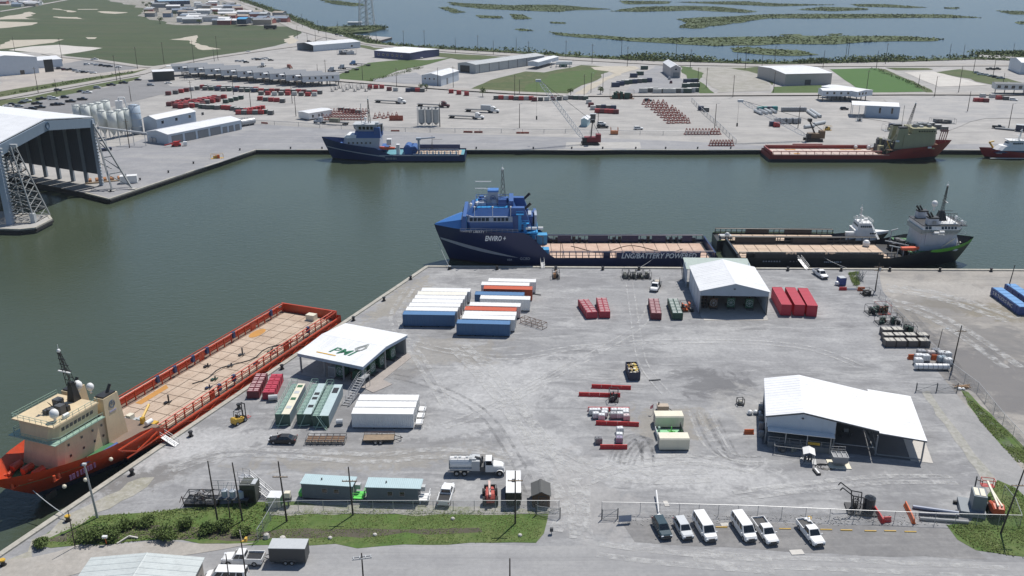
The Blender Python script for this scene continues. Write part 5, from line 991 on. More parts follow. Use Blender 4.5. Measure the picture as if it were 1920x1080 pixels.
t = boxy('pallet_cage', 'small black cage with a white drum standing alone left of the workshop', 'cage', on(1384, 761), .1, [('base', BLACK, [(0, 1.2, 0, 1.1, 0, .25)])]); frame_box(B(), 1.2, 1.1, 1.0, .07, z0=.25).out('frame', BLACK, t); B().cyl(.6, .5, .3, .85, .28, n=8).out('drum', M('cream_drum', (.5, .48, .4), .6, .2), t)
barrier((1395, 813), (1413, 813), ORANGE, 'single orange barrier left of the workshop', h=.9, w_=.8)
t = boxy('white_bags', 'white bags standing under the open left side of the workshop', 'bags', on(1402, 779), 0, [('plinth', GREY, [(-.1, 2.8, -.1, 1, 0, .1)])]); B().ball(.5, .4, .5, .5, .9).ball(1.6, .5, .5, .5, .8).ball(2.4, .4, .4, .4, .9).out('bag', PLASTIC, t)
# upper right of the yard
vehicle('pickup', WHITE, 'white pickup parked at the quay near the blue bin', 'pickup', on(1538, 518), math.radians(-81))
t = boxy('blue_bin', 'blue bin with a white tarpaulin by the quay grass', 'bin', on(1574, 536), .15, [('bin_body', M('bin_blue', (.03, .06, .22), .5, .3), [(0, 1.8, 0, 1.9, .1, 2.0)]), ('lid', LGREY, [(.1, 1.7, .1, 1.8, 2.0, 2.1)]), ('base', BLACK, [(.1, 1.7, .1, 1.8, 0, .1)])]); B().ball(-.4, .6, .6, .7, .8, 8, 4).out('tarpaulin', PLASTIC, t)
barrier((1573, 544), (1587, 544), RED, 'short red barrier below the blue bin', 'barriers below the blue bin'); barrier((1588, 543.5), (1608, 543.5), LGREY, 'pale grey barrier between the red and orange ones below the blue bin', 'barriers below the blue bin', h=.5); barrier((1608, 545), (1621, 545), ORANGE, 'short orange barrier right of the pale one', 'barriers below the blue bin', h=1.0)
skid(on(1620, 556), 2.4, 2.3, 1.5, .1, BLACK, BLACK, DGREY, 'black mesh crate beside the utility pole with two crossarms', 'crate', seed=41, n=16, name='mesh_crate')
t = thing('antenna_scrap', 'tangle of grey lattice scrap standing at the fence end by the quay', 'scrap', on(1610, 526)); b = B()
for i in range(18): b.tube((r_.uniform(-.5, 1.6), r_.uniform(-1, 1.5), 0), (r_.uniform(-1.0, 1.6), r_.uniform(-1, 1.5), r_.uniform(1.2, 3)), .06)
b.out('scrap_bars', GREY, t, kind='stuff')
skid(on(1630, 592), 2.6, 3.0, 1.9, .05, DGREY, DKGREEN, BLACK, 'dark green pump in a rusty cage, left of the pair nearer the quay', 'pump skid', 'caged pumps along the fence', 42, 18, 'pump_skid'); skid(on(1648, 591), 2.9, 3.2, 2.3, .05, M('cage_red', (.30, .05, .04), .6, .4), RUST, DKGREEN, 'red-topped caged pump, right of the pair nearer the quay', 'pump skid', 'caged pumps along the fence', 43, 20, 'pump_skid')
skid(on(1648, 610), 2.5, 2.8, 1.9, .03, DGREY, RUST, DKGREEN, 'dark rusty caged pump, left of the second pair', 'pump skid', 'caged pumps along the fence', 44, 20, 'pump_skid'); skid(on(1670, 610), 2.6, 2.8, 2.0, .03, DGREY, DKGREEN, BLACK, 'dark green caged pump, right of the second pair', 'pump skid', 'caged pumps along the fence', 45, 20, 'pump_skid'); skid(on(1696, 626), 2.6, 2.6, 1.9, -.1, DGREY, BLACK, DKGREEN, 'black caged pump behind the grey cuttings boxes', 'pump skid', 'caged pumps along the fence', 46, 22, 'pump_skid')
CB = 'grey cuttings boxes in a block'; k = 0
for j, (xs, py) in enumerate(((((1660, 1680, 1702, 1724)), 651.5), ((1657, 1678, 1699, 1722), 641), ((1655, 1675), 630.5))):
    for i, px in enumerate(xs):
        lab = ('front', 'middle', 'rear')[j]+' row cuttings box, '+('leftmost', 'second from left', 'third from left', 'rightmost')[i if j < 2 else (0, 3)[i]]
        if k == 0:
            t0 = thing('cuttings_box', lab, 'box', on(px, py), .0, CB); B().box(0, 2.25, 0, 1.9, .1, 1.5).out('box_body', M('box_grey', (.115, .105, .10), .6, .4), t0); B().box(.1, 1.0, .1, 1.8, 1.5, 1.58).box(1.15, 2.1, .1, 1.8, 1.5, 1.58).out('lid', M('lid_buff', (.45, .43, .38), .7, .35), t0); f_ = B()
            for x in (-.04, 2.17):
                for y in (-.04, 1.82): f_.box(x, x+.12, y, y+.12, 0, 1.62)
            f_.out('corner_post', BLACK, t0)
        else: dup(t0, on(px, py), R.uniform(-.02, .02), lab, CB)
        k += 1
for i, (px, py, m_) in enumerate(((1726, 668, M('dim_tank', (.30, .31, .33), .5, .3)), (1744, 670, M('pinky_tank', (.45, .40, .38), .5, .3)), (1754, 666, M('dim_tank', (.30, .31, .33), .5, .3)), (1722, 676, PLASTIC), (1734, 677, PLASTIC), (1721, 684, PLASTIC), (1765, 671, PLASTIC), (1774, 672, PLASTIC), (1765, 680, M('blue_plastic', (.28, .36, .42), .5, .3)), (1776, 684, PLASTIC))):
    lab = ['dim grey tote at the back left of the tote cluster', 'pinkish tote in the back row of the tote cluster', 'dim grey tote at the back right of the tote cluster', 'white tote left of the orange barrier gap', 'white tote right beside the pole-side orange barrier', 'white tote standing alone at the front left of the cluster', 'white tote in the rear pair by the crossarm pole', 'white tote touching the crossarm pole, rear pair', 'bluish tote under the rear pair by the crossarm pole', 'white tote at the front right by the crossarm pole'][i]
    o_ = tote(on(px, py), R.uniform(-.1, .1), lab, 'totes by the crossarm pole', m_); o_.scale = (1.35, 1.3, 1.25)
barrier((1702, 673), (1717, 673), ORANGE, 'orange barrier left of the white totes by the fence', 'orange barriers by the totes', h=1.1, w_=.9); barrier((1746, 674), (1758, 674.5), ORANGE, 'orange barrier in the middle of the tote cluster', 'orange barriers by the totes', h=1.1, w_=.9)
t = thing('white_cylinder', 'long white strapped cylinder lying at the foot of the crossarm pole', 'cylinder', on(1717, 695), along((1717, 695), (1780, 696))); B().tube((0, .6, .75), (6.9, .6, .75), .62, 14).out('barrel', PLASTIC, t); s_ = B()
for i in range(7): s_.tube((.45+i, .6, .75), (.55+i, .6, .75), .645, 14)
s_.out('strap', GREY, t); B().box(.5, .8, 0, 1.2, 0, .2).box(6.0, 6.3, 0, 1.2, 0, .2).out('cradle', DGREY, t)
t = thing('lumber_heap', 'heap of broken timber and white bags at the right gate post', 'heap', on(1800, 727)); b = B()
for i in range(14): b.tube((r_.uniform(-1.6, 1), r_.uniform(-.7, .7), .1+.03*i), (r_.uniform(-.5, 2.4), r_.uniform(-.7, .7), .1+.03*i), .09)
b.out('timber', M('raw_timber', (.40, .26, .15), .8, .4), t, kind='stuff'); B().ball(-.5, -.8, .2, .45, .7).ball(.2, -.9, .2, .35, .8).out('bag', PLASTIC, t)
# blue lettered skips at the right edge
t = dumpster(1876, 553, 14, 2.7, 1.9, along((1876, 553), (1925, 588))-math.pi/2, M('bargeblue', (.02, .06, .22), .5, .3), 'long blue skip with white lettering at the right edge'); cv = B()
for i in range(6): cv.box(.15, 2.5, .3+i*2.25, 2.4+i*2.25, 2.06, 2.14)
cv.out('cover', M('cover_blue', (.09, .26, .52), .6, .25), t); textmesh('S R TOOLS INC', 1.25, t, WHITE, 'lettering', (2.79, 6.2, 1.15), (math.pi/2, 0, math.pi/2), 0, 9.5); textmesh('S R TOOLS INC', 1.25, t, WHITE, 'lettering', (-.09, 6.4, 1.15), (math.pi/2, 0, -math.pi/2), 0, 9.5)
t2 = dumpster(1901, 546, 14, 2.7, 1.9, along((1876, 553), (1925, 588))-math.pi/2, M('bargeblue', (.02, .06, .22), .5, .3), 'second blue skip behind the lettered one at the right edge'); cv = B()
for i in range(6): cv.box(.15, 2.5, .3+i*2.25, 2.4+i*2.25, 2.06, 2.14)
cv.out('cover', M('cover_blue', (.09, .26, .52), .6, .25), t2)
# bollards
for i, (px, py) in enumerate(((128, 975), (248, 888), (358, 816), (448, 764), (529, 690), (663, 599), (720, 562), (770, 522))):
    bollard(on(px, py+2), ['mooring bollard with a yellow cap at the lower left quay', 'mooring bollard abreast the bow of the orange ship', 'mooring bollard at the foot of the orange ship gangway', 'mooring bollard beside the maroon tote tanks', 'mooring bollard left of the PMI shed', 'mooring bollard behind the PMI shed', 'mooring bollard astern of the orange ship', 'mooring bollard nearest the quay corner'][i], 'bollards along the slanting quay', YELLOW if i == 0 else None)
bollard(on(6, 1060), 'mooring bollard with a yellow cap at the very lower left corner', 'bollards along the slanting quay', YELLOW)
for i, px in enumerate((843, 932, 1042, 1130, 1198, 1477, 1577, 1668, 1762, 1858)):
    bollard(on(px, 505+(px-843)*.004), ['under the bow of the navy ship', 'behind the rear white container', 'right of the orange-topped skid', 'between the lone skid and the pump skids', 'behind the four pump skids', 'at the foot of the black ship gangway', 'right of the gangway of the black ship', 'abreast the wheelhouse of the black ship', 'under the bow of the black ship', 'at the empty quay right of the black ship'][i].join(('black mooring bollard ', '')), 'bollards along the straight quay', LGREY if i == 0 else None)
# fences and gates
fence([(500, 962), (560, 958), (700, 958), (850, 958), (968, 958), (1048, 958)], 'chain-link fence along the grass ditch behind the portable offices'); fence([(520, 955), (494, 1000), (484, 1016)], 'short chain-link fence running from the transformer box to the road', 2.2)
fence([(1128, 962), (1200, 963), (1420, 969), (1600, 977), (1790, 984), (1912, 987)], 'long chain-link fence behind the parked vehicles', 2.0); fence([(1912, 987), (1900, 955), (1880, 930)], 'short chain-link return at the lower right grass corner', 2.0)
fence([(1640, 545), (1680, 595), (1735, 650), (1785, 700), (1832, 735), (1880, 795), (1920, 838), (2050, 980)], 'long chain-link fence dividing the yard from the dark lot at right', 2.1, 4.0)
def gate(a, c, label, leaves=2, h=1.7):
    g = G(*a); t = thing('steel_gate', label, 'gate', g, ang(g, G(*c))); L = (G(*c)-g).length; s = L/leaves
    for i in range(leaves):
        x0, x1 = i*s+.12, (i+1)*s-.06; l_ = B()
        for u, v in (((x0, 0, .15), (x0, 0, h)), ((x1, 0, .15), (x1, 0, h)), ((x0, 0, .15), (x1, 0, .15)), ((x0, 0, h), (x1, 0, h)), ((x0, 0, h*.5), (x1, 0, h*.5)), ((x0, 0, .15), (x1, 0, h))): l_.tube(u, v, .04)
        o = l_.out('gate_leaf', GREY, t); B().add([(x0, 0, .15), (x1, 0, .15), (x1, 0, h), (x0, 0, h)], [(0, 1, 2, 3)]).out('wire_mesh', MESHF, o)
    for x in ((0, L) if leaves == 1 else (0, L/2, L)): B().cyl(x, 0, 0, h+.25, .08, n=8).out('post', DGREY, t)
gate((1717, 734), (1794, 735), 'double steel gate across the lane at the right'); gate((1005, 966), (1050, 972), 'small steel gate at the end of the left fence by the shed', 1); gate((1128, 974), (1158, 973), 'small steel gate at the left end of the parking bay', 1)
t = thing('leaning_sign', 'blue-grey sign board leaning at the yard entrance gate', 'sign', on(1160, 982), .1); B().box(0, 1.9, 0, .06, .3, 1.4).out('board', M('sign_blue_grey', (.30, .34, .43), .5, .2), t); B().box(-.05, 1.95, -.02, 0, 1.4, 1.5).box(-.05, 0, -.02, .06, .3, 1.4).box(1.9, 1.95, -.02, .06, .3, 1.4).out('frame', LGREY, t); B().tube((.2, .8, 0), (.2, .06, 1.2), .04).tube((1.7, .8, 0), (1.7, .06, 1.2), .04).tube((.2, 0, 0), (.2, 0, .3), .04).tube((1.7, 0, 0), (1.7, 0, .3), .04).out('stand', STEEL, t)
t = thing('white_pole_barrier', 'white pole barrier lying up against the front fence by the dark car', 'pole', on(1236, 972), along((1236, 972), (1231, 936))); B().tube((0, 0, .3), (6.4, 0, .9), .12, 8).out('bar', WHITE, t); B().box(-.3, .3, -.3, .3, 0, .6).out('base', WHITE, t)
for (px, py, L, W, lb) in ((1249, 945, .8, 1.6, 'small white slab lying beyond the front fence'), (1360, 984, 1.5, .9, 'pale concrete slab lying between the two white vans'), (1494, 1036, 2.0, 1.2, 'pale sandy patch slab before the lone pickup')):
    t = thing('loose_slab', lb, 'slab', on(px, py), .1, 'loose slabs by the parking bay'); B().box(-L/2, L/2, -W/2, W/2, 0, .1, top=(.04, .04)).out('slab_body', pale_m, t)
t = thing('gate_box', 'small black post box on the gravel by the yard entrance', 'post', on(1034, 1001)); B().cyl(0, 0, 0, 1.0, .06, n=6).out('post', STEEL, t); B().box(-.25, .25, -.2, .2, .5, 1.1).out('box_body', DGREY, t)
t = thing('dead_branch', 'pale broken plank frame dumped at the ditch edge', 'debris', on(240, 1016), .4); B().tube((-1.5, 0, .1), (.2, .9, .35), .14).tube((.2, .9, .35), (1.4, .2, .15), .16).out('plank', pale_m, t)
t = thing('marker_post', 'white-topped marker post at the ditch edge', 'post', on(199, 1021)); B().tube((.1, 0, 0), (0, 0, 1.2), .06).out('post', ORANGE, t); B().box(-.35, .35, -.2, .2, 1.2, 1.5).out('cap', WHITE, t)
for i, (px, py) in enumerate(((500, 1009), (530, 1011), (849, 974), (703, 1004), (975, 1005), (619, 1010))):
    t = thing('loose_rock', ['upright pale stone at the end of the short fence', 'round pale boulder above the grey box trailer', 'white stone at the fence foot near the white pickup', 'pale stone in the middle of the grass ditch', 'pale stone at the right end of the grass ditch', 'pale stone at the road edge near the grey box trailer'][i], 'stone', on(px, py), i, 'pale stones along the ditch'); B().ball(0, 0, .15, .55 if i < 2 else .35, .7 if i else 1.4, 7, 4).out('stone_body', pale_m, t)
# mooring line and gangways
def line(a, c, sag, r, label, name='mooring_rope', m_=None):
    a, c = Vector(a), Vector(c); t = thing(name, label, 'rope', a); pts = [(a.lerp(c, i/12)-a)+Vector((0, 0, -sag*4*(i/12)*(1-i/12))) for i in range(13)]; B().path(pts, r, 5).out('rope_strand', m_ or LGREY, t)
# ---------------------------------------------------------------- ships (x towards the bow, z from the water)
def hull(t, L, Bm, top, rake, paint, boot, xs=.6, n=26, zb=1.0, ztop=None, pw=2.3, name='hull', tran=.0):
    """lofted hull; top(s) gives bulwark height at station s in 0..1"""
    zmax = ztop or max(top(i/50) for i in range(51)); h2 = Bm/2
    def half(s, k):      # k 0 at the keel .. 1 at the rail
        a = max(0.0, (s-(xs-.12*(1-k)))/(1-(xs-.12*(1-k)))); return h2*(1-.06*(1-k))*max(0.0, 1-a**(1.35+(pw-1.35)*k))+.06
    def pt(s, z, sg):
        k = min(1.0, max(0.0, (z+1.5)/(zmax+1.5))); x = s*(L-rake*(1-k)**1.15)-(tran*(1-k) if s == 0 else 0); return (x, sg*half(s, k), z)
    st = [0, .03]+[.03+.97*(i/(n-1))**.82 for i in range(1, n)]
    def band(lo, hi, nm, m_, nz):
        b = B()
        for sg in (1, -1):
            rings = []
            for s in st:
                z0, z1 = lo(s), hi(s); r = [pt(s, z0+(z1-z0)*j/nz, sg) for j in range(nz+1)]; rings.append(r if sg > 0 else r[::-1])
            b.loft(rings, False, False)
        z0, z1 = lo(0), hi(0); A = [pt(0, z0, 1), pt(0, z1, 1), pt(0, z1, -1), pt(0, z0, -1)]; b.add(A, [(0, 1, 2, 3)]); o = b.out(nm, m_, t, True)
        return o
    band(lambda s: -1.5, lambda s: zb, 'boot_topping', boot, 2); band(lambda s: zb, top, name, paint, 5)
    return pt
def marks(t, m_, p, d, n, w_, h, step):
    """faint painted marks, too worn to read"""
    b = B(); p, d = Vector(p), Vector(d).normalized(); r = random.Random(n)
    for i in range(n): q = p+d*(i*step); k = w_*r.uniform(.6, 1); u = Vector((0, 0, h)); o = Vector((d.y, -d.x, 0))*.03; b.add([q+o, q+d*k+o, q+d*k+u+o, q+u+o, q-o, q+d*k-o, q+d*k+u-o, q+u-o], [(0, 1, 2, 3), (7, 6, 5, 4), (0, 4, 5, 1), (3, 2, 6, 7)])
    b.out('name_marks', m_, t, kind='stuff')
def remap(t, N0, ax, bx, sy=1.0, sz=1.0, z0=0.0):
    for o in set(t.children)-N0: o.scale = (ax, sy, sz); o.location = (o.location.x*ax+bx, o.location.y*sy, o.location.z*sz+z0*(1-sz))
def deckpoly(t, pt, s0, s1, z, m_, name='deck', inset=.12, n=14):
    P = [pt(s0+(s1-s0)*i/n, z, 1) for i in range(n+1)]; P = [(x, max(y-inset, .02), z) for x, y, _ in P]; return B().prism([(x, y) for x, y, _ in P]+[(x, -y) for x, y, _ in P[::-1]], z-.2, z).out(name, m_, t)
def planks(t, x0, x1, w, z, nx, ny, m_):
    """cargo deck laid in separate timber panels"""
    dx, dy = (x1-x0)/nx, 2*w/ny; pr = None
    for i in range(nx):
        for j in range(ny):
            if pr is None: pr = B().box(.08, dx-.08, .07, dy-.07, 0, .12).out('deck_panel', m_, t); o = pr
            else: o = pr.copy(); C.collection.objects.link(o); o.parent = t
            o.location = (x0+i*dx, -w+j*dy, z+R.uniform(0, .03))
def cargo_rail(t, x0, x1, y, z, h, m_, step=2.3, solid=()):
    b = B(); n = int((x1-x0)/step); a = 1 if y > 0 else -1
    b.tube((x0, y, z+h), (x1, y, z+h), .14, 6).tube((x0, y+.9*a, z+h*.98), (x1, y+.9*a, z+h*.98), .1, 4).tube((x0, y, z+h*.5), (x1, y, z+h*.5), .08, 4)
    for i in range(n+1):
        x = x0+(x1-x0)*i/n; b.box(x-.1, x+.1, y-.1, y+.1, z, z+h); b.tube((x, y, z+h*.97), (x, y+.9*a, z+h*.97), .07)
    for u, v in solid: b.box(u, v, y-.05, y+.05, z+.1, z+h)
    return b.out('cargo_rail', m_, t)
def block(t, name, m_, x0, x1, w0, w1, z0, z1, fs=0.0, as_=0.0, y=0.0, chamf=0.0):
    """deckhouse tier; fs / as_ lean the front / aft face inwards"""
    lo = [(x0, y-w0, z0), (x1-chamf, y-w0, z0), (x1, y-w0+chamf, z0), (x1, y+w0-chamf, z0), (x1-chamf, y+w0, z0), (x0, y+w0, z0)]; hi = [(x0+as_, y-w1, z1), (x1-fs-chamf, y-w1, z1), (x1-fs, y-w1+chamf, z1), (x1-fs, y+w1-chamf, z1), (x1-fs-chamf, y+w1, z1), (x0+as_, y+w1, z1)]
    return B().loft([lo, hi]).out(name, m_, t)
def winrow(par, a, c, n, w_, h, nrm, m_=None, frame=None):
    """n panes between a and c on a face with outward normal nrm"""
    a, c, nv = Vector(a), Vector(c), Vector(nrm).normalized(); d = (c-a).normalized(); up = nv.cross(d); up = up if up.z > 0 else -up; pr = None
    for i in range(n):
        p = a.lerp(c, (i+.5)/n)+nv*.03
        if pr is None:
            q = [d*(-w_/2)+up*(-h/2), d*(w_/2)+up*(-h/2), d*(w_/2)+up*(h/2), d*(-w_/2)+up*(h/2)]; pr = B().add([k+nv*.03 for k in q]+[k-nv*.04 for k in q], [(0, 1, 2, 3), (0, 4, 5, 1), (1, 5, 6, 2), (2, 6, 7, 3), (3, 7, 4, 0)]).out('window', m_ or GLASS, par); pr.location = p
        else: o = pr.copy(); C.collection.objects.link(o); o.parent = par; o.location = p
def mast(t, x, y, z, h, m_, lean=0.0, w=.5, arms=3, rad=True, dome=WHITE):
    b = B(); top = Vector((x+lean, y, z+h)); n = max(3, int(h/1.5)); W = lambda k: w*(1-.7*k)
    for sx in (-1, 1):
        for sy in (-1, 1):
            for i in range(n):
                p = lambda k, ax=sx, ay=sy: Vector((x+lean*k+ax*W(k), y+ay*W(k), z+h*k)); b.tube(p(i/n), p((i+1)/n), .07); b.tube(p(i/n), p((i+1)/n, -sx, sy), .045); b.tube(p(i/n), p(i/n, sx, -sy), .045)
    o = b.out('mast', m_, t)
    for i in range(arms):
        k = .45+.5*i/max(1, arms-1); B().box(x+lean*k-.1, x+lean*k+.1, y-1.5+.3*i, y+1.5-.3*i, z+h*k, z+h*k+.14).out('yard_arm', m_, o)
    if rad: B().box(x+lean*.4+.4, x+lean*.4+.7, y-1.6, y+1.6, z+h*.42, z+h*.42+.22).tube((x+lean*.4, y, z+h*.4), (x+lean*.4+.55, y, z+h*.42), .1).out('radar_scanner', dome, o)
    B().ball(top.x, y, top.z+.3, .4, 1, 8, 4).tube((top.x, y, top.z), (top.x, y, top.z+1.6), .05).out('mast_light', dome, o); return o
def dome(t, x, y, z, r, st=.8, m_=None): B().cyl(x, y, z, z+st, r*.3, n=8).ball(x, y, z+st+r*.8, r, 1.05, 12, 6).out('satellite_dome', m_ or WHITE, t, True)
def raft(t, x, y, z): B().tube((x-.7, y, z), (x+.7, y, z), .42, 10).out('life_raft', WHITE, t)
def bitts(t, m_, pts, z):
    for x, y in pts: B().cyl(x, y, z, z+1.0, .22, n=8).cyl(x+.9, y, z, z+1.0, .22, n=8).box(x-.3, x+1.2, y-.2, y+.2, z, z+.12).out('bitts', m_, t)
def gangway(a, c, label, w_=1.0):
    a, c = Vector(a), Vector(c); t = thing('gangway', label, 'gangway', a, math.atan2((c-a).y, (c-a).x)); L = (c-a).to_2d().length; dz = c.z-a.z
    B().add([(0, -w_/2, 0), (L, -w_/2, dz), (L, w_/2, dz), (0, w_/2, 0), (0, -w_/2, -.12), (L, -w_/2, dz-.12), (L, w_/2, dz-.12), (0, w_/2, -.12)], [(0, 1, 2, 3), (4, 7, 6, 5), (0, 4, 5, 1), (2, 6, 7, 3), (0, 3, 7, 4), (1, 5, 6, 2)]).out('walkway', STEEL, t)
    for y in (-w_/2, w_/2): B().rail([(0, y, 0), (L, y, dz)], 1.05, .035, 1.2).out('handrail', STEEL, t)
# ===== orange supply ship
OR_ = M('ship_orange', (.53, .055, .014), .42, .42, scale=.3, dcol=(.24, .05, .025)); OBOOT = M('ship_boot_grey', (.055, .065, .085), .6, .45, scale=.4); CREAM = M('ship_cream', (.66, .53, .34), .45, .4, scale=.3); GDECK = M('ship_green_deck', (.045, .16, .06), .65, .35)
t = thing('supply_ship', 'orange supply ship with a cream deckhouse moored at the slanting quay', 'ship', (-48.3, 201.6, WATER_Z), math.atan2(-80.6, -31.2)); L, Bm, zd, zf = 88.2, 16.8, 2.3, 5.0; XF = 63.5
tp = lambda s: 3.1 if s*L < XF-2 else (3.1+(6.1-3.1)*min(1, (s*L-XF+2)/3.0) if s*L < XF+1 else 6.1+1.9*((s*L-XF-1)/(L-XF-1))**1.5)
pt = hull(t, L, Bm, tp, 11.0, OR_, OBOOT, .74, 34, 1.3, pw=2.9, tran=.8); deckpoly(t, pt, .005, .70, zd, M('ship_steel_deck', (.20, .13, .09), .8, .5)); deckpoly(t, pt, (XF-1)/L, .80, zf, M('ship_grey_deck', (.22, .16, .12), .8, .5), 'boat_deck'); deckpoly(t, pt, .8005, .985, zf, GDECK, 'fore_deck'); planks(t, 1.6, 56.5, 6.3, zd, 16, 4, PLANK)
for s in (1, -1): cargo_rail(t, 1.2, 60, s*6.9, zd, 2.1, OR_, 2.4, [(30, 31.6), (12, 14)] if s < 0 else [(19, 20.5), (44, 45.5)])
B().box(.3, .7, -7.6, 7.6, zd, 4.4).out('stern_bulwark', OR_, t); f_ = B()
for i in range(11): f_.tube((4+i*4.6, Bm/2+.05, 2.9), (6.3+i*4.6, Bm/2+.28, 1.9), .13).tube((6.3+i*4.6, Bm/2+.28, 1.9), (8.6+i*4.6, Bm/2+.05, 2.9), .13)
f_.box(2, 61.5, Bm/2, Bm/2+.3, 2.95, 3.2).box(2, 61.5, Bm/2, Bm/2+.25, 1.75, 1.95); f_.out('rubbing_strake', OR_, t)
B().box(.7, 61.5, -Bm/2-.25, -Bm/2, 2.95, 3.2).out('rubbing_strake', OR_, t)
for i, (x, y) in enumerate(((6, -6.9), (20, -6.9), (29, -6.9), (33.5, -6.9), (39, -6.9), (44, -6.9), (11.5, 6.9), (38, 6.9), (42.5, 6.9))): B().box(x-.35, x+.35, y-.3, y+.3, zd+.9, zd+2.3).out('rail_cover', M('blue_cloth', (.035, .05, .13), .8, .3), t)
PT = M('deck_orange_paint', (.50, .24, .05), .8, .6, scale=.8)
B().prism([(14.5+2.7*math.cos(a), -4.7+1.3*math.sin(a)) for a in [k*.39 for k in range(16)]], zd+.14, zd+.165).out('painted_mark', PT, t); B().prism([(43, -5.9), (51.5, -5.9), (51.5, -4.4), (44, -4.4)], zd+.14, zd+.165).out('painted_mark', PT, t)
hs = B(); hs.path([(12+i*1.7, 5.6-i*.42+1.0*math.sin(i*.9), zd+.22) for i in range(18)], .11, 5).path([(16+i*.9, 4.5+1.4*math.sin(i*1.1), zd+.24) for i in range(9)], .09, 5); hs.out('deck_hose', BLACK, t)
for i, (x, y) in enumerate(((49, 0), (41, 3.2), (25.5, -.5), (22, 4.4), (33, -3.6), (28, 5.2), (31, .8), (37.5, 1.8))):
    B().tube((x-.8, y, zd+.2), (x+.6, y+.5, zd+.5), .12, 5).cyl(x, y, zd+.15, zd+.15+(1.6 if i in (2, 0) else .7), .16, n=6).box(x+.2, x+.9, y-.5, y+.1, zd+.14, zd+.5).out('deck_gear', [BLACK, NAVY, DGREY, DKGREEN][i % 4], t)
B().box(2.2, 3.8, 1.2, 3.4, zd+.14, zd+1.5).out('stern_box', OFFW, t)
N0 = set(t.children)
h1 = block(t, 'deckhouse', CREAM, 60.5, 76, 5.6, 5.3, zf, 11.2, 1.6, .3, -.3, 1.0); br = block(t, 'bridge', CREAM, 64, 76.2, 5.0, 5.5, 11.2, 14.0, .6, 0, -.3, 1.6)
winrow(br, (65.3, 4.98, 12.9), (74, 4.98, 12.9), 8, .8, .8, (0, 1, -.17)); winrow(br, (65.3, -5.55, 12.9), (74, -5.55, 12.9), 8, .8, .8, (0, -1, -.17)); winrow(br, (75.72, -4.1, 12.8), (75.72, 3.5, 12.8), 7, .85, .8, (1, 0, .2))
for x in (63.5, 66, 69, 72.5): winrow(h1, (x, 5.2, 9.3), (x+1, 5.2, 9.3), 1, .45, .45, (0, 1, .05)); winrow(h1, (x, 5.26, 7.0), (x+1, 5.26, 7.0), 1, .45, .45, (0, 1, .05))
B().box(63.6, 77.1, -6.3, 6.2, 11.05, 11.2).out('bridge_deck', PGREEN, t); B().rail([(64, 6.1, 11.2), (75.5, 6.1, 11.2), (77, 4.5, 11.2), (77, -4.6, 11.2), (75.5, -6.2, 11.2), (64, -6.2, 11.2)], 1.05, .05, 1.5).out('bridge_rail', PGREEN, t)
B().box(63.8, 75.9, -5.9, 5.3, 14.0, 14.25).out('monkey_deck', CREAM, t); B().rail([(64, 5.2, 14.25), (75.7, 5.2, 14.25), (75.7, -5.8, 14.25), (64, -5.8, 14.25)], 1.0, .05, 1.5).out('upper_rail', PGREEN, t)
for y in (4.2, -4.8):
    fu = block(t, 'funnel', CREAM, 57.6, 63.2, 1.5, 1.25, zf, 14.4, .5, .9, y); B().box(58.9, 62.4, y-1.1, y+1.1, 14.4, 14.7).tube((60.2, y, 14.6), (59.2, y+.2, 16.2), .35, 8).out('funnel_cap', BLACK, fu)
    if y > 0:
        em = B()
        for k in range(20):
            a, c = k*.314, k*.314+.314
            for r in (.8, .62): em.tube((60.6+r*math.cos(a), y+1.36, 12.6+r*math.sin(a)), (60.6+r*math.cos(c), y+1.36, 12.6+r*math.sin(c)), .06)
        em.tube((60.6, y+1.36, 12.4), (60.6, y+1.36, 13.4), .08).tube((60.2, y+1.36, 12.7), (61.0, y+1.36, 12.7), .07); em.out('funnel_emblem', M('emblem_blue_grey', (.16, .2, .26), .5, .1), fu); B().box(59.7, 61.6, y+1.36, y+1.42, 11.0, 11.35).out('name_band', M('pale_violet', (.42, .40, .50), .5, .2), fu)
block(t, 'mast_foot', BLACK, 63.8, 65.8, 1.0, .5, 14.25, 18.2, .6, .6, -.3); mast(t, 64.8, -.3, 17.5, 7.6, BLACK, 1.6, .65, 4)
for x, y, r in ((73.5, 3.4, .95), (62.5, -1.2, 1.0), (61.8, 1.5, .8)): dome(t, x, y, 14.25 if x > 65 else 14.7, r)
b = B(); junk(b, 6, 6, 2.0, 16, random.Random(3), 14.3, 66.5, -3).out('monkey_deck_gear', [BLACK, DGREY], t); raft(t, 71.5, 4.2, 14.7); remap(t, N0, .78, 19.2, .80, .86, zf); dome(t, 61, -1.5, zf-.4, .9, 3.0)
rr = random.Random(12); wg = B()
for i in range(3): wg.tube((79.6, -3+i*2.4, zf+.8), (81.6, -2.6+i*2.2, zf+.8), .5, 10).box(79.4, 81.4, -3.5+i*2.4, -3.1+i*2.4, zf, zf+1.2)
wg.tube((79.6, 3.4, zf+.6), (83, 2.2, zf+.7), .25, 6).tube((79.6, -4, zf+.5), (83, -2, zf+.7), .25, 6); wg.out('anchor_windlass', M('windlass_orange', (.55, .07, .02), .5, .3), t); bitts(t, M('windlass_orange', (1, 1, 1)), [(84, 1), (83.4, -2.2), (80, 5.4), (80, -5.8)], zf)
B().path([(76, 5.9, zf+.3), (72, 6.2, zf+.3), (68.5, 6.3, zf+.3)], .3, 6).out('blue_tarpaulin', M('tarp_blue', (.03, .09, .30), .7, .4), t)
for i in range(22):
    x, y = 56.5+rr.random()*6, rr.uniform(-5.5, 5.5); B().box(x-.6, x+.6, y-.5, y+.5, zd, zd+rr.uniform(.5, 1.8)).out('deck_locker', rr.choice((OFFW, LGREY, YELLOW, PGREEN, WHITE)), t)
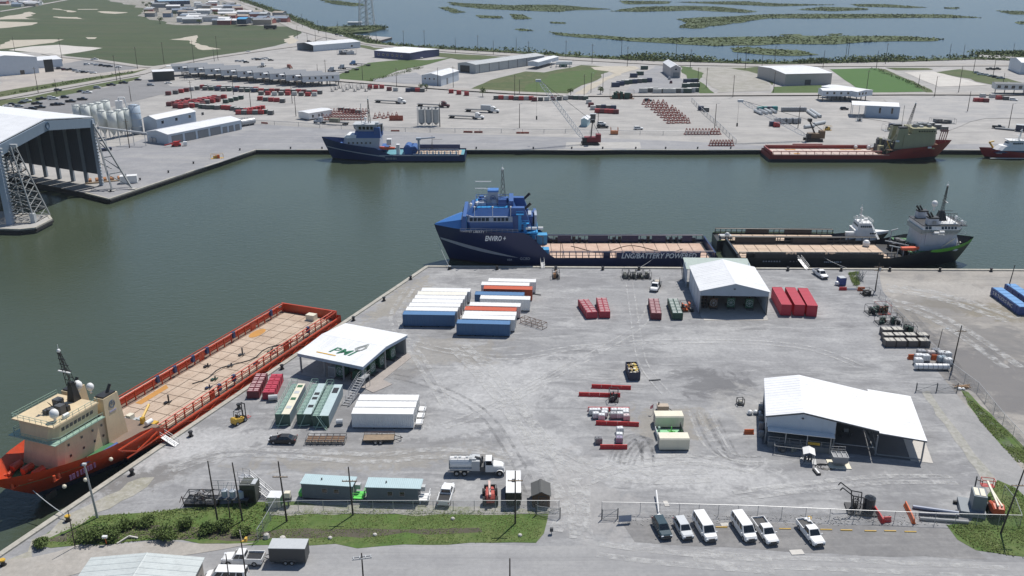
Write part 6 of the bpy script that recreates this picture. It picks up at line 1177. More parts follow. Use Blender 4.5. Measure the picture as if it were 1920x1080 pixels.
B().box(60.5, 61.2, 4.6, 5.2, zd, zf+1.2).tube((60.8, 4.9, zf+1.1), (57.6, 3.6, zf+1.9), .25, 5).out('deck_crane', YELLOW, t); raft(t, 61, 6.4, zf+.6)
pk = B(); 
for u, v in (((62, Bm/2+.12, 3.2), (66, Bm/2+.1, 5.5)), ((58, Bm/2+.12, 5.4), (66, Bm/2+.1, 5.5)), ((56.5, Bm/2+.12, 3.2), (64.5, Bm/2+.12, 3.2)), ((57, Bm/2+.1, 4.3), (62, Bm/2+.1, 3.3))): pk.tube(u, v, .16)
o = pk.out('hull_trim', OR_, t); o.location.x = 4.5; B().box(80.6, 82.6, 4.7, 4.9, 2.1, 3.2).out('anchor_pocket', BLACK, t)
for x, y, z in ((72, 8.45, 4.6), (77, 7.7, 3.4), (80.4, 6.9, 4.0)): B().ball(x, y-.3, z, .35).out('hull_lamp', OFFW, t)
q = L2W(t, 76.8, 0)
marks(t, M('name_violet', (.16, .06, .14), .6, .3), (75.4, 8.42, 5.1), (1, -.16, 0), 8, .5, .9, .62)
g0 = L2W(t, 60.5, 8.6, 0); gq = G(332, 836)
gangway((g0[0], g0[1], 1.2), (gq.x, gq.y, .1), 'grey gangway from the orange ship down to the quay', 1.1)
bw = L2W(t, 83.5, 3.5); gb_ = G(128, 975); line((bw[0], bw[1], 2.6), (gb_.x, gb_.y, .7), .3, .07, 'mooring rope from the bow of the orange ship to the yellow-capped bollard')
# ===== navy ship with lettering
NV = M('ship_navy', (.009, .021, .085), .34, .2, scale=.3, dcol=(.012, .022, .06)); NVL = M('ship_navy_light', (.032, .10, .30), .4, .2); NB = M('ship_bow_blue', (.045, .17, .46), .4, .15); SILV = M('ship_silver', (.36, .40, .47), .4, .2); DARKB = M('boot_black', (.014, .016, .02), .5, .3)
t = thing('supply_ship', 'navy blue supply ship lettered ENVIRO + and LNG/BATTERY POWERED at the straight quay', 'ship', (57.6, 250.2, WATER_Z), math.pi+.004); L, Bm, zd = 80.0, 18.0, 2.6; XF = 48.5
tp = lambda s: 3.3 if s*L < XF else (3.3+7.4*min(1, ((s*L-XF)/5.0)**.8) if s*L < XF+5 else 10.7+.4*(1-abs(s*L-66)/14))
pt = hull(t, L, Bm, tp, 5.0, NV, DARKB, .74, 40, .6, pw=2.2, tran=.5); deckpoly(t, pt, .004, .66, zd, BLACK); deckpoly(t, pt, (XF+2)/L, .90, 10.6, SKYB, 'upper_deck', .3); planks(t, 1.8, 49.6, 6.9, zd, 14, 2, M('plank_pinkish', (.56, .41, .32), .85, .5, scale=.4, dcol=(.34, .20, .14)))
for s in (1, -1): cargo_rail(t, 1.0, 47, s*7.7, zd, 2.3, NV, 1.8, [(4, 7), (12, 16), (20, 25), (29, 35), (40, 44)] if s < 0 else [(24, 26), (30, 32)])
B().box(.3, .7, -8, 8, zd, 4.6).out('stern_bulwark', NV, t)
# side plating above the rail carrying the lettering (port side faces the quay)
pl = B(); pl.prism([(5, 0), (28.5, 0), (28.5, .1), (5, .1)], 3.2, 4.9); o = pl.out('side_screen', NV, t); o.location = (0, Bm/2-.06, 0)
textmesh('LNG/BATTERY POWERED', 2.1, t, M('letter_white', (.8, .81, .83), .5, .1), 'lettering', (16.6, Bm/2+.09, 3.95), (math.pi/2, 0, math.pi), .25, 21.0, .01, .03)
LW_ = M('letter_white', (1, 1, 1)); textmesh('ENVIRO +', 2.0, t, LW_, 'lettering', (62.3, Bm/2+.1, 9.1), (math.pi/2, 0, math.pi), .25, 5.8, .01, .06)
for s_, x, z, w_ in (('stx', 58.3, 3.0, 1.4), ('GCBD', 54.0, 3.2, 2.8)): textmesh(s_, 1.1, t, SILV, 'lettering', (x, Bm/2+.08, z), (math.pi/2, 0, math.pi), .0, w_)
textmesh('HARVEY LIBERTY', .95, t, LW_, 'ship_name', (68.6, 8.55, 11.0), (math.pi/2-.1, 0, math.pi-.19), .1, 6.6)
sw = []
for i in range(13):
    k = i/12; s = .995-.27*k; zt = 6.9-.55*k*8*k**.6*.9 if k else 6.9; zt = 6.9-3.6*k**1.35; wd = 1.15*math.sin(math.pi*min(1, .15+k*.85))+.05; a = pt(s, zt, 1); c = pt(s, zt-wd, 1); sw.append([(a[0], a[1]+.1, a[2]), (c[0], c[1]+.1, c[2])])
B().loft(sw, False, False).out('bow_stripe', SILV, t)
# enclosed bow
bc = B(); rings = []
for s in (.885, .91, .935, .96, .98, .999):
    x, y, z = pt(s, tp(s), 1); k = min(1.0, (s-.885)/.114); rings.append([(x, y, z), (x-.3, y*.75, z+2.4*(1-k)**.9+.25), (x-.4, 0, z+3.2*(1-k)**.9+.35), (x-.3, -y*.75, z+2.4*(1-k)**.9+.25), (x, -y, z)])
bc.loft(rings, False, False); bc.add(rings[0], [(0, 1, 2, 3, 4)]); bc.out('bow_cover', NB, t)
N0 = set(t.children)
bk = block(t, 'bow_bulkhead', NVL, 64.8, 66.4, 8.6, 8.0, 11.2, 15.2, .6, 0)
wh = block(t, 'wheelhouse', NVL, 51.5, 66, 7.4, 8.2, 11.0, 13.6, -.4, .5, 0, 2.5); wt = block(t, 'bridge_windows', SILV, 52, 66.4, 8.2, 7.6, 13.6, 15.0, .6, 0, 0, 2.6); winrow(wt, (58.4, 7.95, 14.3), (64, 7.95, 14.3), 5, .85, .9, (0, 1, .4)); winrow(wt, (53, 7.95, 14.3), (57.4, 7.95, 14.3), 4, .8, .9, (0, 1, .4)); winrow(wt, (66.1, -4.5, 14.3), (66.1, 4.5, 14.3), 8, .85, .9, (1, 0, .35)); winrow(wt, (58.4, -7.95, 14.3), (64, -7.95, 14.3), 5, .85, .9, (0, -1, .4))
block(t, 'wheelhouse_roof', NVL, 51, 65, 7.2, 5.6, 15.0, 16.8, 1.5, .8, 0, 2.0); B().box(52.5, 62.5, -4.9, 4.9, 16.8, 16.9).out('upper_deck', SKYB, t); B().rail([(52.5, 4.9, 16.9), (62.4, 4.9, 16.9), (62.4, -4.9, 16.9), (52.5, -4.9, 16.9)], 1.2, .08, 1.5).out('upper_rail', NVL, t)
B().box(63.6, 66.2, -7.2, 7.6, 11.05, 11.2).box(64.7, 64.8, -7.2, 7.6, 11.2, 14.6).out('wing_platform', SKYB, t); mh = block(t, 'mast_house', SILV, 55.8, 59.2, 1.9, 1.5, 16.9, 20.4, .3, .3); B().box(55.9, 59, -1.6, 1.6, 20.4, 20.9).out('mast_house_cap', NB, mh)
em = B()
for k in range(14): em.tube((57.5+.75*math.cos(k*.45), 1.72, 18.8+.75*math.sin(k*.45)), (57.5+.75*math.cos(k*.45+.45), 1.72, 18.8+.75*math.sin(k*.45+.45)), .09)
em.tube((57, 1.74, 18.5), (58, 1.74, 19.1), .12).tube((57, 1.74, 19.1), (58, 1.74, 18.5), .12); em.out('house_emblem', NVL, mh)
mast(t, 54.6, 0, 16.9, 9.5, DGREY, .2, .8, 3, False); B().box(58, 62.4, -.12, .12, 23.0, 23.2).box(59.5, 62.5, -.1, .1, 21.0, 21.2).tube((60, 0, 21), (58.4, 0, 20.9), .12).out('radar_scanner', WHITE, t)
for x, y in ((62, 4.3), (61.8, 3.2), (63.6, 5.2)): dome(t, x, y, 16.9, .45, .6)
for y in (5.6, -5.6):
    fu = block(t, 'funnel', NVL, 46.5, 51.5, 1.4, 1.0, 11.0, 17.2, -1.2, 2.2, y); B().tube((48.6, y, 16.6), (46.9, y, 18.3), .35, 8, 0, .42).out('exhaust', BLACK, fu)
for i, (x, z0, z1, y) in enumerate(((50.0, 11, 15.5, 7), (48.5, 6, 13, 7.4), (46.2, 3, 9.6, 7.2), (50, 11, 14, -6))): B().box(x-.5, x+.4, y-.6, y+.4, z0, z1).box(x-1.1, x+1.0, y-.9, y+.8, z1, z1+.15).rail([(x-1.1, y+.8, z1), (x+1, y+.8, z1)], 1, .06, 1).out('stair_tower', SKYB, t)
for o in set(t.children)-N0: o.location.x += 5.5
N0 = set(t.children)
[B().box(43.6, 46.6, y, y+2.8, zd, 5.6).out('deck_house', M('house_blue', (.05, .30, .56), .45, .2), t) for y in (5.6, -8.4)]; B().box(47.2, 49.5, -8, 8, zd, 8.4).out('aft_bulkhead', NV, t); B().rail([(52, 8.3, 11.2), (47, 8.3, 11.2), (47, -8.3, 11.2)], 1.1, .05, 1.5).out('aft_rail', SKYB, t)
for i in range(3): raft(t, 49.5-i*1.7, 8.0, 11.8)
b = B(); junk(b, 5, 14, 4.5, 26, rr, 11, 46.5, -7).out('aft_gear', [SILV, NVL], t); [setattr(o.location, 'x', o.location.x+3.6) for o in set(t.children)-N0]; B().path([(49, 8.6, zd), (49, 8.6, 9.5), (50.5, 8, 9.7)], .12).path([(44, 8, zd), (44, 8, 8)], .1).out('davit', RUST, t); bd = B(); bd.path([(8+i*1.7, -1+3.2*math.sin(i*.55), zd+.25) for i in range(20)], .1, 5).out('deck_hose', RUST, t)
b = B(); junk(b, 12, 9, 2.2, 22, rr, 16.9, 57.5, -4.5).out('roof_gear', [NVL, SILV], t); B().rail([(56, 8.75, 10.7), (72, 8.6, 10.9)], 1.0, .06, 1.4).rail([(56, -8.75, 10.7), (72, -8.6, 10.9)], 1.0, .06, 1.4).out('side_rail', SILV, t)
b = B()
for i in range(26): b.box(3+i*1.7, 3.9+i*1.7, -8.6, -7.9, zd+.3, zd+R.uniform(.8, 2.0))
b.out('rail_gear', BLACK, t, kind='stuff'); B().box(57.2, 58.4, -4.4, 4.4, 16.9, 18.6).out('screen', NVL, t); [B().tube((x, 7.4, 14.8), (x, 7.4, 17.6), .09).ball(x, 7.4, 17.7, .28).out('search_light', WHITE, t) for x in (58, 63, 68)]
a = L2W(t, 49.2, 9.1); gangway((a[0], a[1], .9), (a[0]+.1, 236.4, .15), 'narrow pale gangway from the navy ship to the quay', 1.0)
for px, x in ((843, 78.5), (1199, 18)): a = L2W(t, x, 3.5 if x > 70 else 8.9); g = G(px, 505); line((a[0], a[1], 4.2 if x > 70 else 1.4), (g.x, g.y, .6), .2, .05, 'mooring rope of the navy ship near '+('its bow' if x > 70 else 'its stern lettering'))
# ===== black and green ship
BK = M('ship_black', (.012, .016, .024), .4, .45, scale=.3, dcol=(.03, .035, .04)); GS = M('ship_green_stripe', (.10, .36, .04), .45, .2); HW = M('ship_house_white', (.47, .49, .54), .45, .3)
t = thing('supply_ship', 'black supply ship with a green bow stripe and white deckhouse at the straight quay', 'ship', (62.9, 249.3, WATER_Z), -.012); L, Bm, zd, zf = 69.3, 16.6, 2.6, 4.6; XF = 45.0
tp = lambda s: 3.5 if s*L < XF else (3.5+2.3*min(1, (s*L-XF)/9) if s*L < XF+9 else 5.8+1.5*((s*L-XF-9)/(L-XF-9))**1.3)
pt = hull(t, L, Bm, tp, 5.0, BK, DARKB, .72, 36, .4, pw=2.9, tran=.5); deckpoly(t, pt, .004, .72, zd, BLACK); deckpoly(t, pt, .72, .985, zf, GDECK, 'fore_deck'); planks(t, 2, 44, 6.6, zd, 13, 3, M('plank_pale', (.58, .45, .34), .85, .55, scale=.4, dcol=(.36, .25, .17)))
for s in (1, -1): cargo_rail(t, 1.0, 44.5, s*7.2, zd, 2.2, BK, 2.0, [(3, 14), (17, 25), (28, 40)] if s < 0 else [(3, 15), (20, 30)])
B().box(.2, .6, -7.6, 7.6, zd, 4.4).out('stern_bulwark', BK, t); o = B().box(5, 41, 0, .12, 3.4, 4.6).out('side_screen', BK, t); o.location = (0, -Bm/2-.05, 0)
gr = []
for i in range(15):
    s = .79+.208*i/14; a, c = pt(s, tp(s)+.02, -1), pt(s, tp(s)-1.5+.9*(1-i/14)**4, -1); gr.append([(a[0], a[1]-.06, a[2]), (c[0], c[1]-.06, c[2])])
B().loft(gr, False, False).out('green_stripe', GS, t); gr2 = [[(x, -y, z) for x, y, z in r] for r in gr]; B().loft(gr2, False, False).out('green_stripe', GS, t)
N0 = set(t.children)
h1 = block(t, 'deckhouse', HW, 46, 61.5, 5.6, 5.2, zf, 10.4, 2.2, .5, 0, 2.6); wh = block(t, 'bridge', M('bridge_greygreen', (.30, .34, .34), .45, .2), 45.5, 60.5, 5.4, 6.0, 10.4, 12.0, -.3, 0, 0, 2.4); bw_ = block(t, 'bridge_windows', WHITE, 46, 60.8, 6.0, 5.6, 12.0, 13.3, .5, 0, 0, 2.4); winrow(bw_, (52.2, -5.85, 12.65), (57.8, -5.85, 12.65), 5, .75, .8, (0, -1, .3)); winrow(bw_, (46.6, -5.85, 12.65), (49, -5.85, 12.65), 2, .9, .9, (0, -1, .3)); winrow(bw_, (60.5, -3.4, 12.65), (60.5, 3.4, 12.65), 6, .85, .8, (1, 0, .3)); winrow(bw_, (58.6, -5.0, 12.65), (60.3, -3.6, 12.65), 2, .75, .8, (1, -1, .3))
B().box(45.8, 61.2, -5.9, 5.9, 13.3, 13.5).out('bridge_roof', BLACK, t); B().box(50.5, 58.5, -4.8, 4.2, 13.5, 13.9).out('roof_house', WHITE, t); B().rail([(45.8, -6.3, 10.4), (61, -6.3, 10.4)], 1.1, .06, 1.4).rail([(46, -5.6, 13.5), (60.8, -5.6, 13.5), (60.8, 5.6, 13.5)], 1.1, .05, 1.4).out('bridge_rail', LGREY, t)
for y in (-4.2, 4.2):
    fu = block(t, 'funnel', HW, 47.4, 51.6, 1.5, 1.2, zf+2, 15.6, .4, .4, y); B().box(47.8, 51.3, y-1.2, y+1.2, 15.6, 16.1).tube((48.6, y, 16), (47.2, y-.3, 17.6), .35, 8).tube((49.6, y, 16), (48.3, y-.3, 17.7), .3, 8).out('funnel_cap', BLACK, fu)
    if y < 0: B().box(49.1, 50.3, y-1.45, y-1.36, 13.8, 15.0).out('funnel_emblem', GREY, fu)
mast(t, 54.5, 0, 16, 9.5, BLACK, .5, .45, 4); block(t, 'mast_foot', BLACK, 53, 56, 1.6, .6, 13.9, 17, .8, .6); dome(t, 51.5, 0, 17.0, 1.05, 1.6); dome(t, 58, -3.6, 13.8, .5, 1.6); dome(t, 59.6, -4.8, 13.5, .45, .8)
gf = B()
for i in range(6): gf.tube((54+i*1.0, -1.8, 13.9), (54+i*1.0, -1.8, 16.6), .07)
gf.tube((54, -1.8, 16.6), (59.2, -1.8, 16.4), .1).tube((54, 1.8, 16.6), (59.2, 1.8, 16.4), .1); gf.out('antenna_frame', BLACK, t); remap(t, N0, .80, 15.4, .86, .84, zf); N0 = set(t.children)
raft(t, 53.4, -6.9, 11.0); raft(t, 55.0, -6.9, 11.3); B().box(52.4, 55.8, -7.4, -5.9, 10.3, 10.5).out('raft_platform', LGREY, t); bo = B(); bo.loft([[(43.6, -7.6, 5.6), (43.6, -6.1, 5.6), (43.6, -6.1, 6.3), (43.6, -7.6, 6.3)], [(47, -7.7, 5.4), (47, -5.9, 5.4), (47, -5.9, 6.4), (47, -7.7, 6.4)], [(49, -7.0, 5.8), (49, -6.5, 5.8), (49, -6.5, 6.5), (49, -7.0, 6.5)]]).out('rescue_boat', M('rescue_orange', (.58, .09, .03), .5, .2), t)
st = B(); st.tube((40, -6.5, zd+4.2), (48.5, -6.5, zf+.4), .2).tube((40, -3, zd+4.6), (47.5, -3, zf+1), .2)
for i in range(5): st.tube((41+i*1.8, -6.5, zd), (41+i*1.8, -6.5, 6.3-.25*i), .12)
st.path([(45, 5, zd), (45, 5, 8), (47, 5, 8.6)], .2).out('davit_frame', LGREY, t); b = B(); junk(b, 7, 12, 4.0, 26, rr, zd, 43, -6).out('winch_gear', [BLACK, DGREY], t); wgs = B(); wgs.tube((56.5, -5.3, zf+1.2), (60, -5.7, zf+4.4), .16).tube((61.5, -2, zf+.4), (62.6, -4, zf+2.6), .3); wgs.out('deck_crane', OFFW, t); remap(t, N0, .92, 6.2, .95, .9, zf)
bitts(t, GREY, [(63.2, 1.5), (63.4, -1.5), (61.8, -4)], zf); B().path([(3+i*2.1, -2.6+1.0*math.sin(i*.8), zd+.22) for i in range(19)], .08, 5).out('deck_hose', RUST, t); B().ball(41, 5.2, zd+.9, 1.1, 1.1).out('white_hood', WHITE, t)
b = B()
for i in range(24): b.box(6+i*1.4, 6.6+i*1.4, -7.9, -7.6, zd+1.2, zd+2.0)
b.out('rail_gear', BLACK, t, kind='stuff'); marks(t, SILV, (24.6, -Bm/2-.13, 2.2), (1, 0, 0), 9, .45, .35, .55); marks(t, SILV, (7.5, -Bm/2-.1, 2.3), (1, 0, 0), 7, .5, .35, .75); marks(t, GREY, (15, -Bm/2-.1, 2.3), (1, 0, 0), 6, .4, .3, .9)
a = L2W(t, 17.4, -8.7); gangway((a[0], a[1], 1.6), (a[0]+1.0, 235.4, .15), 'pale gangway from the black ship to the quay', 1.0); a = L2W(t, 24.5, -8.3); g = G(1577, 506); line((a[0], a[1], 1.8), (g.x+1.5, g.y, .6), .2, .04, 'mooring rope of the black ship near its name')
# ===== crew boat behind it
t = thing('crew_boat', 'black-green fast supply boat with a white cabin outside the black ship', 'boat', (61.4, 263.0, WATER_Z), -.03); L, Bm, zd = 52.0, 8.6, 2.6
tp = lambda s: 2.9 if s < .7 else 2.9+2.2*((s-.7)/.3); pt = hull(t, L, Bm, tp, 5, BK, DARKB, .62, 24, .3, pw=2.2); deckpoly(t, pt, .004, .72, zd, BLACK); planks(t, 1.5, 36, 3.3, zd, 10, 1, M('plank_pale', (1, 1, 1))); 
for s in (1, -1): cargo_rail(t, .8, 36.5, s*3.9, zd, 1.7, BK, 1.6, [(10, 17), (22, 30)] if s > 0 else [(20, 30), (32, 36)]); B().box(.3, 37, s*4.3-.06, s*4.3+.06, 2.95, 3.15).out('green_line', M('lime_line', (.36, .48, .12), .5, .2), t)
bn = []
for s in (.8, .84, .88, .93, .97, .998):
    x, y, z = pt(s, tp(s), 1); k = (s-.8)/.2; bn.append([(x, y, z-.3), (x, y*.8, z+1.5*(1-k)+.15), (x, -y*.8, z+1.5*(1-k)+.15), (x, -y, z-.3)])
B().loft(bn, False, False).add(bn[0], [(0, 1, 2, 3)]).out('foredeck', WHITE, t); N0 = set(t.children); ca = block(t, 'cabin', WHITE, 33.2, 43.5, 3.7, 3.2, 2.9, 6.4, 2.6, -.6, 0, 1.2); wh = block(t, 'wheelhouse', WHITE, 33.6, 41, 3.2, 2.7, 6.4, 8.8, 1.6, .6, 0, 1.0); winrow(wh, (34.6, -3.0, 7.7), (39.2, -3.0, 7.7), 6, .6, .6, (0, -1, .25)); winrow(wh, (40.3, -2, 7.7), (40.3, 2, 7.7), 4, .8, .6, (1, 0, .5)); winrow(wh, (33.9, -2.4, 7.7), (33.9, 2.4, 7.7), 4, .8, .6, (-1, 0, .2)); winrow(ca, (38.4, -3.45, 5.5), (41, -3.45, 5.5), 3, .6, .5, (0, -1, .1))
B().rail([(33.8, -2.7, 8.8), (39.6, -2.7, 8.8), (39.6, 2.7, 8.8), (33.8, 2.7, 8.8)], .9, .06, 1.2).rail([(30, -3.6, 4.4), (33, -3.6, 4.4)], 1, .06, 1).out('top_rail', WHITE, t); mast(t, 35.6, 0, 8.8, 4.2, WHITE, -.2, .3, 2); raft(t, 38, 1, 9.2); dome(t, 34.6, 1.6, 8.8, .4); block(t, 'funnel', WHITE, 29.8, 33.0, .8, .6, 2.7, 5.8, -1.4, -.8, -2.6); remap(t, N0, .74, 16.7, .88, .9, 2.6); B().ball(3.6, -.6, zd+1.1, .8, 1).box(1.5, 5, -1.8, 1.2, zd, zd+.8).out('stern_gear', LGREY, t)
TUGB = M('tug_blue', (.012, .035, .125), .4, .3, scale=.3, dcol=(.02, .035, .08)); t = thing('anchor_tug', 'dark blue anchor handling tug moored at the far quay', 'tug', (-20.3, 387.6, WATER_Z), math.pi-.004); t.scale = (1, 1, 1.13); L, Bm, zd, zf = 61.5, 14.0, 2.3, 4.6
tp = lambda s: 2.8 if s*L < 33 else (2.8+2.6*min(1, (s*L-33)/6) if s*L < 39 else 5.4+3.0*((s*L-39)/22.5)**1.3); pt = hull(t, L, Bm, tp, 5, TUGB, DARKB, .66, 30, .3, pw=3.2, tran=.4); deckpoly(t, pt, .004, .6, zd, M('deck_teal', (.10, .30, .36), .6, .3)); deckpoly(t, pt, .55, .985, zf, NVL, 'fore_deck'); planks(t, 1.5, 21, 4.6, zd, 7, 1, PLANK)
for s in (1, -1): cargo_rail(t, 2.5, 22, s*5.4, zd, 2.0, TUGB, 2.2, [(2.6, 21.6)] if s < 0 else ()); B().box(3, 22, s*5.35-.05, s*5.35+.05, zd+.1, zd+.5).out('white_kick_strip', WHITE, t)
sw = [[(pt(s, z, 1)[0], pt(s, z, 1)[1]+.08, z), (pt(s, z-.4, 1)[0], pt(s, z-.4, 1)[1]+.08, z-.4)] for s, z in [(.995-.42*k/10, 5.0-2.9*(k/10)**1.1) for k in range(11)]]; B().loft(sw, False, False).out('bow_stripe', SILV, t); B().box(2, 36, 6.95, 7.15, 2.3, 2.6).out('rubbing_strake', SILV, t); marks(t, M('worn_plate', (.22, .24, .28), .6, .3), (28.8, 7.12, .9), (1, 0, 0), 8, .56, .8, .6)
h1 = block(t, 'deckhouse', HW, 36, 52, 4.9, 4.7, zf, 8.6, .8, 0, 0, 1.5); block(t, 'deckhouse_tier', WHITE, 43, 51.4, 4.4, 4.0, 8.6, 9.6, 1.4, 0); block(t, 'deckhouse_tier', NVL, 35.8, 47, 4.6, 3.8, 8.6, 10.9, .5, .5, 0, 1.2); b_ = block(t, 'bridge', HW, 37.5, 46.5, 3.0, 3.9, 10.9, 13.4, -.8, -.6, 0, 1.6); winrow(b_, (38.5, 3.5, 12.2), (45, 3.5, 12.2), 4, 1.1, 1.2, (0, 1, -.35)); winrow(b_, (47.0, -2.2, 12.2), (47.0, 2.2, 12.2), 3, 1.1, 1.2, (1, 0, -.3)); winrow(h1, (39, 4.82, 6.8), (50, 4.82, 6.8), 6, .7, .6, (0, 1, .05))
B().box(37, 47.2, -4, 4, 13.4, 13.6).out('bridge_roof', LGREY, t); mast(t, 40.6, 0, 13.6, 8.5, BLACK, .2, .5, 4); B().cyl(43.8, 1, 13.6, 21, .12, n=6).out('pole_mast', LGREY, t); dome(t, 42.6, -2, 13.6, .7); raft(t, 37, 3.2, 14); fu = block(t, 'funnel', NVL, 35.5, 38.5, 1.1, .9, 8.6, 12.4, .3, .3, 3.2); fu = block(t, 'funnel', NVL, 35.5, 38.5, 1.1, .9, 8.6, 12.4, .3, .3, -3.2); b = B(); junk(b, 3, 8, 3.5, 16, rr, 10.5, 35, -4).out('mast_gear', [GREY, BLACK], t)
B().loft([[(29.5, 5.0, 4.6), (29.5, 6.4, 4.6), (29.5, 6.4, 5.3), (29.5, 5.0, 5.3)], [(34, 4.8, 4.4), (34, 6.5, 4.4), (34, 6.5, 5.5), (34, 4.8, 5.5)], [(36, 5.4, 4.8), (36, 5.8, 4.8), (36, 5.8, 5.6), (36, 5.4, 5.6)]]).out('rescue_boat', M('rescue_orange', (1, 1, 1)), t); B().box(31, 33, 2.5, 5, 6.0, 8.2).box(27.6, 29, 3, 5, zd, 6.2).out('crane_house', WHITE, t)
B().tube((24.4, -3.5, 4), (24.4, 3.5, 4), 1.8, 14).tube((21.8, -3.5, 3.8), (21.8, 3, 3.8), 1.5, 12).box(21, 25.5, -4.2, -3.5, zd, 5.2).box(21, 25.5, 3.5, 4.2, zd, 5.2).out('towing_winch', NVL, t); B().cyl(19.6, 2.5, zd, 7.6, .5, n=8).tube((19.6, 2.5, 8), (12.5, 3, 8.6), .3, 5).box(18.6, 20.6, 1.6, 3.4, 7.6, 8.4).out('deck_crane', SILV, t); B().cyl(14.5, -4.6, zd, 8, .1, n=6).tube((14.5, -4.6, 6.6), (10, -4.6, 6.6), .07).tube((14.5, -4.6, 6), (15.2, -4.6, zd), .07).out('flag_pole', DGREY, t); b = B(); b.tube((53.5, -2, zf+.7), (53.5, 2.4, zf+.7), .8, 10).box(54.5, 55.6, -2, 2, zf, zf+1.3); b.out('anchor_windlass', NVL, t)
b = B()
for i in range(7): b.box(3+i*2.5, 3.7+i*2.5, 5.3, 5.5, zd+.5, zd+1.5)
b.out('white_stanchion', WHITE, t)
# ===== far red ship
RS = M('ship_maroon', (.29, .03, .026), .5, .5, scale=.3, dcol=(.14, .03, .03)); OLV = M('ship_olive', (.38, .36, .22), .5, .3, scale=.4)
t = thing('supply_ship', 'dark red supply ship with an olive deckhouse moored at the far quay', 'ship', (110.2, 388.4, WATER_Z), -.006); L, Bm, zd, zf = 79.0, 14.8, 2.8, 5.0; XF = 50
tp = lambda s: 3.0 if s*L < XF else (3.0+2.6*min(1, (s*L-XF)/6) if s*L < XF+6 else 5.6+2.4*((s*L-XF-6)/(L-XF-6))**1.3); pt = hull(t, L, Bm, tp, 7.5, RS, M('boot_dark', (.02, .025, .035), .5, .3), .74, 30, 1.1, pw=2.9, tran=.8); deckpoly(t, pt, .004, .66, zd, RUST); deckpoly(t, pt, .64, .985, zf, RUST, 'fore_deck'); planks(t, 1.6, 46, 6.0, zd, 12, 2, M('plank_pinkwhite', (.60, .49, .43), .85, .5, scale=.4))
for s in (1, -1): cargo_rail(t, 1, 47, s*6.3, zd, 1.6, RS, 3.3, [(1, 47)] if s > 0 else ())
B().box(1, 50, -Bm/2-.25, -Bm/2, 2.85, 3.1).out('rubbing_strake', M('worn_strake', (.45, .28, .25), .6, .4), t); B().box(.2, .7, -6.4, 6.4, zd, 4.2).out('stern_bulwark', RS, t); B().box(13, 26, 6.6, 7.3, 2.9, 4.9).out('side_plating', RS, t); [B().box(*k, zd+.14, zd+.17).out('painted_mark', PT, t) for k in ((10.5, 13, -5.2, -3), (9, 13.5, 3.0, 5), (33, 42, 3.2, 4.8))]
h1 = block(t, 'deckhouse', OLV, 56, 70.5, 5.0, 4.8, zf, 11.2, .4, .6, 0, 1.0); b_ = block(t, 'bridge', OLV, 59.5, 70.8, 4.6, 4.9, 11.2, 13.8, .8, 0, 0, 1.4); winrow(b_, (62, -4.85, 12.6), (69.5, -4.85, 12.6), 7, .6, .6, (0, -1, -.1)); winrow(b_, (70.5, -3.2, 12.6), (70.5, 3.2, 12.6), 6, .7, .6, (1, 0, .2))
for y in (-3.2, 3.2): fu = block(t, 'funnel', OLV, 52.8, 58.4, 1.5, 1.2, zf, 13.6, .6, 1.2, y); B().box(54.2, 57.6, y-1, y+1, 13.6, 14.2).out('funnel_cap', BLACK, fu)
mast(t, 59.2, -.4, 13.8, 9.5, BLACK, 1.8, .6, 4, False); B().cyl(57.2, 1.5, 13, 22.5, .09, n=6).out('pole_mast', BLACK, t); b = B(); junk(b, 9, 8, 1.8, 18, rr, 13.8, 60.5, -4).out('roof_gear', [GREY, LGREY], t); b = B(); junk(b, 8, 10, 6.5, 34, rr, zd, 46.5, -5).tube((49, -4, 4), (53.5, -3, 11), .3, 5).tube((51, 2, 4), (55, 2, 12), .3, 5).out('aft_gear', [OLV, DGREY], t); B().path([(51, -5.2, 5), (49.2, -5.4, 8.6)], .2).out('davit', YELLOW, t); raft(t, 53.5, -5.4, 8.4); raft(t, 67, -6.6, 6.0); B().ball(45.6, 4.6, 4, .9).ball(40, 5.0, 4, .8).out('white_hood', WHITE, t)
b = B()
for i in range(4): b.tube((71.4+i*.9, -4.4, 8.6), (72.1+i*.9, -4.4, 13.2), .2)
b.out('striped_frame', M('stripe_red', (.50, .16, .15), .5, .2), t); B().tube((72.5, -2, zf+.6), (72.5, 2, zf+.6), .8, 8).out('anchor_windlass', RUST, t); B().cyl(76.4, 0, zf, 12, .08, n=6).out('jack_staff', OLV, t)
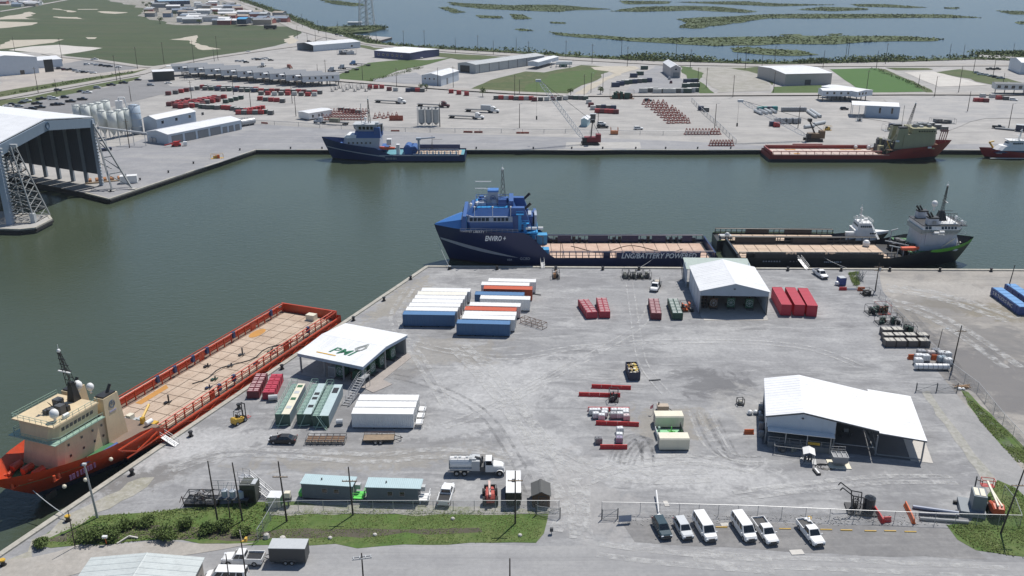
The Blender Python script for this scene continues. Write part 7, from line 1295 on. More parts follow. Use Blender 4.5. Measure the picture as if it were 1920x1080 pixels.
# ===== far red crew boat
t = thing('crew_boat', 'dark red crew boat with a white cabin, cut off by the right edge', 'boat', (246, 389.6, WATER_Z), math.pi-.006); L, Bm, zd = 43.5, 8.4, 2.0
tp = lambda s: 2.6 if s < .5 else 2.6+1.9*((s-.5)/.5)**1.2; pt = hull(t, L, Bm, tp, 4.5, M('boat_wine', (.24, .018, .024), .5, .3), DARKB, .6, 22, .5, pw=2.2); deckpoly(t, pt, .004, .97, zd, RUST); planks(t, 2, 23, 3.2, zd, 7, 1, M('plank_orange', (.56, .38, .20), .85, .4)); B().box(1, 40, 3.9, 4.3, .4, .6).out('white_line', WHITE, t); cargo_rail(t, 1, 23.5, -3.7, zd, 1.8, M('boat_wine', (1, 1, 1)), 2, [(1, 20)])
block(t, 'cabin_base', NV, 24, 38, 3.3, 3.1, 2.6, 3.6, 1.6, 0, 0, 1.4); ca = block(t, 'cabin', WHITE, 24, 36.5, 3.4, 2.9, 3.6, 5.4, 1.8, 0, 0, 1.4); wh = block(t, 'wheelhouse', WHITE, 25, 32.5, 2.8, 2.3, 5.4, 7.6, 1.2, .2, 0, 1.2); winrow(wh, (26, 2.6, 6.6), (30.6, 2.6, 6.6), 5, .7, .7, (0, 1, .2)); winrow(wh, (32, -1.6, 6.6), (32, 1.6, 6.6), 4, .7, .7, (1, 0, .5)); B().box(25, 32, -2.5, 2.5, 7.6, 7.8).rail([(25.2, 2.3, 7.8), (31, 2.3, 7.8)], .9, .05, 1.2).out('wheelhouse_roof', WHITE, t); mast(t, 27, 0, 7.8, 3.8, WHITE, -.6, .3, 2); B().tube((35.8, -2.8, 3.6), (38, -2.8, 6.2), .4, 6).tube((38, -2.8, 6.2), (36, -2.8, 6.6), .35, 6).out('bow_crane', YELLOW, t); marks(t, SILV, (35.2, 3.75, 2.3), (1, -.1, 0), 4, .45, .4, .6)
# ---------------------------------------------------------------- far side
def AtY(px, py, Y):       # point at forward distance Y seen on a surveyed bearing
    u, v = (px-960)/F_PX, (py-540)/F_PX; tt = Y/(CT-v*ST); return Vector((tt*u, Y, CAM_H-tt*(ST+v*CT)))
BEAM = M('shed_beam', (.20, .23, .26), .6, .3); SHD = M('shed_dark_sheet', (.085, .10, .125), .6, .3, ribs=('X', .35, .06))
# covered slip
FR, FL = Vector((-153.7, 331.6, 0)), Vector((-161.1, 280.4, 0)); ax_ = Vector((-.887, .46, 0)); D_ = 110; EH, RH = 25.2, 29.0; MD = (FR+FL)/2
t = thing('covered_slip', 'huge white-roofed covered slip spanning the water at the left edge', 'building', FR); P_ = lambda q, z: (q.x-FR.x, q.y-FR.y, z); U_ = (FR-FL).normalized()
def slab(bl, pts, th, mi=0):
    n = Vector(pts[1])-Vector(pts[0]); n = n.cross(Vector(pts[3])-Vector(pts[0])).normalized()*th; a = [Vector(p) for p in pts]; c = [p-n for p in a]
    return bl.add(a+c, [(0, 1, 2, 3), (7, 6, 5, 4), (0, 4, 5, 1), (1, 5, 6, 2), (2, 6, 7, 3), (3, 7, 4, 0)], mi)
fr, fl, md = FR+U_*1.5, FL-U_*1.5, MD
for i in range(11):
    a0, a1 = ax_*(D_*i/11), ax_*(D_*(i+1)/11-.05)
    for s in (fr, fl):
        q = [P_(md+a0, RH), P_(s+a0, EH), P_(s+a1, EH), P_(md+a1, RH)]; slab(B(), q if s is fl else q[::-1], .3).out('roof_panel', ROOFW, t)
q = [P_(md, RH-.3), P_(fr, EH-.3), P_(fr, EH-3.6), P_(md, RH-3.6), P_(fl, EH-3.6), P_(fl, EH-.3)]; q2 = [(x+.5, y-.05, z) for x, y, z in q]
B().add(q+q2, [(0, 1, 2, 3), (0, 3, 4, 5), (6, 9, 8, 7), (6, 11, 10, 9), (1, 7, 8, 2), (2, 8, 9, 3), (3, 9, 10, 4), (4, 10, 11, 5), (5, 11, 6, 0), (0, 6, 7, 1)]).out('fascia', M('fascia_blue', (.20, .26, .33), .5, .2), t)
for k in range(14):
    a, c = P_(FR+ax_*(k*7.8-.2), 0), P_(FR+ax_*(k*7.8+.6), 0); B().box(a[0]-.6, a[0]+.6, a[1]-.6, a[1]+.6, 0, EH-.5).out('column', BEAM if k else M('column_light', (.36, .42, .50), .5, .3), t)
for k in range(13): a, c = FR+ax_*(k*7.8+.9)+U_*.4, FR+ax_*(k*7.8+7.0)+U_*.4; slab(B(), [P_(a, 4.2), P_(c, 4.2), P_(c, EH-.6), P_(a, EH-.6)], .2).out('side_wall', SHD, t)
for k in (1, 2):
    for j in range(4):
        a, c = FR+ax_*(k*7.8+1.6+j*1.4)+U_*.0, FR+ax_*(k*7.8+2.4+j*1.4)+U_*.0; slab(B(), [P_(a, 20.4), P_(c, 20.4), P_(c, 22.6), P_(a, 22.6)], .05).out('window', M('bright_pane', (.75, .76, .74), .3, .05), t)
for k in range(12): a = P_(FL+ax_*(k*9), 0); B().box(a[0]-.9, a[0]+.9, a[1]-.9, a[1]+.9, 0, EH-.5).out('column', M('column_light', (1, 1, 1)), t)
for k in range(11): a, c = FL+ax_*(k*9+.95), FL+ax_*(k*9+8); slab(B(), [P_(a, 10), P_(c, 10), P_(c, EH-.6), P_(a, EH-.6)], .2).out('side_wall', SHEETB, t)
lad = B()
for i in range(22): a = P_(FL+Vector((1.0, .6, 0)), 1+i*1.1); lad.box(a[0]-.3, a[0]+.5, a[1]-.5, a[1]+.5, a[2], a[2]+.35)
lad.out('ladder', LGREY, t, kind='stuff'); a = P_(FR+Vector((.9, -.5, 0)), 0); b = B()
for i in range(20): b.box(a[0]-.2, a[0]+.4, a[1]-.3, a[1]+.3, 1+i*1.15, 1.45+i*1.15)
b.out('ladder', LGREY, t, kind='stuff')
em = B()
for k in range(12): em.tube((md.x-FR.x+.62, md.y-FR.y+1.1*math.cos(k*.524), RH-2.0+1.1*math.sin(k*.524)), (md.x-FR.x+.62, md.y-FR.y+1.1*math.cos(k*.524+.524), RH-2.0+1.1*math.sin(k*.524+.524)), .16)
em.out('ring_emblem', M('emblem_navy', (.02, .07, .14), .5, .1), t)
t = thing('lattice_tower', 'grey lattice tower standing on the small pier in front of the covered slip', 'tower', (-158.2, 286.5, 0)); b = B(); n = 9; W = lambda k: 4.9-3.6*k
for sx in (-1, 1):
    for sy in (-1, 1):
        for i in range(n):
            p = lambda k, a=sx, c=sy: Vector((a*W(k)*.9-2*k, c*W(k), 24*k)); b.tube(p(i/n), p((i+1)/n), .24); b.tube(p(i/n), p(i/n, -sx, sy), .13).tube(p(i/n), p(i/n, sx, -sy), .13).tube(p(i/n), p((i+1)/n, -sx, sy), .12).tube(p(i/n), p((i+1)/n, sx, -sy), .12)
b.out('lattice', M('tower_steel', (.34, .35, .35), .6, .3), t); B().box(-9, .5, -.5, .5, 23.6, 24.6).out('top_beam', LGREY, t); B().box(3.0, 4.4, -5, -3.6, 0, 3).out('control_box', LGREY, t)
t = thing('brace_frame', 'tall grey A-frame brace at the right corner of the covered slip', 'frame', (-146, 323, 0)); b = B(); tp_ = Vector((-7, 8.5, 23)); f1, f2, f3 = Vector((0, 0, 0)), Vector((4.5, 6, 0)), Vector((6.5, 2.5, 0))
for f in (f1, f2): b.tube(f, tp_, .38)
b.tube(f3, tp_, .34).tube(tp_, tp_+Vector((-7, -2, 0)), .4)
for k in (.25, .5, .75): b.tube(f1.lerp(tp_, k), f2.lerp(tp_, k), .2).tube(f1.lerp(tp_, k), f3.lerp(tp_, k-.2), .2).tube(f2.lerp(tp_, k), f3.lerp(tp_, k-.2), .2)
b.tube((-7, 8, 9), (0, 2, 8), .2).out('brace_tube', M('tower_steel', (1, 1, 1)), t); B().box(-1.2, 1.2, -1.2, 1.2, 0, .5).box(5.3, 7.7, 1.3, 3.7, 0, .5).out('footing', conc_m, t)
boxy('tank_box', 'white box-shaped tank at the foot of the A-frame brace', 'tank', on(226, 346), .3, [('box_body', WHITE, [(0, 6, 0, 3, .3, 3)]), ('plinth', GREY, [(-.2, 6.2, -.2, 3.2, 0, .3)]), ('pipe', STEEL, [(2, 2.4, 1, 1.4, 3, 3.8)])])
t = boxy('equipment_pile', 'orange and tan cable reels stored on the pier inside the covered slip', 'reels', on(160, 347), .4, [('timber', WOOD, [(0, 14, 1, 2.5, 0, .5)])]); 
for i in range(5): B().tube((i*2.6+1, 3, .9), (i*2.6+2.2, 3.2, .9), .9, 8).out('reel', M('reel_orange', (.45, .2, .08), .7, .3), t)
# silos and plant buildings at the left
def silo(p, d, h, label, clad=False):
    key = ('silo', clad, d)
    if key in CON: return dup(CON[key], p, 0, label, 'silos beside the covered slip')
    t = thing('silo', label, 'silo', p, 0, 'silos beside the covered slip'); m_ = M('silo_white', (.60, .63, .60), .5, .25); r = d/2
    B().cyl(0, 0, 4.5 if not clad else .2, h, r, n=18).cyl(0, 0, h, h+.5, r, r*.4, 18).out('barrel', M('silo_clad', (.38, .46, .54), .5, .3) if clad else m_, t, True)
    if not clad: B().cyl(0, 0, 1.6, 4.5, .4, r, 14).out('cone', m_, t)
    for a in range(4): B().cyl(r*.85*math.cos(a*1.571+.6), r*.85*math.sin(a*1.571+.6), 0, 5 if not clad else h, .14, n=5).out('leg', LGREY, t)
    b = B()
    for k in range(12): b.tube((r*math.cos(k*.524), r*math.sin(k*.524), h+1.1), (r*math.cos(k*.524+.524), r*math.sin(k*.524+.524), h+1.1), .06).tube((r*math.cos(k*.524), r*math.sin(k*.524), h), (r*math.cos(k*.524), r*math.sin(k*.524), h+1.1), .05)
    b.out('top_rail', LGREY, t)
    if clad:
        for z in (3.5, 7, 10): B().cyl(0, 0, z, z+.3, r+.12, n=18).out('ring_band', LGREY, t)
    CON[key] = t; return t
for i, (px, py) in enumerate(((198, 257), (215, 259), (229, 256), (242, 253))): silo(on(px, py), 4.2, 12.3, ('white silo nearest the covered slip in the front row', 'second white silo in the front row by the slip', 'third white silo in the front row by the slip', 'fourth white silo, just left of the blue-grey one')[i])
silo(on(258, 251), 5.4, 13.6, 'large blue-grey banded silo at the right end of the front row', True)
for i, (px, py) in enumerate(((151, 246), (166, 246), (179, 243), (191, 240), (204, 236))): silo(on(px, py), 4.2, 11.2 if i < 3 else 11.2, ('leftmost white silo in the rear row', 'second white silo from left in the rear row', 'middle white silo in the rear row', 'fourth white silo in the rear row', 'rightmost white silo in the rear row')[i])
t = thing('conveyor', 'white pipe bridge running from the covered slip past the silos', 'conveyor', on(190, 268)); b = B(); a, c = AtY(186, 239, 408)-t.location, AtY(275, 250, 405)-t.location; b.tube(a, c, .5, 6).out('duct', LGREY, t)
for k in (.1, .4, .7, .95): q = a.lerp(c, k); B().tube((q.x, q.y, -.0), (q.x, q.y, q.z), .16).out('trestle_leg', LGREY, t)
t = thing('dust_hopper', 'white dust hopper with bent pipes behind the rear silos', 'hopper', on(228, 225)); B().cyl(0, 0, 5, 10, 2.0, n=10).cyl(0, 0, 2.5, 5, .4, 2, 10).out('hopper_body', WHITE, t); B().path([(0, 0, 10), (0, 0, 11.5), (3, 0, 11.5), (4, 0, 4)], .45, 6).out('pipe', WHITE, t)
for x in (-1.5, 1.5): B().cyl(x, 0, 0, 5, .2, n=5).out('leg', LGREY, t)
def bld(a, c, W, he, hr, ridge, label, wall=None, roof=None, ops=(), **kw):
    A, Q = on(*a), on(*c); return shed(kw.pop('name', 'warehouse'), label, 'building', A, Q, W, he, hr, ridge, wall, roof, openings=ops, **kw)
A_, Q_ = G(268, 221.6, 7), G(292.6, 224, 7); shed('warehouse', 'white warehouse with small square vents behind the blue-grey silo', 'building', A_, Q_, (G(354.5, 208, 7)-Q_).length, 7, 8.4, 'y', M('pale_blue_sheet', (.50, .57, .64), .5, .2), openings=[('e', 3+i*9, 4.6+i*9, 4.4, 5.8, 'window') for i in range(4)])
bld((277, 266), (317, 272), 44, 4.8, 6.0, 'y', 'long low white building with grey roller doors beside the silos', M('pale_blue_sheet', (.50, .57, .64), .5, .2), ops=[('e', 2+i*7.5, 8+i*7.5, .1, 3.7, 'roller_door') for i in range(4)]+[('e', 32+i*4, 34.6+i*4, .1, 3, 'door') for i in range(3)])
for i in range(4):
    p = on(436+i*9.5, 240-i*1.4); t = thing('fuel_tank', ('grey horizontal tank nearest the long low white building', 'second grey horizontal tank from the long low building', 'third grey horizontal tank from the long low building', 'outermost grey horizontal tank by the long low building')[i], 'tank', p, .9, 'horizontal tanks by the long low building'); B().tube((-4, 0, 2), (4, 0, 2), 1.5, 12).out('barrel', STEEL, t, False); B().box(-3, -2.4, -1.2, 1.2, 0, 1).box(2.4, 3, -1.2, 1.2, 0, 1).out('saddle', DGREY, t); B().rail([(-3.5, 0, 3.5), (3.5, 0, 3.5)], .9, .05, 1.5).out('rail', LGREY, t)
skid(on(278, 268), 8, 3, 3.6, -.3, LGREY, LGREY, STEEL, 'pale pipework rack before the left end of the long low building', 'rack', None, 52, 22, 'pipe_rack')
t = thing('boom_lift', 'red boom lift parked below the roller doors of the long low building', 'lift', on(331, 275), .35); B().box(-2, 2, -1, 1, .4, 1.2).out('chassis', RED, t); B().box(-1, 1.5, -.8, .8, 1.2, 2.4).out('turntable', RED, t); B().tube((-5, 0, .9), (2, 0, 2.6), .3).out('boom', RED, t); B().box(3, 4.6, -.8, .8, .6, 2).out('basket', WHITE, t)
for x in (-1.3, 1.3):
    for s in (-1, 1): wheel(x, s*1.0, .5, .4, t, False)
t = boxy('beach_tents', 'white pickup canopy and blue boat trailer by the right wall of the covered slip', 'trailer', on(188, 285), .6, [('bed', NAVY, [(0, 5, 0, 2.2, .5, 1.3)]), ('canopy', WHITE, [(-4, 1, 3, 6.5, 2.4, 2.7)]), ('canopy_leg', LGREY, [(-3.9, -3.7, 3.1, 3.3, 0, 2.4), (.7, .9, 3.1, 3.3, 0, 2.4), (-3.9, -3.7, 6.2, 6.4, 0, 2.4), (.7, .9, 6.2, 6.4, 0, 2.4)])])
skid(on(396, 299), 5, 2, 2.0, .35, YELLOW, ORANGE, YELLOW, 'yellow and orange hose machine standing at the far left quay', 'machine', None, 53, 14, 'hose_machine')
for i, (px, py) in enumerate(((263, 340), (316, 326), (363, 309), (450, 284), (208, 362))): bollard(on(px, py-1.5), 'black bollard on the slanting far quay', 'bollards on the slanting far quay')
for px in (545, 604, 893, 1000, 1072, 1130, 1192, 1248, 1308, 1370, 1880): bollard(on(px, 279.6), 'black bollard on the straight far quay', 'bollards on the straight far quay')
# warehouses
bld((-45, 147), (74, 137), 48, 11.5, 14, 'y', 'big white warehouse with a dark doorway at the left edge', ops=[('s', 46, 52, .2, 9, 'door', BLACK), ('s', 6, 12, .2, 9, 'door', BLACK), ('s', 29, 32, .2, 3, 'window')])
bld((73, 128), (118, 124.5), 24, 5.6, 7.2, 'x', 'low white annex right of the big left warehouse', sides='swe')
pv_ = bld((289, 153), (328, 151), 12, 6.4, 6.8, 'x', 'flat white canopy building on dark posts by the car park', M('dark_screen', (.05, .055, .05), .8, .3), sides='sw', skirt=.2)
NT = 9
for i in range(NT):
    A = G(569-30.5*i, 163.5-2.5*i); lab = 'grey-roofed raised cabin, '+('rightmost', 'second from right', 'third from right', 'fourth from right', 'in the middle', 'fourth from left', 'third from left', 'second from left', 'leftmost')[i]+' in the row'
    if i == 0:
        t0 = thing('raised_cabin', lab, 'cabin', A, .36, 'raised cabins in a row'); t0.scale = (1.25, 1.3, 1.3); L = 19.0; B().box(0, L, 0, 8.5, 2.4, 5.4).out('wall', M('cabin_white', (.62, .65, .68), .5, .2), t0); B().xprism([(-.3, 5.4), (4.25, 6.3), (8.8, 5.4)], -.3, L+.3).out('roof', M('cabin_roof', (.20, .215, .235), .8, .25), t0)
        b = B()
        for x in range(5):
            for y in (.5, 8): b.box(x*4.5+.2, x*4.5+.6, y, y+.4, 0, 2.4)
        b.out('stilt', DGREY, t0, kind='stuff'); winrow(t0, (2, 0, 4.2), (17, 0, 4.2), 5, .9, 1.1, (0, -1, 0)); winrow(t0, (0, 6.5, 4.2), (0, 2, 4.2), 2, .9, 1.1, (-1, 0, 0)); B().box(-3, -.35, 1.5, 5.5, 5.2, 5.4).out('porch_roof', WHITE, t0); B().box(-3, -.1, 1.8, 5.2, 2.2, 2.4).box(-2.9, -2.7, 1.9, 2.1, 0, 2.2).box(-2.9, -2.7, 4.9, 5.1, 0, 2.2).out('porch_deck', WOOD, t0)
    else: dup(t0, A, .36, lab, 'raised cabins in a row')
bld((588, 97), (676, 89.5), 26, 5.5, 7, 'x', 'long white-roofed building with an open left end near the highway bend', sides='sne', ops=[('s', 40, 42, 1.5, 3, 'window')]); bld((702, 107.5), (768.5, 113), 38, 5.6, 6.2, 'x', 'square white-roofed building with a blue front by the grass', M('dark_blue_sheet', (.07, .08, .17), .6, .2), ops=[('s', 4+i*5, 6+i*5, 2, 3.6, 'window') for i in range(6)])
bld((791, 160), (827.5, 161.8), 30, 6.6, 8, 'y', 'pale blue gabled building beside the service road', ops=[('s', 2+i*3.2, 3+i*3.2, 4, 5, 'window') for i in range(3)]+[('e', 9, 11, .1, 4, 'door')]); bld((858.5, 134.5), (892, 138), 82, 6.2, 7.4, 'y', 'long grey metal building with a large dark doorway', M('dull_sheet', (.42, .44, .44), .6, .3), M('dull_roof', (.44, .46, .47), .6, .3, ribs=('Y', .6, .05)), ops=[('s', 2.5, 11.5, .1, 5, 'door', BLACK)]+[('e', 4+i*11, 4.4+i*11, .1, 6, 'door', GREY) for i in range(6)])
bld((990, 129), (1009, 130), 42, 5.2, 5.8, 'y', 'narrow white-roofed raised cabin on the pale shell lot', skirt=2.2, name='raised_building'); t = boxy('white_canopy', 'white canopy structures beside the narrow raised cabin', 'canopy', on(1034, 127), 0, [('frame', WHITE, [(0, 14, 0, .5, 3, 3.6), (0, .5, 0, 9, 3, 3.6), (4, 16, 6, 9, 1.5, 4)]), ('post', LGREY, [(k*3.4, k*3.4+.4, 0, .4, 0, 3) for k in range(5)]), ('dark_store', DKGREEN, [(6, 12, 3, 5, 0, 2)])])
bld((1256.5, 146), (1275.5, 146), 34, 7.0, 8.8, 'y', 'tall narrow white-gabled building on the dark apron', M('pinkish_sheet', (.48, .44, .43), .6, .2), ops=[('s', 2, 6, .1, 3.6, 'door', GREY), ('s', 3, 4.5, 5.2, 6.4, 'window')])
bld((1471, 160.5), (1558, 158.5), 44, 7.4, 8.6, 'x', 'large beige warehouse with a white roof beside the mown lawn', M('beige_sheet', (.42, .40, .38), .6, .2), ops=[('s', 14, 18, .1, 3.4, 'door', DGREY)]); stair('metal_stair', 'dark outside stair on the front of the beige warehouse', (*L2W(bpy.data.objects['warehouse.004'], 27, -2)[:2], 0), math.pi, 6, 1.4, 4.5, 2, DGREY)
t = bld((1541, 190), (1608, 190.5), 10, 6.2, 6.8, 'x', 'raised white office on posts, front wing with a porch', skirt=3.0, name='raised_building', roof=ROOFY, ops=[('s', 2+i*4, 3.2+i*4, 4.2, 5.4, 'window') for i in range(4)]); posts(t, [(.3+i*5.3, y) for i in range(4) for y in (.3, 9.5)], 3.0, .2, DGREY)
t = bld((1605, 192), (1634, 188.5), 26, 6.0, 6.6, 'y', 'raised white office on posts, right wing beside the white shed', skirt=3.0, name='raised_building', ops=[('s', 1.5+i*2.8, 2.8+i*2.8, 4.0, 5.4, 'window') for i in range(3)]); posts(t, [(.3+i*4, y) for i in range(3) for y in (.3, 12)], 3.0, .2, DGREY)
t = bld((1596, 219), (1682, 223), 12.5, 6.3, 7.4, 'x', 'white shed with an open left bay behind the red ship', sides='e', ops=[]); B().box(7, 23.5, 0, .12, 0, 6.3).box(7, 7.12, .12, 12, 0, 6.3).box(7.2, 23.5, 12.3, 12.42, 0, 6.3).out('wall', SHEETB, t); posts(t, [(.2, .2), (3.6, .2), (.2, 12)], 6.2, .14, LGREY)
for x in (13.4, 19.4): opening(t, 23.7, 12.5, 's', x, x+.8, 2.6, 5.4, 'window', GREY)
bld((1912, 139), (1990, 141), 30, 8, 10, 'x', 'pale blue building cut by the right edge near the highway'); t = bld((1864, 177), (1960, 180), 9, 6.4, 6.9, 'x', 'raised white office with dark trim at the right edge', M('office_white', (.55, .57, .58), .5, .2), M('office_roof', (.13, .14, .15), .7, .2), skirt=3, name='raised_building', ops=[('s', 1+i*4, 3+i*4, 3.8, 5.6, 'window') for i in range(6)]); posts(t, [(.3+i*5.3, .3) for i in range(5)], 3.0, .2, DGREY)
t = bld((560, 222.5), (580, 226), 15.5, 3.7, 4.0, 'y', 'long white site office with three dark windows behind the dark blue tug', name='site_office', wall=WHITE, skirt=.5, ops=[('e', 2, 3, 1.2, 2.6, 'window'), ('e', 6, 7, 1.2, 2.6, 'window'), ('e', 8, 9, .6, 2.8, 'door')])
# triple tank unit
t = thing('tank_cluster', 'three upright grey tanks on a framed base at the far yard', 'tank', on(783, 237), 0); 
for i in range(3): B().cyl(2+i*3.6, 1.5, 1.8, 8.4, 1.6, n=14).cyl(2+i*3.6, 1.5, .6, 1.8, .4, 1.6, 12).out('barrel', M('tank_grey', (.42, .43, .42), .5, .3), t); B().cyl(2+i*3.6, 1.5, 8.4, 9.6, .5, n=8).out('top_valve', DGREY, t)
frame_box(B(), 11, 3.4, 9.2, .12, 0, 0, 0, 3).out('frame', LGREY, t)
# cranes
def crane(px, py, tipx, tipy, gx, gy, body, boomm, label, rz=0.0):
    p = G(px, py); t = thing('crawler_crane', label, 'crane', p, rz); t.rotation_euler = (0, 0, 0)
    for y in (-2.2, 2.2): B().box(-3.8, 3.8, y-.5, y+.5, .05, 1.2).out('track', BLACK, t)
    B().box(-2.6, 4.8, -1.7, 1.7, 1.3, 3.6).box(2.6, 4.8, -1.7, 1.7, 3.6, 4.8).out('house', body, t); B().box(-3.6, -1.6, -2.0, -.4, 1.3, 3.4).out('cab', BLACK, t)
    tip = AtY(tipx, tipy, p.y)-p; base = Vector((-2.4, 0, 1.8)); g = AtY(gx, gy, p.y)-p; d = (tip-base); n = 22; side = Vector((0, 1, 0)); up = d.normalized().cross(side).normalized(); b = B(); w = lambda k: .9*min(1, k*7+.15, (1-k)*9+.25)
    for i in range(n):
        for a in (-1, 1):
            for c in (-1, 1):
                p0, p1 = base+d*(i/n)+side*a*w(i/n)+up*c*w(i/n), base+d*((i+1)/n)+side*a*w((i+1)/n)+up*c*w((i+1)/n); b.tube(p0, p1, .1)
                b.tube(p0, base+d*((i+1)/n)+side*a*w((i+1)/n)-up*c*w((i+1)/n), .05); b.tube(p0, base+d*((i+1)/n)-side*a*w((i+1)/n)+up*c*w((i+1)/n), .05)
    b.out('boom', boomm, t); B().box(tip.x-1.6, tip.x+.8, -.6, .6, tip.z-.6, tip.z+.5).out('boom_head', boomm, t); m_ = B()
    for a in (-.8, .8): m_.tube((.4, a, 3.6), g+Vector((0, a*.5, 0)), .26).tube(g+Vector((0, a*.5, 0)), (4.2, a, 4.6), .1)
    m_.box(g.x-.7, g.x+.9, -1, 1, g.z-.4, g.z+.9).out('gantry', BLACK, t); pn = B()
    for a in (-.5, .5): pn.tube(g+Vector((0, a, .2)), tip+Vector((0, a, .3)), .05)
    pn.out('pendant', DGREY, t); hk = tip+Vector((-1, 0, 0)); B().tube(hk, (hk.x, 0, tip.z*.45), .05).box(hk.x-.3, hk.x+.3, -.3, .3, tip.z*.45-1.6, tip.z*.45).out('hook_line', BLACK, t); return t
crane(1106, 271, 1011, 151, 1111, 228, M('crane_red', (.20, .014, .02), .5, .3), M('boom_white', (.66, .68, .70), .5, .2), 'dark red crawler crane with a long white lattice boom at the far quay')
crane(1524, 264, 1390, 189, 1518, 226, M('crane_brown', (.16, .10, .05), .6, .4), M('boom_white', (1, 1, 1)), 'brown crawler crane with a white boom standing behind the red ship')
bld((1089, 237.5), (1101, 238), 9, 3.6, 4.4, 'y', 'small white-roofed shed with a pale blue front beside the far crane boom', M('aqua_sheet', (.36, .52, .56), .5, .2), name='garden_shed')
boxy('generator_box', 'dark boxed generator raised beside the small white-roofed shed', 'generator', on(1107, 229), 0, [('housing', DGREY, [(0, 2.6, 0, 2.4, 1.4, 4)]), ('lid', LGREY, [(-.2, 3, -.2, 2.6, 4, 4.2)]), ('leg', BLACK, [(.1, .3, .1, .3, 0, 1.4), (2.2, 2.4, .1, .3, 0, 1.4), (.1, .3, 2, 2.2, 0, 1.4), (2.2, 2.4, 2, 2.2, 0, 1.4)])])
boxy('work_cage', 'orange work cage standing by the far fence line', 'cage', on(1145, 252.5), 0, [('cage_body', M('cage_orange', (.55, .2, .08), .6, .3), [(0, 3.6, 0, 2, .2, 1.8)]), ('cage_post', M('cage_orange', (1, 1, 1)), [(0, .2, 0, .2, 1.8, 3.4), (3.4, 3.6, 0, .2, 1.8, 3.4), (0, .2, 1.8, 2, 1.8, 3.4), (3.4, 3.6, 1.8, 2, 1.8, 3.4)]), ('base', BLACK, [(.2, 3.4, .2, 1.8, 0, .2)])])
# trucks of the far yard
def semi(px, py, qx, qy, cabm, label, box=None, L=13.5):
    p = on(px, py); rz = along((px, py), (qx, qy)); t = thing('flatbed_semi', label, 'truck', p, rz, 'articulated trucks of the far yard'); B().box(0, L, -1.25, 1.25, 1.15, 1.45).out('trailer_deck', DGREY, t); B().box(L-1, L+4.5, -.5, .5, .8, 1.1).out('chassis', BLACK, t)
    tractor_parts(t, L+2.6, cabm, True, False)
    for x in (1, 2.3, L+.2, L+1.5, L+4.9):
        w_ = B().tube((x, -1.2, .52), (x, -.8, .52), .52, 8).tube((x, .8, .52), (x, 1.2, .52), .52, 8).out('axle', RUBBER, t)
    if box: B().box(*box[1]).out('load', box[0], t)
    return t
DW = M('truck_maroon', (.10, .03, .035), .5, .3)
for a in ((704, 192, 766, 195, WHITE, 'white-cabbed flatbed truck alone in the open far yard'), (783, 199, 848, 202, DW, 'dark maroon-cabbed flatbed truck beyond the three tanks'), (873, 209, 939, 212, WHITE, 'white-cabbed truck carrying a grey box, right of the open yard', (LGREY, (9, 14.5, -1.2, 1.2, 1.46, 4))), (842, 221, 910, 224, WHITE, 'white-cabbed flatbed truck just right of the three tanks'), (653, 235, 585, 231, M('cab_grey', (.36, .4, .45), .5, .3), 'grey-cabbed flatbed loaded with olive crates behind the tug', (M('crate_olive', (.2, .2, .15), .7, .3), (5, 10, -1.2, 1.2, 1.46, 3.2))),
          (654, 137, 604, 133, M('cab_grey', (1, 1, 1)), 'grey-cabbed flatbed truck lowest of three at the grass edge'), (672, 132, 625, 128, M('cab_grey', (1, 1, 1)), 'grey-cabbed flatbed truck in the middle at the grass edge'), (694, 124, 650, 121, M('cab_blue', (.10, .22, .42), .5, .3), 'blue-cabbed flatbed truck uppermost at the grass edge'), (480, 130, 512, 119, WHITE, 'white-cabbed truck parked behind the raised cabins'), (523, 134, 552, 127, M('cab_rust', (.35, .12, .08), .5, .3), 'rust-red truck parked behind the raised cabins')): semi(*a)
# counted clutter in groups
TRK = [M('skip_red', (.36, .035, .035), .55, .35), M('skip_maroon', (.15, .035, .035), .6, .4), M('skip_grey', (.12, .12, .115), .6, .4), M('skip_green', (.05, .09, .07), .6, .4), M('skip_pale', (.46, .46, .44), .6, .3), M('skip_teal', (.03, .22, .22), .6, .3), M('skip_navy', (.03, .045, .09), .6, .3)]; CN = ['red', 'maroon', 'dark grey', 'dark green', 'pale grey', 'teal', 'navy']
def yardbox(px, py, k, where, L=3.0, W=2.4, h=2.2, rz=None):
    rz = R.uniform(-.1, .1) if rz is None else rz; key = ('yb', k, L, W, h); lab = '%s skip %s' % (CN[k], where); grp = '%s skips %s' % (CN[k], where)
    if key in CON: return dup(CON[key], on(px, py), rz, lab, grp)
    t = thing('yard_skip', lab, 'skip', on(px, py), rz, grp); B().box(-L/2, L/2, -W/2, W/2, .2, h, top=(.06, .06)).out('skip_body', TRK[k], t); B().box(-L/2+.15, L/2-.15, -W/2+.15, W/2-.15, h, h+.08).out('lid', TRK[4] if k in (2, 3) else TRK[k], t); [B().box(-L/2+.2, L/2-.2, y, y+.3, 0, .2).out('runner', BLACK, t) for y in (-W/2+.1, W/2-.4)]; CON[key] = t; return t
rq = random.Random(21)
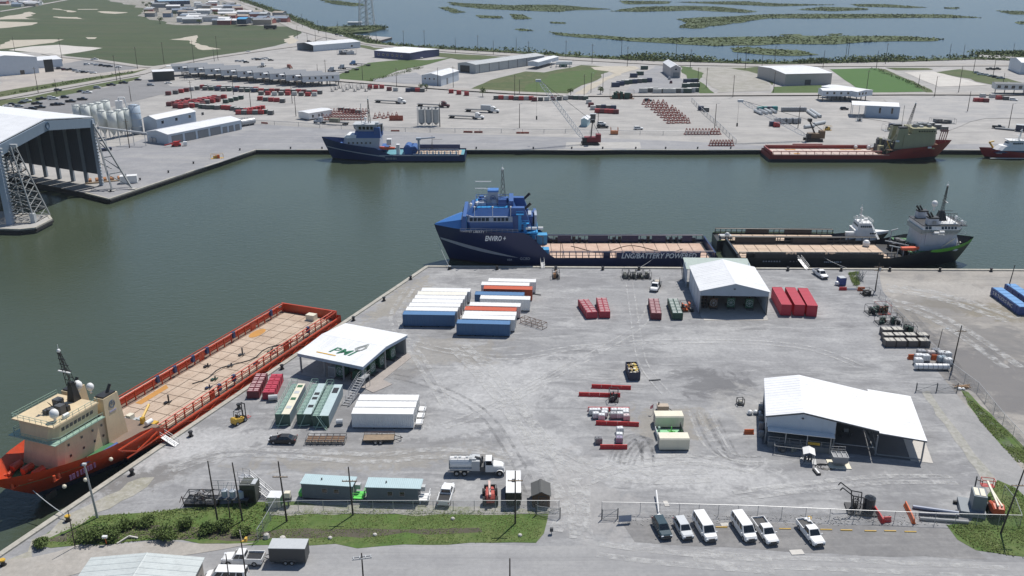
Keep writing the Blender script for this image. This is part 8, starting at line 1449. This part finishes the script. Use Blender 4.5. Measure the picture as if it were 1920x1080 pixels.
for (x0, y0, x1, y1, n, ks, where) in ((318, 199, 352, 191, 5, (1, 1, 0), 'in the left stack of the far container yard'), (332, 199, 402, 186, 9, (0, 1, 0), 'in the left stack of the far container yard'), (350, 203, 380, 200, 4, (1, 0, 2), 'in the left stack of the far container yard'), (330, 202, 400, 189, 9, (1, 0, 0), 'in the left stack of the far container yard'), (340, 203.5, 408, 191, 8, (0, 1, 2), 'in the left stack of the far container yard'), (352, 197, 420, 185, 7, (0, 0, 1), 'in the left stack of the far container yard'), (448, 214, 490, 214, 5, (0, 2), 'at the right end of the near row'), (385, 169, 476, 173, 9, (2, 3, 6), 'in the row below the raised cabins'), (490, 178, 590, 180, 9, (2, 0, 4), 'in the row below the raised cabins'), (378, 203, 408, 205, 5, (3, 2, 2), 'in the near row of the far container yard'), (412, 204, 438, 207, 4, (2, 0, 0), 'in the near row of the far container yard'), (445, 209, 456, 209, 2, (2,), 'in the near row of the far container yard'), (462, 211, 492, 206, 5, (0, 0), 'at the right end of the near row'),
                                      (424, 193, 452, 186, 4, (3, 3), 'beside the red stack in the far container yard'), (488, 188, 530, 192, 5, (0, 2, 0), 'in the small cluster below the raised cabins'), (316, 178, 330, 176, 2, (1, 1), 'at the car park end of the cabin row'), (330, 176, 380, 166, 6, (2, 0, 1, 4), 'in the row below the raised cabins'), (385, 166, 480, 170, 12, (3, 2, 4, 0), 'in the row below the raised cabins'), (480, 172, 600, 176, 13, (2, 0, 2, 0, 1), 'in the row below the raised cabins'), (497, 213, 508, 215, 2, (3, 2), 'left of the white site office'),
                                      (694, 166, 716, 166, 3, (0, 0), 'along the service road'), (730, 170, 742, 171, 2, (1, 4), 'along the service road'), (765, 172, 792, 172, 4, (6, 6, 0, 2), 'along the service road'), (846, 175, 875, 179, 3, (0,), 'along the service road'), (930, 186, 996, 188, 8, (2, 0, 4, 0), 'along the service road'), (1002, 190, 1060, 187, 6, (1, 2, 4), 'along the service road'), (1070, 186, 1098, 187, 4, (2, 3), 'along the service road'),
                                      (1120, 212, 1155, 213, 5, (0, 1, 0), 'in the block right of the far crane boom'), (1122, 204, 1150, 205, 4, (2, 6), 'in the block right of the far crane boom'), (1104, 194, 1112, 206, 3, (4, 1), 'in the block right of the far crane boom'), (640, 209, 672, 214, 4, (2, 2, 1), 'behind the red frames by the tug'), (1188, 145, 1200, 141, 2, (6, 3), 'on the dark apron by the bay'), (1208, 130, 1210, 128, 1, (3,), 'on the dark apron by the bay'), (1154, 163, 1172, 158, 3, (6, 6, 3), 'on the dark apron by the bay'), (1178, 157, 1215, 154, 5, (3, 6, 2), 'on the dark apron by the bay'), (1286, 164, 1304, 163, 3, (3,), 'on the dark apron by the bay'), (1288, 156, 1302, 155, 3, (6,), 'on the dark apron by the bay'),
                                      (1206, 174, 1226, 172, 3, (4, 2), 'in the white-lidded row at the apron gate'), (1232, 175, 1268, 174, 5, (4, 2, 4), 'in the white-lidded row at the apron gate'), (1282, 174, 1302, 173, 4, (4, 3), 'in the white-lidded row at the apron gate'), (1314, 207, 1324, 209, 2, (6, 2), 'by the fence gap in the far yard'), (1448, 236, 1456, 238, 2, (6, 0), 'left of the brown crane'), (1424, 208, 1452, 207, 4, (5, 5, 6), 'behind the boom of the brown crane'), (1830, 191, 1848, 192, 3, (0, 0, 1), 'before the right-hand office'), (1842, 183, 1860, 184, 2, (4, 4), 'before the right-hand office'), (1872, 187, 1885, 188, 2, (0, 2), 'before the right-hand office'), (1672, 240, 1684, 241, 2, (6, 2), 'left of the red ship deckhouse'), (1745, 238, 1770, 246, 3, (2, 2), 'right of the red ship deckhouse')):
    for i in range(n): yardbox(x0+(x1-x0)*i/max(1, n-1), y0+(y1-y0)*i/max(1, n-1)+rq.uniform(-.4, .4), ks[i % len(ks)], where, *((3.0, 2.4, 2.2) if 'apron' not in where else (5.2, 2.8, 2.7)))
# red pipe frames
def aframe(p, rz, label, group, key='r'):
    if ('af', key) in CON: return dup(CON['af', key], p, rz, label, group)
    t = thing('pipe_stand', label, 'frame', p, rz, group); m_ = M('frame_red', (.40, .075, .05), .6, .4); B().box(-1.4, 1.4, -.6, -.4, 0, .3).box(-1.4, 1.4, .4, .6, 0, .3).out('base', m_, t)
    for y in (-.5, .5): B().tube((-.9, y, .3), (-.1, y, 2.9), .12).tube((.9, y, .3), (.1, y, 2.9), .12).tube((-.5, y, 1.5), (.5, y, 1.5), .1).out('a_frame', m_, t)
    B().box(-.5, .6, -.35, .35, .9, 1.7).out('saddle', M('saddle_pale', (.55, .50, .46), .6, .3), t); CON['af', key] = t; return t
for j in range(8):
    for i in range(5): aframe(on(1212+j*6+i*9-(5 if j < 2 else 0), 196+j*5+rq.uniform(-.4, .4)), .1, 'red and pale pipe frame in the slanting block of the far yard', 'pipe frames in the slanting block')
for i in range(11): aframe(on(1287+i*6, 252), .0, 'red pipe frame in the row left of the fence corner', 'pipe frames in the fence corner row')
for i in range(8): aframe(on(1333+i*5.5, 274), .0, 'red pipe frame in the row at the quay left of the red ship', 'pipe frames in the quay row')
for j in range(3):
    for i in range(13): aframe(on(607+i*6+j*4, 225-j*6), .2, 'red pipe frame in the dense block behind the tug', 'pipe frames behind the tug')
for i in range(6): aframe(on(704+i*8, 222-(i % 2)*2), .2, 'red pipe frame right of the tug mast', 'pipe frames right of the tug mast')
barrier((730, 226), (756, 226), M('barrier_brick', (.36, .09, .05), .6, .3), 'long brick-red barrier right of the tug mast', w_=1.6, h=2.6); [barrier(a, c, M('barrier_brick', (1, 1, 1)), 'low brick-red barrier along the far fence line', 'low barriers along the far fence') for a, c in (((733, 247), (749, 247)), ((869, 248.5), (886, 249)), ((889, 249), (905, 249)), ((968, 250.5), (992, 250.5)), ((490, 231.5), (502, 232.5)))]
for i in range(11): skid(on(620+i*7, 172-(i % 3)*3), 2, 2, 3.4, .1, DGREY, GREY, DGREY, 'grey open stacking frame in the group right of the raised cabins', 'frame', 'grey stacking frames', 60, 3, 'stacking_stand') if i < 1 else dup(bpy.data.objects['stacking_stand'], on(620+i*7, 172-(i % 3)*3), .1, 'grey open stacking frame in the group right of the raised cabins', 'grey stacking frames')
# white-topped tank rows behind the brown crane
for i in range(9): yt = tote(on(1468+i*5, 209), 0, 'pale tote in the row behind the brown crane boom', 'pale totes behind the crane boom', M('dim_tank', (1, 1, 1))); yt.scale = (1.6, 1.6, 1.8)
for i in range(8): yt = tote(on(1455+i*6, 232-(i % 2)), 0, 'pale tote in the row left of the brown crane mast', 'pale totes by the crane mast', M('dim_tank', (1, 1, 1))); yt.scale = (1.7, 1.7, 2.2)
for (px, py, qx, qy) in ((1415, 210, 1428, 216), (1424, 209, 1438, 215), (1434, 208, 1446, 214), (1442, 207, 1455, 213), (1514, 211, 1530, 222), (1520, 209, 1538, 221), (1508, 241, 1526, 239), (1526, 236, 1546, 232)):
    g = G(px, py); t = thing('gas_cylinder', 'pale grey cylinder rack lying near the brown crane', 'cylinder', g, ang(g, G(qx, qy)), 'cylinder racks near the brown crane'); L = (G(qx, qy)-g).length; B().tube((0, 0, .9), (L, 0, .9), .8, 8).out('barrel', LGREY, t); B().box(.5, .9, -.8, .8, 0, .3).box(L-.9, L-.5, -.8, .8, 0, .3).out('cradle', DGREY, t)
skid(on(1546, 245), 3.4, 2, 2.2, 0, YELLOW, YELLOW, DGREY, 'yellow telehandler body right of the brown crane', 'loader', None, 71, 10, 'loader'); skid(on(1606, 228), 3, 2, 2, 0, LGREY, PLASTIC, DGREY, 'white bagged supplies before the white shed', 'bags', None, 72, 14, 'supply_pile')
skid(on(1060+85, 186), 14, 6, 5, 0, RUST, DKGREEN, RUST, 'cluttered rusty drilling equipment at the service road bend', 'machine', None, 73, 40, 'drill_equipment'); skid(on(632, 103), 16, 9, 4.5, .1, DGREY, DGREY, LGREY, 'crowd of dark lorry tractors before the long highway building', 'trucks', None, 74, 44, 'truck_cluster')
skid(on(1660, 247), 12, 5, 3, 0, GREY, DGREY, OLV, 'grey deck machinery stored left of the red ship mast', 'machine', None, 75, 30, 'stored_machine'); skid(on(1745, 232), 12, 4, 2.6, -.2, DGREY, DGREY, GREY, 'dark deck machinery stored behind the red ship bow', 'machine', None, 76, 26, 'stored_machine')
t = boxy('blue_trailer', 'navy and white lowboy trailer at the right edge of the far yard', 'trailer', on(1903, 246), -.6, [('box_body', NAVY, [(0, 9, 0, 3, .4, 3)]), ('roof', LGREY, [(-.1, 9.1, -.1, 3.1, 3, 3.2)]), ('ramp', GREY, [(-9, -.2, .3, 2.7, .3, .8)])])
# cars
CW, CD, CS, CR_ = WHITE, M('car_black', (.02, .022, .026), .35, .1), M('car_silver', (.38, .40, .42), .35, .1), M('car_wine', (.10, .02, .03), .35, .1)
def cars(lst, where, rz0=.6):
    for kind, m_, px, py, rz in lst: vehicle(kind, m_, '%s %s %s' % ({WHITE.name: 'white', CD.name: 'black', CS.name: 'silver', CR_.name: 'wine-red'}[m_.name], {'pickup': 'pickup', 'suv': 'utility car', 'sedan': 'saloon car', 'van': 'van'}[kind], where), 'car', on(px, py), rz, '%s %ss %s' % (m_.name, kind, where), False)
cars([('sedan', CW, 14, 200, .5), ('suv', CD, 24, 198, .5), ('suv', CS, 36, 201, .4), ('sedan', CD, 42, 194, .5), ('pickup', CW, 50, 191, .5), ('pickup', CD, 70, 196, .3), ('suv', CD, 62, 206, .3), ('pickup', CD, 76, 203, .3), ('pickup', CD, 78, 187, .4), ('suv', CW, 96, 185, .4), ('pickup', CW, 101, 187, .3), ('suv', CD, 122, 184, .3), ('pickup', CD, 105, 198, .2), ('sedan', CD, 114, 197, .2), ('pickup', CD, 133, 192, .1), ('pickup', CD, 155, 188, .1), ('sedan', CD, 152, 173, .2), ('pickup', CW, 164, 175, .1), ('suv', CS, 183, 166, .1), ('pickup', CD, 209, 161, .1), ('pickup', CD, 232, 157, .1), ('sedan', CD, 259, 151, .1), ('suv', CD, 109, 171, .1), ('suv', CS, 283, 161, .1), ('sedan', CD, 50, 207, .3), ('sedan', CW, 316, 157, .4)], 'in the dark car park beyond the covered slip')
cars([('pickup', CW, 178, 113, .2), ('suv', CW, 163, 122, .2), ('sedan', CW, 173, 121, .2), ('suv', CW, 182, 123, .2), ('suv', CD, 191, 124, .2), ('sedan', CD, 199, 125, .2), ('suv', CD, 206, 126, .2), ('sedan', CW, 222, 127, .2), ('suv', CD, 112, 130, .2), ('suv', CR_, 122, 132, .2), ('pickup', CD, 132, 132, .2), ('sedan', CW, 104, 130, .2), ('suv', CS, 142, 134, .2), ('pickup', CW, 150, 136, .2), ('suv', CD, 158, 137, .2), ('sedan', CW, 167, 136, .2), ('suv', CW, 175, 138, .2)], 'at the lot by the big left warehouse')
cars([('suv', CW, 1197, 243, .05), ('pickup', CD, 1130, 240, 0), ('suv', CW, 1128, 234, 0), ('suv', CD, 1215, 190, 0), ('suv', CD, 1583, 206, 0), ('pickup', CD, 1872, 241, -.4), ('suv', CW, 1900, 189, -.5), ('suv', CS, 1255, 149, 1.4), ('suv', CR_, 1258, 156, 1.4), ('suv', CW, 788, 110, .1)], 'standing alone in the far yards')
cars([('suv', CS, 1832, 138, -.3), ('pickup', CW, 1840, 141, -.3), ('suv', CW, 1850, 142, -.3), ('sedan', CS, 1858, 144, -.3), ('suv', CD, 1866, 146, -.3), ('pickup', CS, 1876, 148, -.3), ('sedan', CS, 1892, 158, -.2), ('suv', CW, 1902, 160, -.2), ('pickup', CS, 1912, 161, -.2), ('pickup', CD, 1856, 131, 0), ('pickup', CD, 1869, 131, 0)], 'in the lot by the right-edge pale blue building')
cars([('pickup', CW, 478, 112, .2), ('suv', CD, 484, 113, .2), ('pickup', CW, 492, 112, .2), ('suv', CW, 500, 111, .2), ('sedan', CD, 508, 114, .2), ('pickup', CW, 455, 116, .2), ('suv', CW, 446, 116, .2), ('suv', CD, 462, 118, .2)], 'in the pale lot behind the raised cabins'); cars([('suv', CD, 632, 66, -.6), ('sedan', CW, 640, 68, -.6), ('suv', CD, 580, 79, .3), ('sedan', CW, 466, 98, .2), ('suv', CR_, 789, 91, .1), ('sedan', CW, 506, 32, -.8)], 'driving on the far roads')
# far fence lines and poles
fence([(470, 232), (560, 237), (640, 242), (760, 247), (900, 249), (1060, 250), (1200, 253), (1330, 254)], 'long chain-link fence dividing the far yard from the quay apron', 2.0, 10, r=.09); fence([(1297, 190), (1320, 214), (1350, 240), (1380, 270)], 'slanting fence between the two far yards', 2.0, 8, r=.09)
PG = 'utility poles along the bay highway'
for px, py, h in ((487, 26, 12), (515, 38, 13), (538, 41, 14), (567, 51, 15), (597, 63, 14), (634, 62, 13), (706, 83, 15), (757, 88, 15), (796, 93, 17), (854, 100, 13), (896, 99, 15), (925, 103, 12), (968, 100, 13), (991, 113, 15), (1061, 108, 14), (1110, 119, 15), (1165, 107, 14), (1176, 125, 15), (1267, 112, 15), (1294, 128, 14), (1382, 119, 15), (1397, 130, 15), (1428, 131, 12), (1452, 120, 14), (1543, 127, 13), (1585, 113, 13), (1589, 113, 15), (1643, 128, 13), (1660, 120, 16), (1779, 113, 13), (1805, 112, 12), (1898, 107, 11), (1862, 142, 11), (1825, 135, 11)):
    pole(on(px, py), h, 'weathered utility pole along the bay highway', PG, arms=(1.2,) if h > 13 else (), r=.22)
PF = 'utility poles of the far yards'
for px, py, h in ((72, 175, 16), (28, 97, 13), (117, 115, 18), (219, 151, 17), (226, 152, 10), (258, 129, 16), (308, 121, 17), (364, 120, 18), (409, 113, 19), (402, 115, 10), (107, 177, 9), (246, 190, 9), (243, 278, 13), (361, 198, 14), (471, 208, 12), (438, 178, 10), (555, 218, 11), (548, 194, 12), (612, 158, 16), (596, 145, 9), (680, 150, 11), (744, 166, 13), (821, 162, 12), (850, 166, 14), (825, 238, 12), (965, 181, 13), (974, 177, 9), (974, 240, 12), (1095, 184, 14), (1130, 174, 12), (1108, 174, 12), (1307, 172, 15), (1324, 165, 13), (1374, 182, 13), (1340, 240, 12), (1121, 240, 8), (1450, 174, 13), (1496, 240, 11), (1624, 174, 14), (1722, 160, 7), (1752, 181, 12), (1797, 174, 16), (1814, 209, 11), (1891, 240, 12), (1880, 160, 8), (540, 45, 12), (558, 72, 12), (592, 78, 12), (577, 84, 11), (612, 76, 10)):
    pole(on(px, py), h, 'utility pole standing in the far yards', PF, arms=(1.0,) if h > 12 else (), lamp=h == 12, r=.2)
# transmission towers
for k, (px, py, h) in enumerate(((682, 47.5, 70), (694, 48.5, 66))):
    p = on(px, py); t = thing('transmission_tower', ('pale lattice transmission tower on the islet, left of two', 'pale lattice transmission tower on the islet, right of two')[k], 'tower', p, 0, 'transmission towers on the islet'); b = B(); n = 12; W = lambda q: 5.2*(1-.8*q)
    for sx in (-1, 1):
        for sy in (-1, 1):
            for i in range(n):
                f = lambda q, a=sx, c=sy: (a*W(q), c*W(q), h*q); b.tube(f(i/n), f((i+1)/n), .42); b.tube(f(i/n), f((i+1)/n, -sx, sy), .2).tube(f(i/n), f((i+1)/n, sx, -sy), .2)
    b.out('lattice', M('tower_pale', (.46, .48, .49), .6, .2), t); B().box(-9, 9, -.4, .4, h*.8, h*.8+.6).out('crossarm', M('tower_pale', (1, 1, 1)), t)
boxy('islet_shed', 'low white shed on the islet beside the transmission towers', 'shed', on(652, 47), 0, [('wall', LGREY, [(0, 16, 0, 8, 0, 3)]), ('roof', WHITE, [(-.5, 16.5, -.5, 8.5, 3, 3.4)])])
# the village and workshops at the top left
rv = random.Random(4); VN = ['white', 'pale grey', 'grey', 'tan', 'slate blue', 'red']; VM = [WHITE, LGREY, GREY, M('house_tan', (.35, .3, .25), .7, .3), M('house_blue_grey', (.2, .25, .32), .7, .3), M('house_red', (.35, .12, .1), .7, .3)]
for i in range(64):
    for _ in range(20):
        px = rv.uniform(262, 520); py = rv.uniform(6, 47)
        if py > 8+(px-430)*.28 and (px > 330 or py < 34) and not (295 < px < 360 and py < 17): break
    L, W, h = rv.uniform(9, 26), rv.uniform(8, 14), rv.uniform(3.5, 6); g = on(px, py); a, c = rv.randrange(6), rv.randrange(5); shed('village_house', 'small %s-walled building with a %s roof in the cluster beyond the green field' % (VN[a], VN[c]), 'building', g, (g[0]+L, g[1]+rv.uniform(-5, 5), 0), W, h, h+1.6, 'x', VM[a], VM[c], group='%s and %s buildings beyond the field' % (VN[a], VN[c]))
bld((299, 13.5), (357, 12), 45, 9, 11, 'x', 'large dark blue warehouse at the far top left', M('night_blue_sheet', (.035, .055, .10), .6, .2), M('sky_roof', (.30, .42, .52), .5, .2)); bld((445, 49), (462, 49), 22, 8, 9.5, 'x', 'raised house with a bright blue roof at the edge of the green field', M('dark_house', (.05, .07, .10), .6, .2), M('azure_roof', (.05, .30, .55), .5, .2), skirt=2); boxy('dark_trailer', 'dark trailer standing alone at the right end of the green field', 'trailer', on(495, 55), 0, [('box_body', BLACK, [(0, 14, 0, 4, .8, 4.4)]), ('wheels', RUBBER, [(2, 4, -.1, 4.1, 0, .8), (10, 12, -.1, 4.1, 0, .8)])])
for i in range(26):
    g = on(rv.uniform(-10, 55), rv.uniform(-1, 13)); shed('village_house', 'small pale building in the far cluster at the top left corner', 'building', g, (g[0]+rv.uniform(9, 22), g[1], 0), 10, 4, 5.4, 'x', rv.choice(VM), rv.choice(VM[:5]), group='buildings of the top left cluster')
# ---------------------------------------------------------------- vegetation
def foliage(name, cols):
    m, nt, b = newmat(name); pos = worldpos(nt); oi = nd(nt, 'ShaderNodeNewGeometry'); c = mixc(nt, ramp(nt, noise(nt, pos, .25, 4), .35, .65), cols[0], cols[1]); c = mixc(nt, mth(nt, 'MULTIPLY', oi.outputs['Random Per Island'], .7), c, cols[2])
    nt.links.new(c, b.inputs['Base Color']); b.inputs['Roughness'].default_value = .75; b.inputs['Specular IOR Level'].default_value = .2; return m
LEAF = foliage('leaf', [(.06, .105, .026), (.095, .14, .038), (.13, .165, .055)]); MARSH = foliage('marsh_leaf', [(.085, .125, .038), (.11, .145, .05), (.14, .16, .06)]); BLADE = foliage('grass_blade', [(.09, .17, .03), (.14, .20, .05), (.22, .23, .10)])
def leaves(bl, c, r, rz, n, s, rnd):
    for i in range(n):
        while True:
            d = Vector((rnd.uniform(-1, 1), rnd.uniform(-1, 1), rnd.uniform(-.2, 1)))
            if d.length < 1: break
        q = Vector(c)+Vector((d.x*r, d.y*r, d.z*rz)); a = Vector((rnd.gauss(0, 1), rnd.gauss(0, 1), rnd.gauss(0, .6))).normalized()*s; e = Vector((rnd.gauss(0, 1), rnd.gauss(0, 1), rnd.gauss(0, .8))).normalized()*s*.8
        bl.add([q-a*.5-e*.3, q+a*.5-e*.1, q+e*.7], [(0, 1, 2)])
def tuft(bl, x, y, z, h, rnd, n=3, w=.35):
    for i in range(n):
        a = rnd.uniform(0, 6.28); dx, dy = math.cos(a), math.sin(a); k = rnd.uniform(.5, 1.5)*h; bl.add([(x-dy*w/2, y+dx*w/2, z), (x+dy*w/2, y-dx*w/2, z), (x+dx*k, y+dy*k, z+h*rnd.uniform(.6, 1))], [(0, 1, 2)])
def inside(p, poly):
    c = False; n = len(poly)
    for i in range(n):
        a, d = poly[i], poly[i-1]
        if (a[1] > p[1]) != (d[1] > p[1]) and p[0] < (d[0]-a[0])*(p[1]-a[1])/(d[1]-a[1])+a[0]: c = not c
    return c
rn = random.Random(77)
marsh_m = Gnd('marsh_ground', [(.06, .09, .028), (.082, .105, .036), (.045, .068, .022)], .02, fine=.4)
def marsh(name, px, h=1.6, dens=.02, z=0.0, jag=6, label=None, wid=1.6, mat=None, cap=9000):
    """marsh island: low mud bank plus a ragged stand of reeds and shrubs"""
    if label:
        o = sheet('marsh_island', px, -1.55, marsh_m, jag, rn.randint(0, 99), step=10)
    poly = [G(*p)[:2] for p in px]; xs = [p[0] for p in poly]; ys = [p[1] for p in poly]; A = abs(sum(poly[i][0]*poly[i-1][1]-poly[i-1][0]*poly[i][1] for i in range(len(poly))))/2; n = min(cap, int(A*dens)); bl = B(); k = 0; tries = 0
    while k < n and tries < n*30:
        tries += 1; p = (rn.uniform(min(xs), max(xs)), rn.uniform(min(ys), max(ys)))
        if not inside(p, poly): continue
        k += 1; g = .6+.8*max(0, mnoise.noise(Vector((p[0]*.02, p[1]*.02, 5)))+.4); tuft(bl, p[0], p[1], z if not label else -1.55, h*g*rn.uniform(.6, 1.2), rn, 3, wid)
    return bl.out(name, mat or MARSH, kind='stuff')
for px in ([(1030, 57), (1100, 62), (1180, 68), (1290, 68), (1420, 66), (1560, 64), (1700, 65), (1772, 70), (1760, 73), (1640, 75), (1560, 80), (1480, 79), (1370, 82), (1340, 83), (1260, 78), (1180, 74), (1100, 68), (1040, 62)], [(1268, 33), (1300, 31), (1380, 28), (1430, 25), (1500, 24), (1640, 24), (1780, 25), (1842, 31), (1700, 31), (1560, 32), (1440, 32), (1360, 44), (1300, 51), (1272, 49), (1288, 40)], [(840, 2), (900, 6), (960, 8), (1040, 7), (1100, 12), (1148, 15), (1080, 17), (1050, 20), (960, 17), (900, 14), (850, 8)], [(1142, 19), (1200, 11), (1290, 9), (1350, 11), (1420, 19), (1400, 22), (1300, 17), (1200, 20)], [(1160, 0), (1260, 1), (1250, 5), (1180, 6)], [(1262, 2), (1400, 1), (1460, 5), (1570, 7), (1450, 10), (1330, 5)], [(1495, 16), (1540, 11), (1620, 13), (1630, 16), (1560, 19)], [(1595, 6), (1660, 6), (1738, 12), (1700, 13), (1610, 10)], [(1370, 87), (1400, 84), (1440, 88), (1500, 91), (1537, 99), (1500, 101), (1420, 98), (1376, 94)], [(822, 12), (840, 11), (872, 21), (850, 23)], [(892, 26), (940, 28), (944, 33), (900, 31)], [(955, 24), (980, 25), (994, 33), (965, 34)], [(968, 51), (990, 52), (1004, 55), (975, 55)], [(1031, 38), (1062, 40), (1060, 42), (1033, 41)], [(1868, 18), (1930, 19), (1990, 24), (1900, 25)], [(1770, 12), (1798, 12), (1796, 15), (1772, 14)], [(1908, 38), (1960, 36), (1980, 42), (1912, 43)], [(600, -2), (640, 0), (690, 8), (660, 10), (620, 5)], [(1830, 97), (1870, 94), (1900, 98), (1890, 104), (1840, 104)], [(1900, 98), (1940, 100), (1990, 106), (1920, 106)], [(1460, 62), (1500, 61), (1480, 65)], [(1550, 61), (1580, 60), (1570, 65)]):
    marsh('marsh_reeds', px, 1.0, .05, label='island', wid=3.0, cap=3000)
# shore scrub along the highway
def scrub(name, pts, w0, h, n, s, m_=None):
    if n > 200: strip('shore_bank', pts, w0*2.6, .47, marsh_m, jag=3)
    P = [G(*p) for p in pts]; L = [(b-a).length for a, b in zip(P, P[1:])]; bl = B()
    for i in range(n):
        q = rn.uniform(0, sum(L)); j = 0
        while q > L[j]: q -= L[j]; j += 1
        p = P[j].lerp(P[j+1], q/L[j]); p = p+Vector((rn.uniform(-w0, w0), rn.uniform(-w0, w0), 0)); hh = h*(.5+.9*max(0, mnoise.noise(p*.03)+.45)); leaves(bl, (p.x, p.y, -.4), hh*.9, hh, 9, s, rn)
    return bl.out(name, m_ or MARSH, kind='stuff')
scrub('shore_scrub', [(430, -8), (500, 16), (560, 39), (600, 55), (650, 66), (700, 81), (760, 87), (850, 92), (960, 98), (1100, 107), (1200, 112), (1330, 116), (1440, 119), (1500, 118), (1640, 115), (1700, 114), (1830, 110), (1990, 115)], 5, 4.2, 1500, 2.2); scrub('shore_scrub', [(1170, 110), (1260, 113), (1330, 115)], 8, 5, 160, 2.2); scrub('shore_scrub', [(1500, 118), (1640, 115), (1720, 113)], 6, 4.5, 160, 2.2); scrub('shore_scrub', [(1840, 101), (1880, 100), (1940, 107), (1990, 113)], 12, 4.5, 260, 2.4); scrub('shore_scrub', [(600, 56), (650, 60), (720, 51), (640, 50)], 6, 3, 160, 2.0)
scrub('lot_scrub', [(690, 153), (740, 141), (790, 127)], 2, 2.2, 90, 1.0, LEAF); scrub('lot_scrub', [(1640, 130), (1700, 153), (1742, 172)], 2, 2.2, 90, 1.0, LEAF); scrub('lot_scrub', [(0, 180), (150, 152), (250, 136)], 3, 1.8, 160, 1.0, LEAF)
# trees
def tree(px, py, h, label, group, kind='tree'):
    p = on(px, py); t = thing('broadleaf_tree' if kind == 'tree' else 'shrub', label, kind, p, rn.uniform(0, 6), group); tr = B().tube((0, 0, 0), (.1*h*.1, 0, h*.5), .035*h, 6, 0, .02*h)
    for k in range(4): a = k*1.6; tr.tube((0, 0, h*.35), (math.cos(a)*h*.25, math.sin(a)*h*.25, h*.7), .016*h, 5, 0, .006*h)
    tr.out('trunk', DWOOD, t); bl = B()
    for k in range(7): a = rn.uniform(0, 6.28); r = rn.uniform(0, .26)*h; leaves(bl, (r*math.cos(a), r*math.sin(a), h*rn.uniform(.4, .62)), h*rn.uniform(.2, .32), h*rn.uniform(.22, .36), 34, h*.11, rn)
    bl.out('crown', LEAF, t); return t
for px, py, h, lb in ((1070, 180, 6, 'small tree at the service road left of the drilling equipment'), (905, 181, 6.5, 'lone small tree by the service road below the grass lot'), (790, 169, 5, 'small palm-like tree before the pale blue building'), (800, 170, 5, 'small tree right beside the palm-like one before the pale blue building'), (1126, 178, 6, 'small tree right behind the drilling equipment')): tree(px, py, h, lb, 'small trees along the service road')
for i in range(26): tree(rv.uniform(268, 500), rv.uniform(8, 46), rv.uniform(6, 10), 'dark tree among the cluster beyond the green field', 'trees of the cluster beyond the field')
# near bank: bushes and grass
def bush(px, py, r, h, label):
    r *= .8; h *= .8; t = thing('bush', label, 'bush', on(px, py), rn.uniform(0, 6), 'bushes in the ditch'); st = B()
    for k in range(6): a = k*1.05; st.tube((0, 0, 0), (math.cos(a)*r*.5, math.sin(a)*r*.5, h*.6), .06, 5, 0, .02)
    st.out('stems', DWOOD, t); bl = B()
    for k in range(10): a = rn.uniform(0, 6.28); q = rn.uniform(0, .6)*r; leaves(bl, (q*math.cos(a), q*math.sin(a), h*rn.uniform(.25, .5)), r*rn.uniform(.35, .55), h*rn.uniform(.35, .55), 130, .34, rn)
    bl.out('foliage', LEAF, t); return t
for px, py, r, h, lb in ((78, 1024, 1.8, 1.8, 'small round bush at the shore, leftmost in the ditch'), (172, 1013, 3.4, 2.8, 'big dark bush at the left end of the ditch'), (205, 1008, 2.6, 2.4, 'dark bush touching the big left one'), (238, 988, 2.2, 1.8, 'bush behind the broken plank frame'), (272, 985, 2.2, 1.8, 'low bush left of the middle of the ditch'), (310, 1010, 3.2, 2.9, 'big dark bush in the middle of the ditch'), (348, 990, 2.2, 2.0, 'bush right of the big middle one'), (390, 996, 2.8, 2.3, 'bush below the hose skid'), (425, 990, 2.5, 2.1, 'bush below the round transformers'), (455, 1000, 2.0, 1.6, 'bush nearest the short fence')): bush(px, py, r, h, lb)
def grass(name, px, n, h, w=.16):
    poly = [G(*p)[:2] for p in px]; xs = [p[0] for p in poly]; ys = [p[1] for p in poly]; bl = B(); k = 0
    while k < n:
        p = (rn.uniform(min(xs), max(xs)), rn.uniform(min(ys), max(ys)))
        if inside(p, poly) and mnoise.noise(Vector((p[0]*.25, p[1]*.25, 2)))+rn.uniform(-.3, .5) > 0: k += 1; tuft(bl, p[0], p[1], .02, h*rn.uniform(.5, 1.3), rn, 3, w)
    bl.out(name, BLADE, kind='stuff')
grass('grass', [(70, 1018), (160, 970), (420, 947), (505, 944), (490, 1012), (300, 1010), (180, 1024)], 3400, .2, .2); grass('grass', [(505, 960), (800, 956), (1030, 958), (1012, 1004), (1000, 1016), (800, 1020), (510, 1018)], 6000, .12); grass('grass', [(1775, 985), (1825, 980), (1870, 902), (1905, 917), (1985, 985), (1985, 1060), (1830, 1030)], 3500, .2); grass('grass', [(1800, 731), (1870, 792), (1920, 840), (1920, 880), (1880, 838), (1838, 790)], 2000, .18); grass('grass', [(1590, 512), (1610, 510), (1612, 545), (1600, 535)], 700, .35)
bl = B()
for i in range(1500):
    px, py = rn.choice(((rn.uniform(515, 1040), rn.uniform(950, 964)), (rn.uniform(1150, 1800), rn.uniform(966, 985)))); p = G(px, py); s = rn.uniform(.04, .12); bl.box(p.x-s, p.x+s, p.y-s*.8, p.y+s*.8, .0, s*.9, 0, (s*.3, s*.3))
bl.out('gravel', Gnd('loose_stones', [(.40, .39, .36), (.30, .29, .27), (.50, .49, .47)], .8, fine=.2), kind='stuff')
# ---------------------------------------------------------------- air
hm = bpy.data.materials.new('air'); hm.use_nodes = True; nt = hm.node_tree; nt.nodes.remove(nt.nodes['Principled BSDF']); pv2 = nt.nodes.new('ShaderNodeVolumePrincipled'); pv2.inputs['Color'].default_value = (.80, .88, 1, 1); pv2.inputs['Density'].default_value = .00005; nt.links.new(pv2.outputs[0], nt.nodes['Material Output'].inputs['Volume'])
B().box(-4500, 4500, -320, 9000, -7, 112).out('haze', hm, kind='stuff')
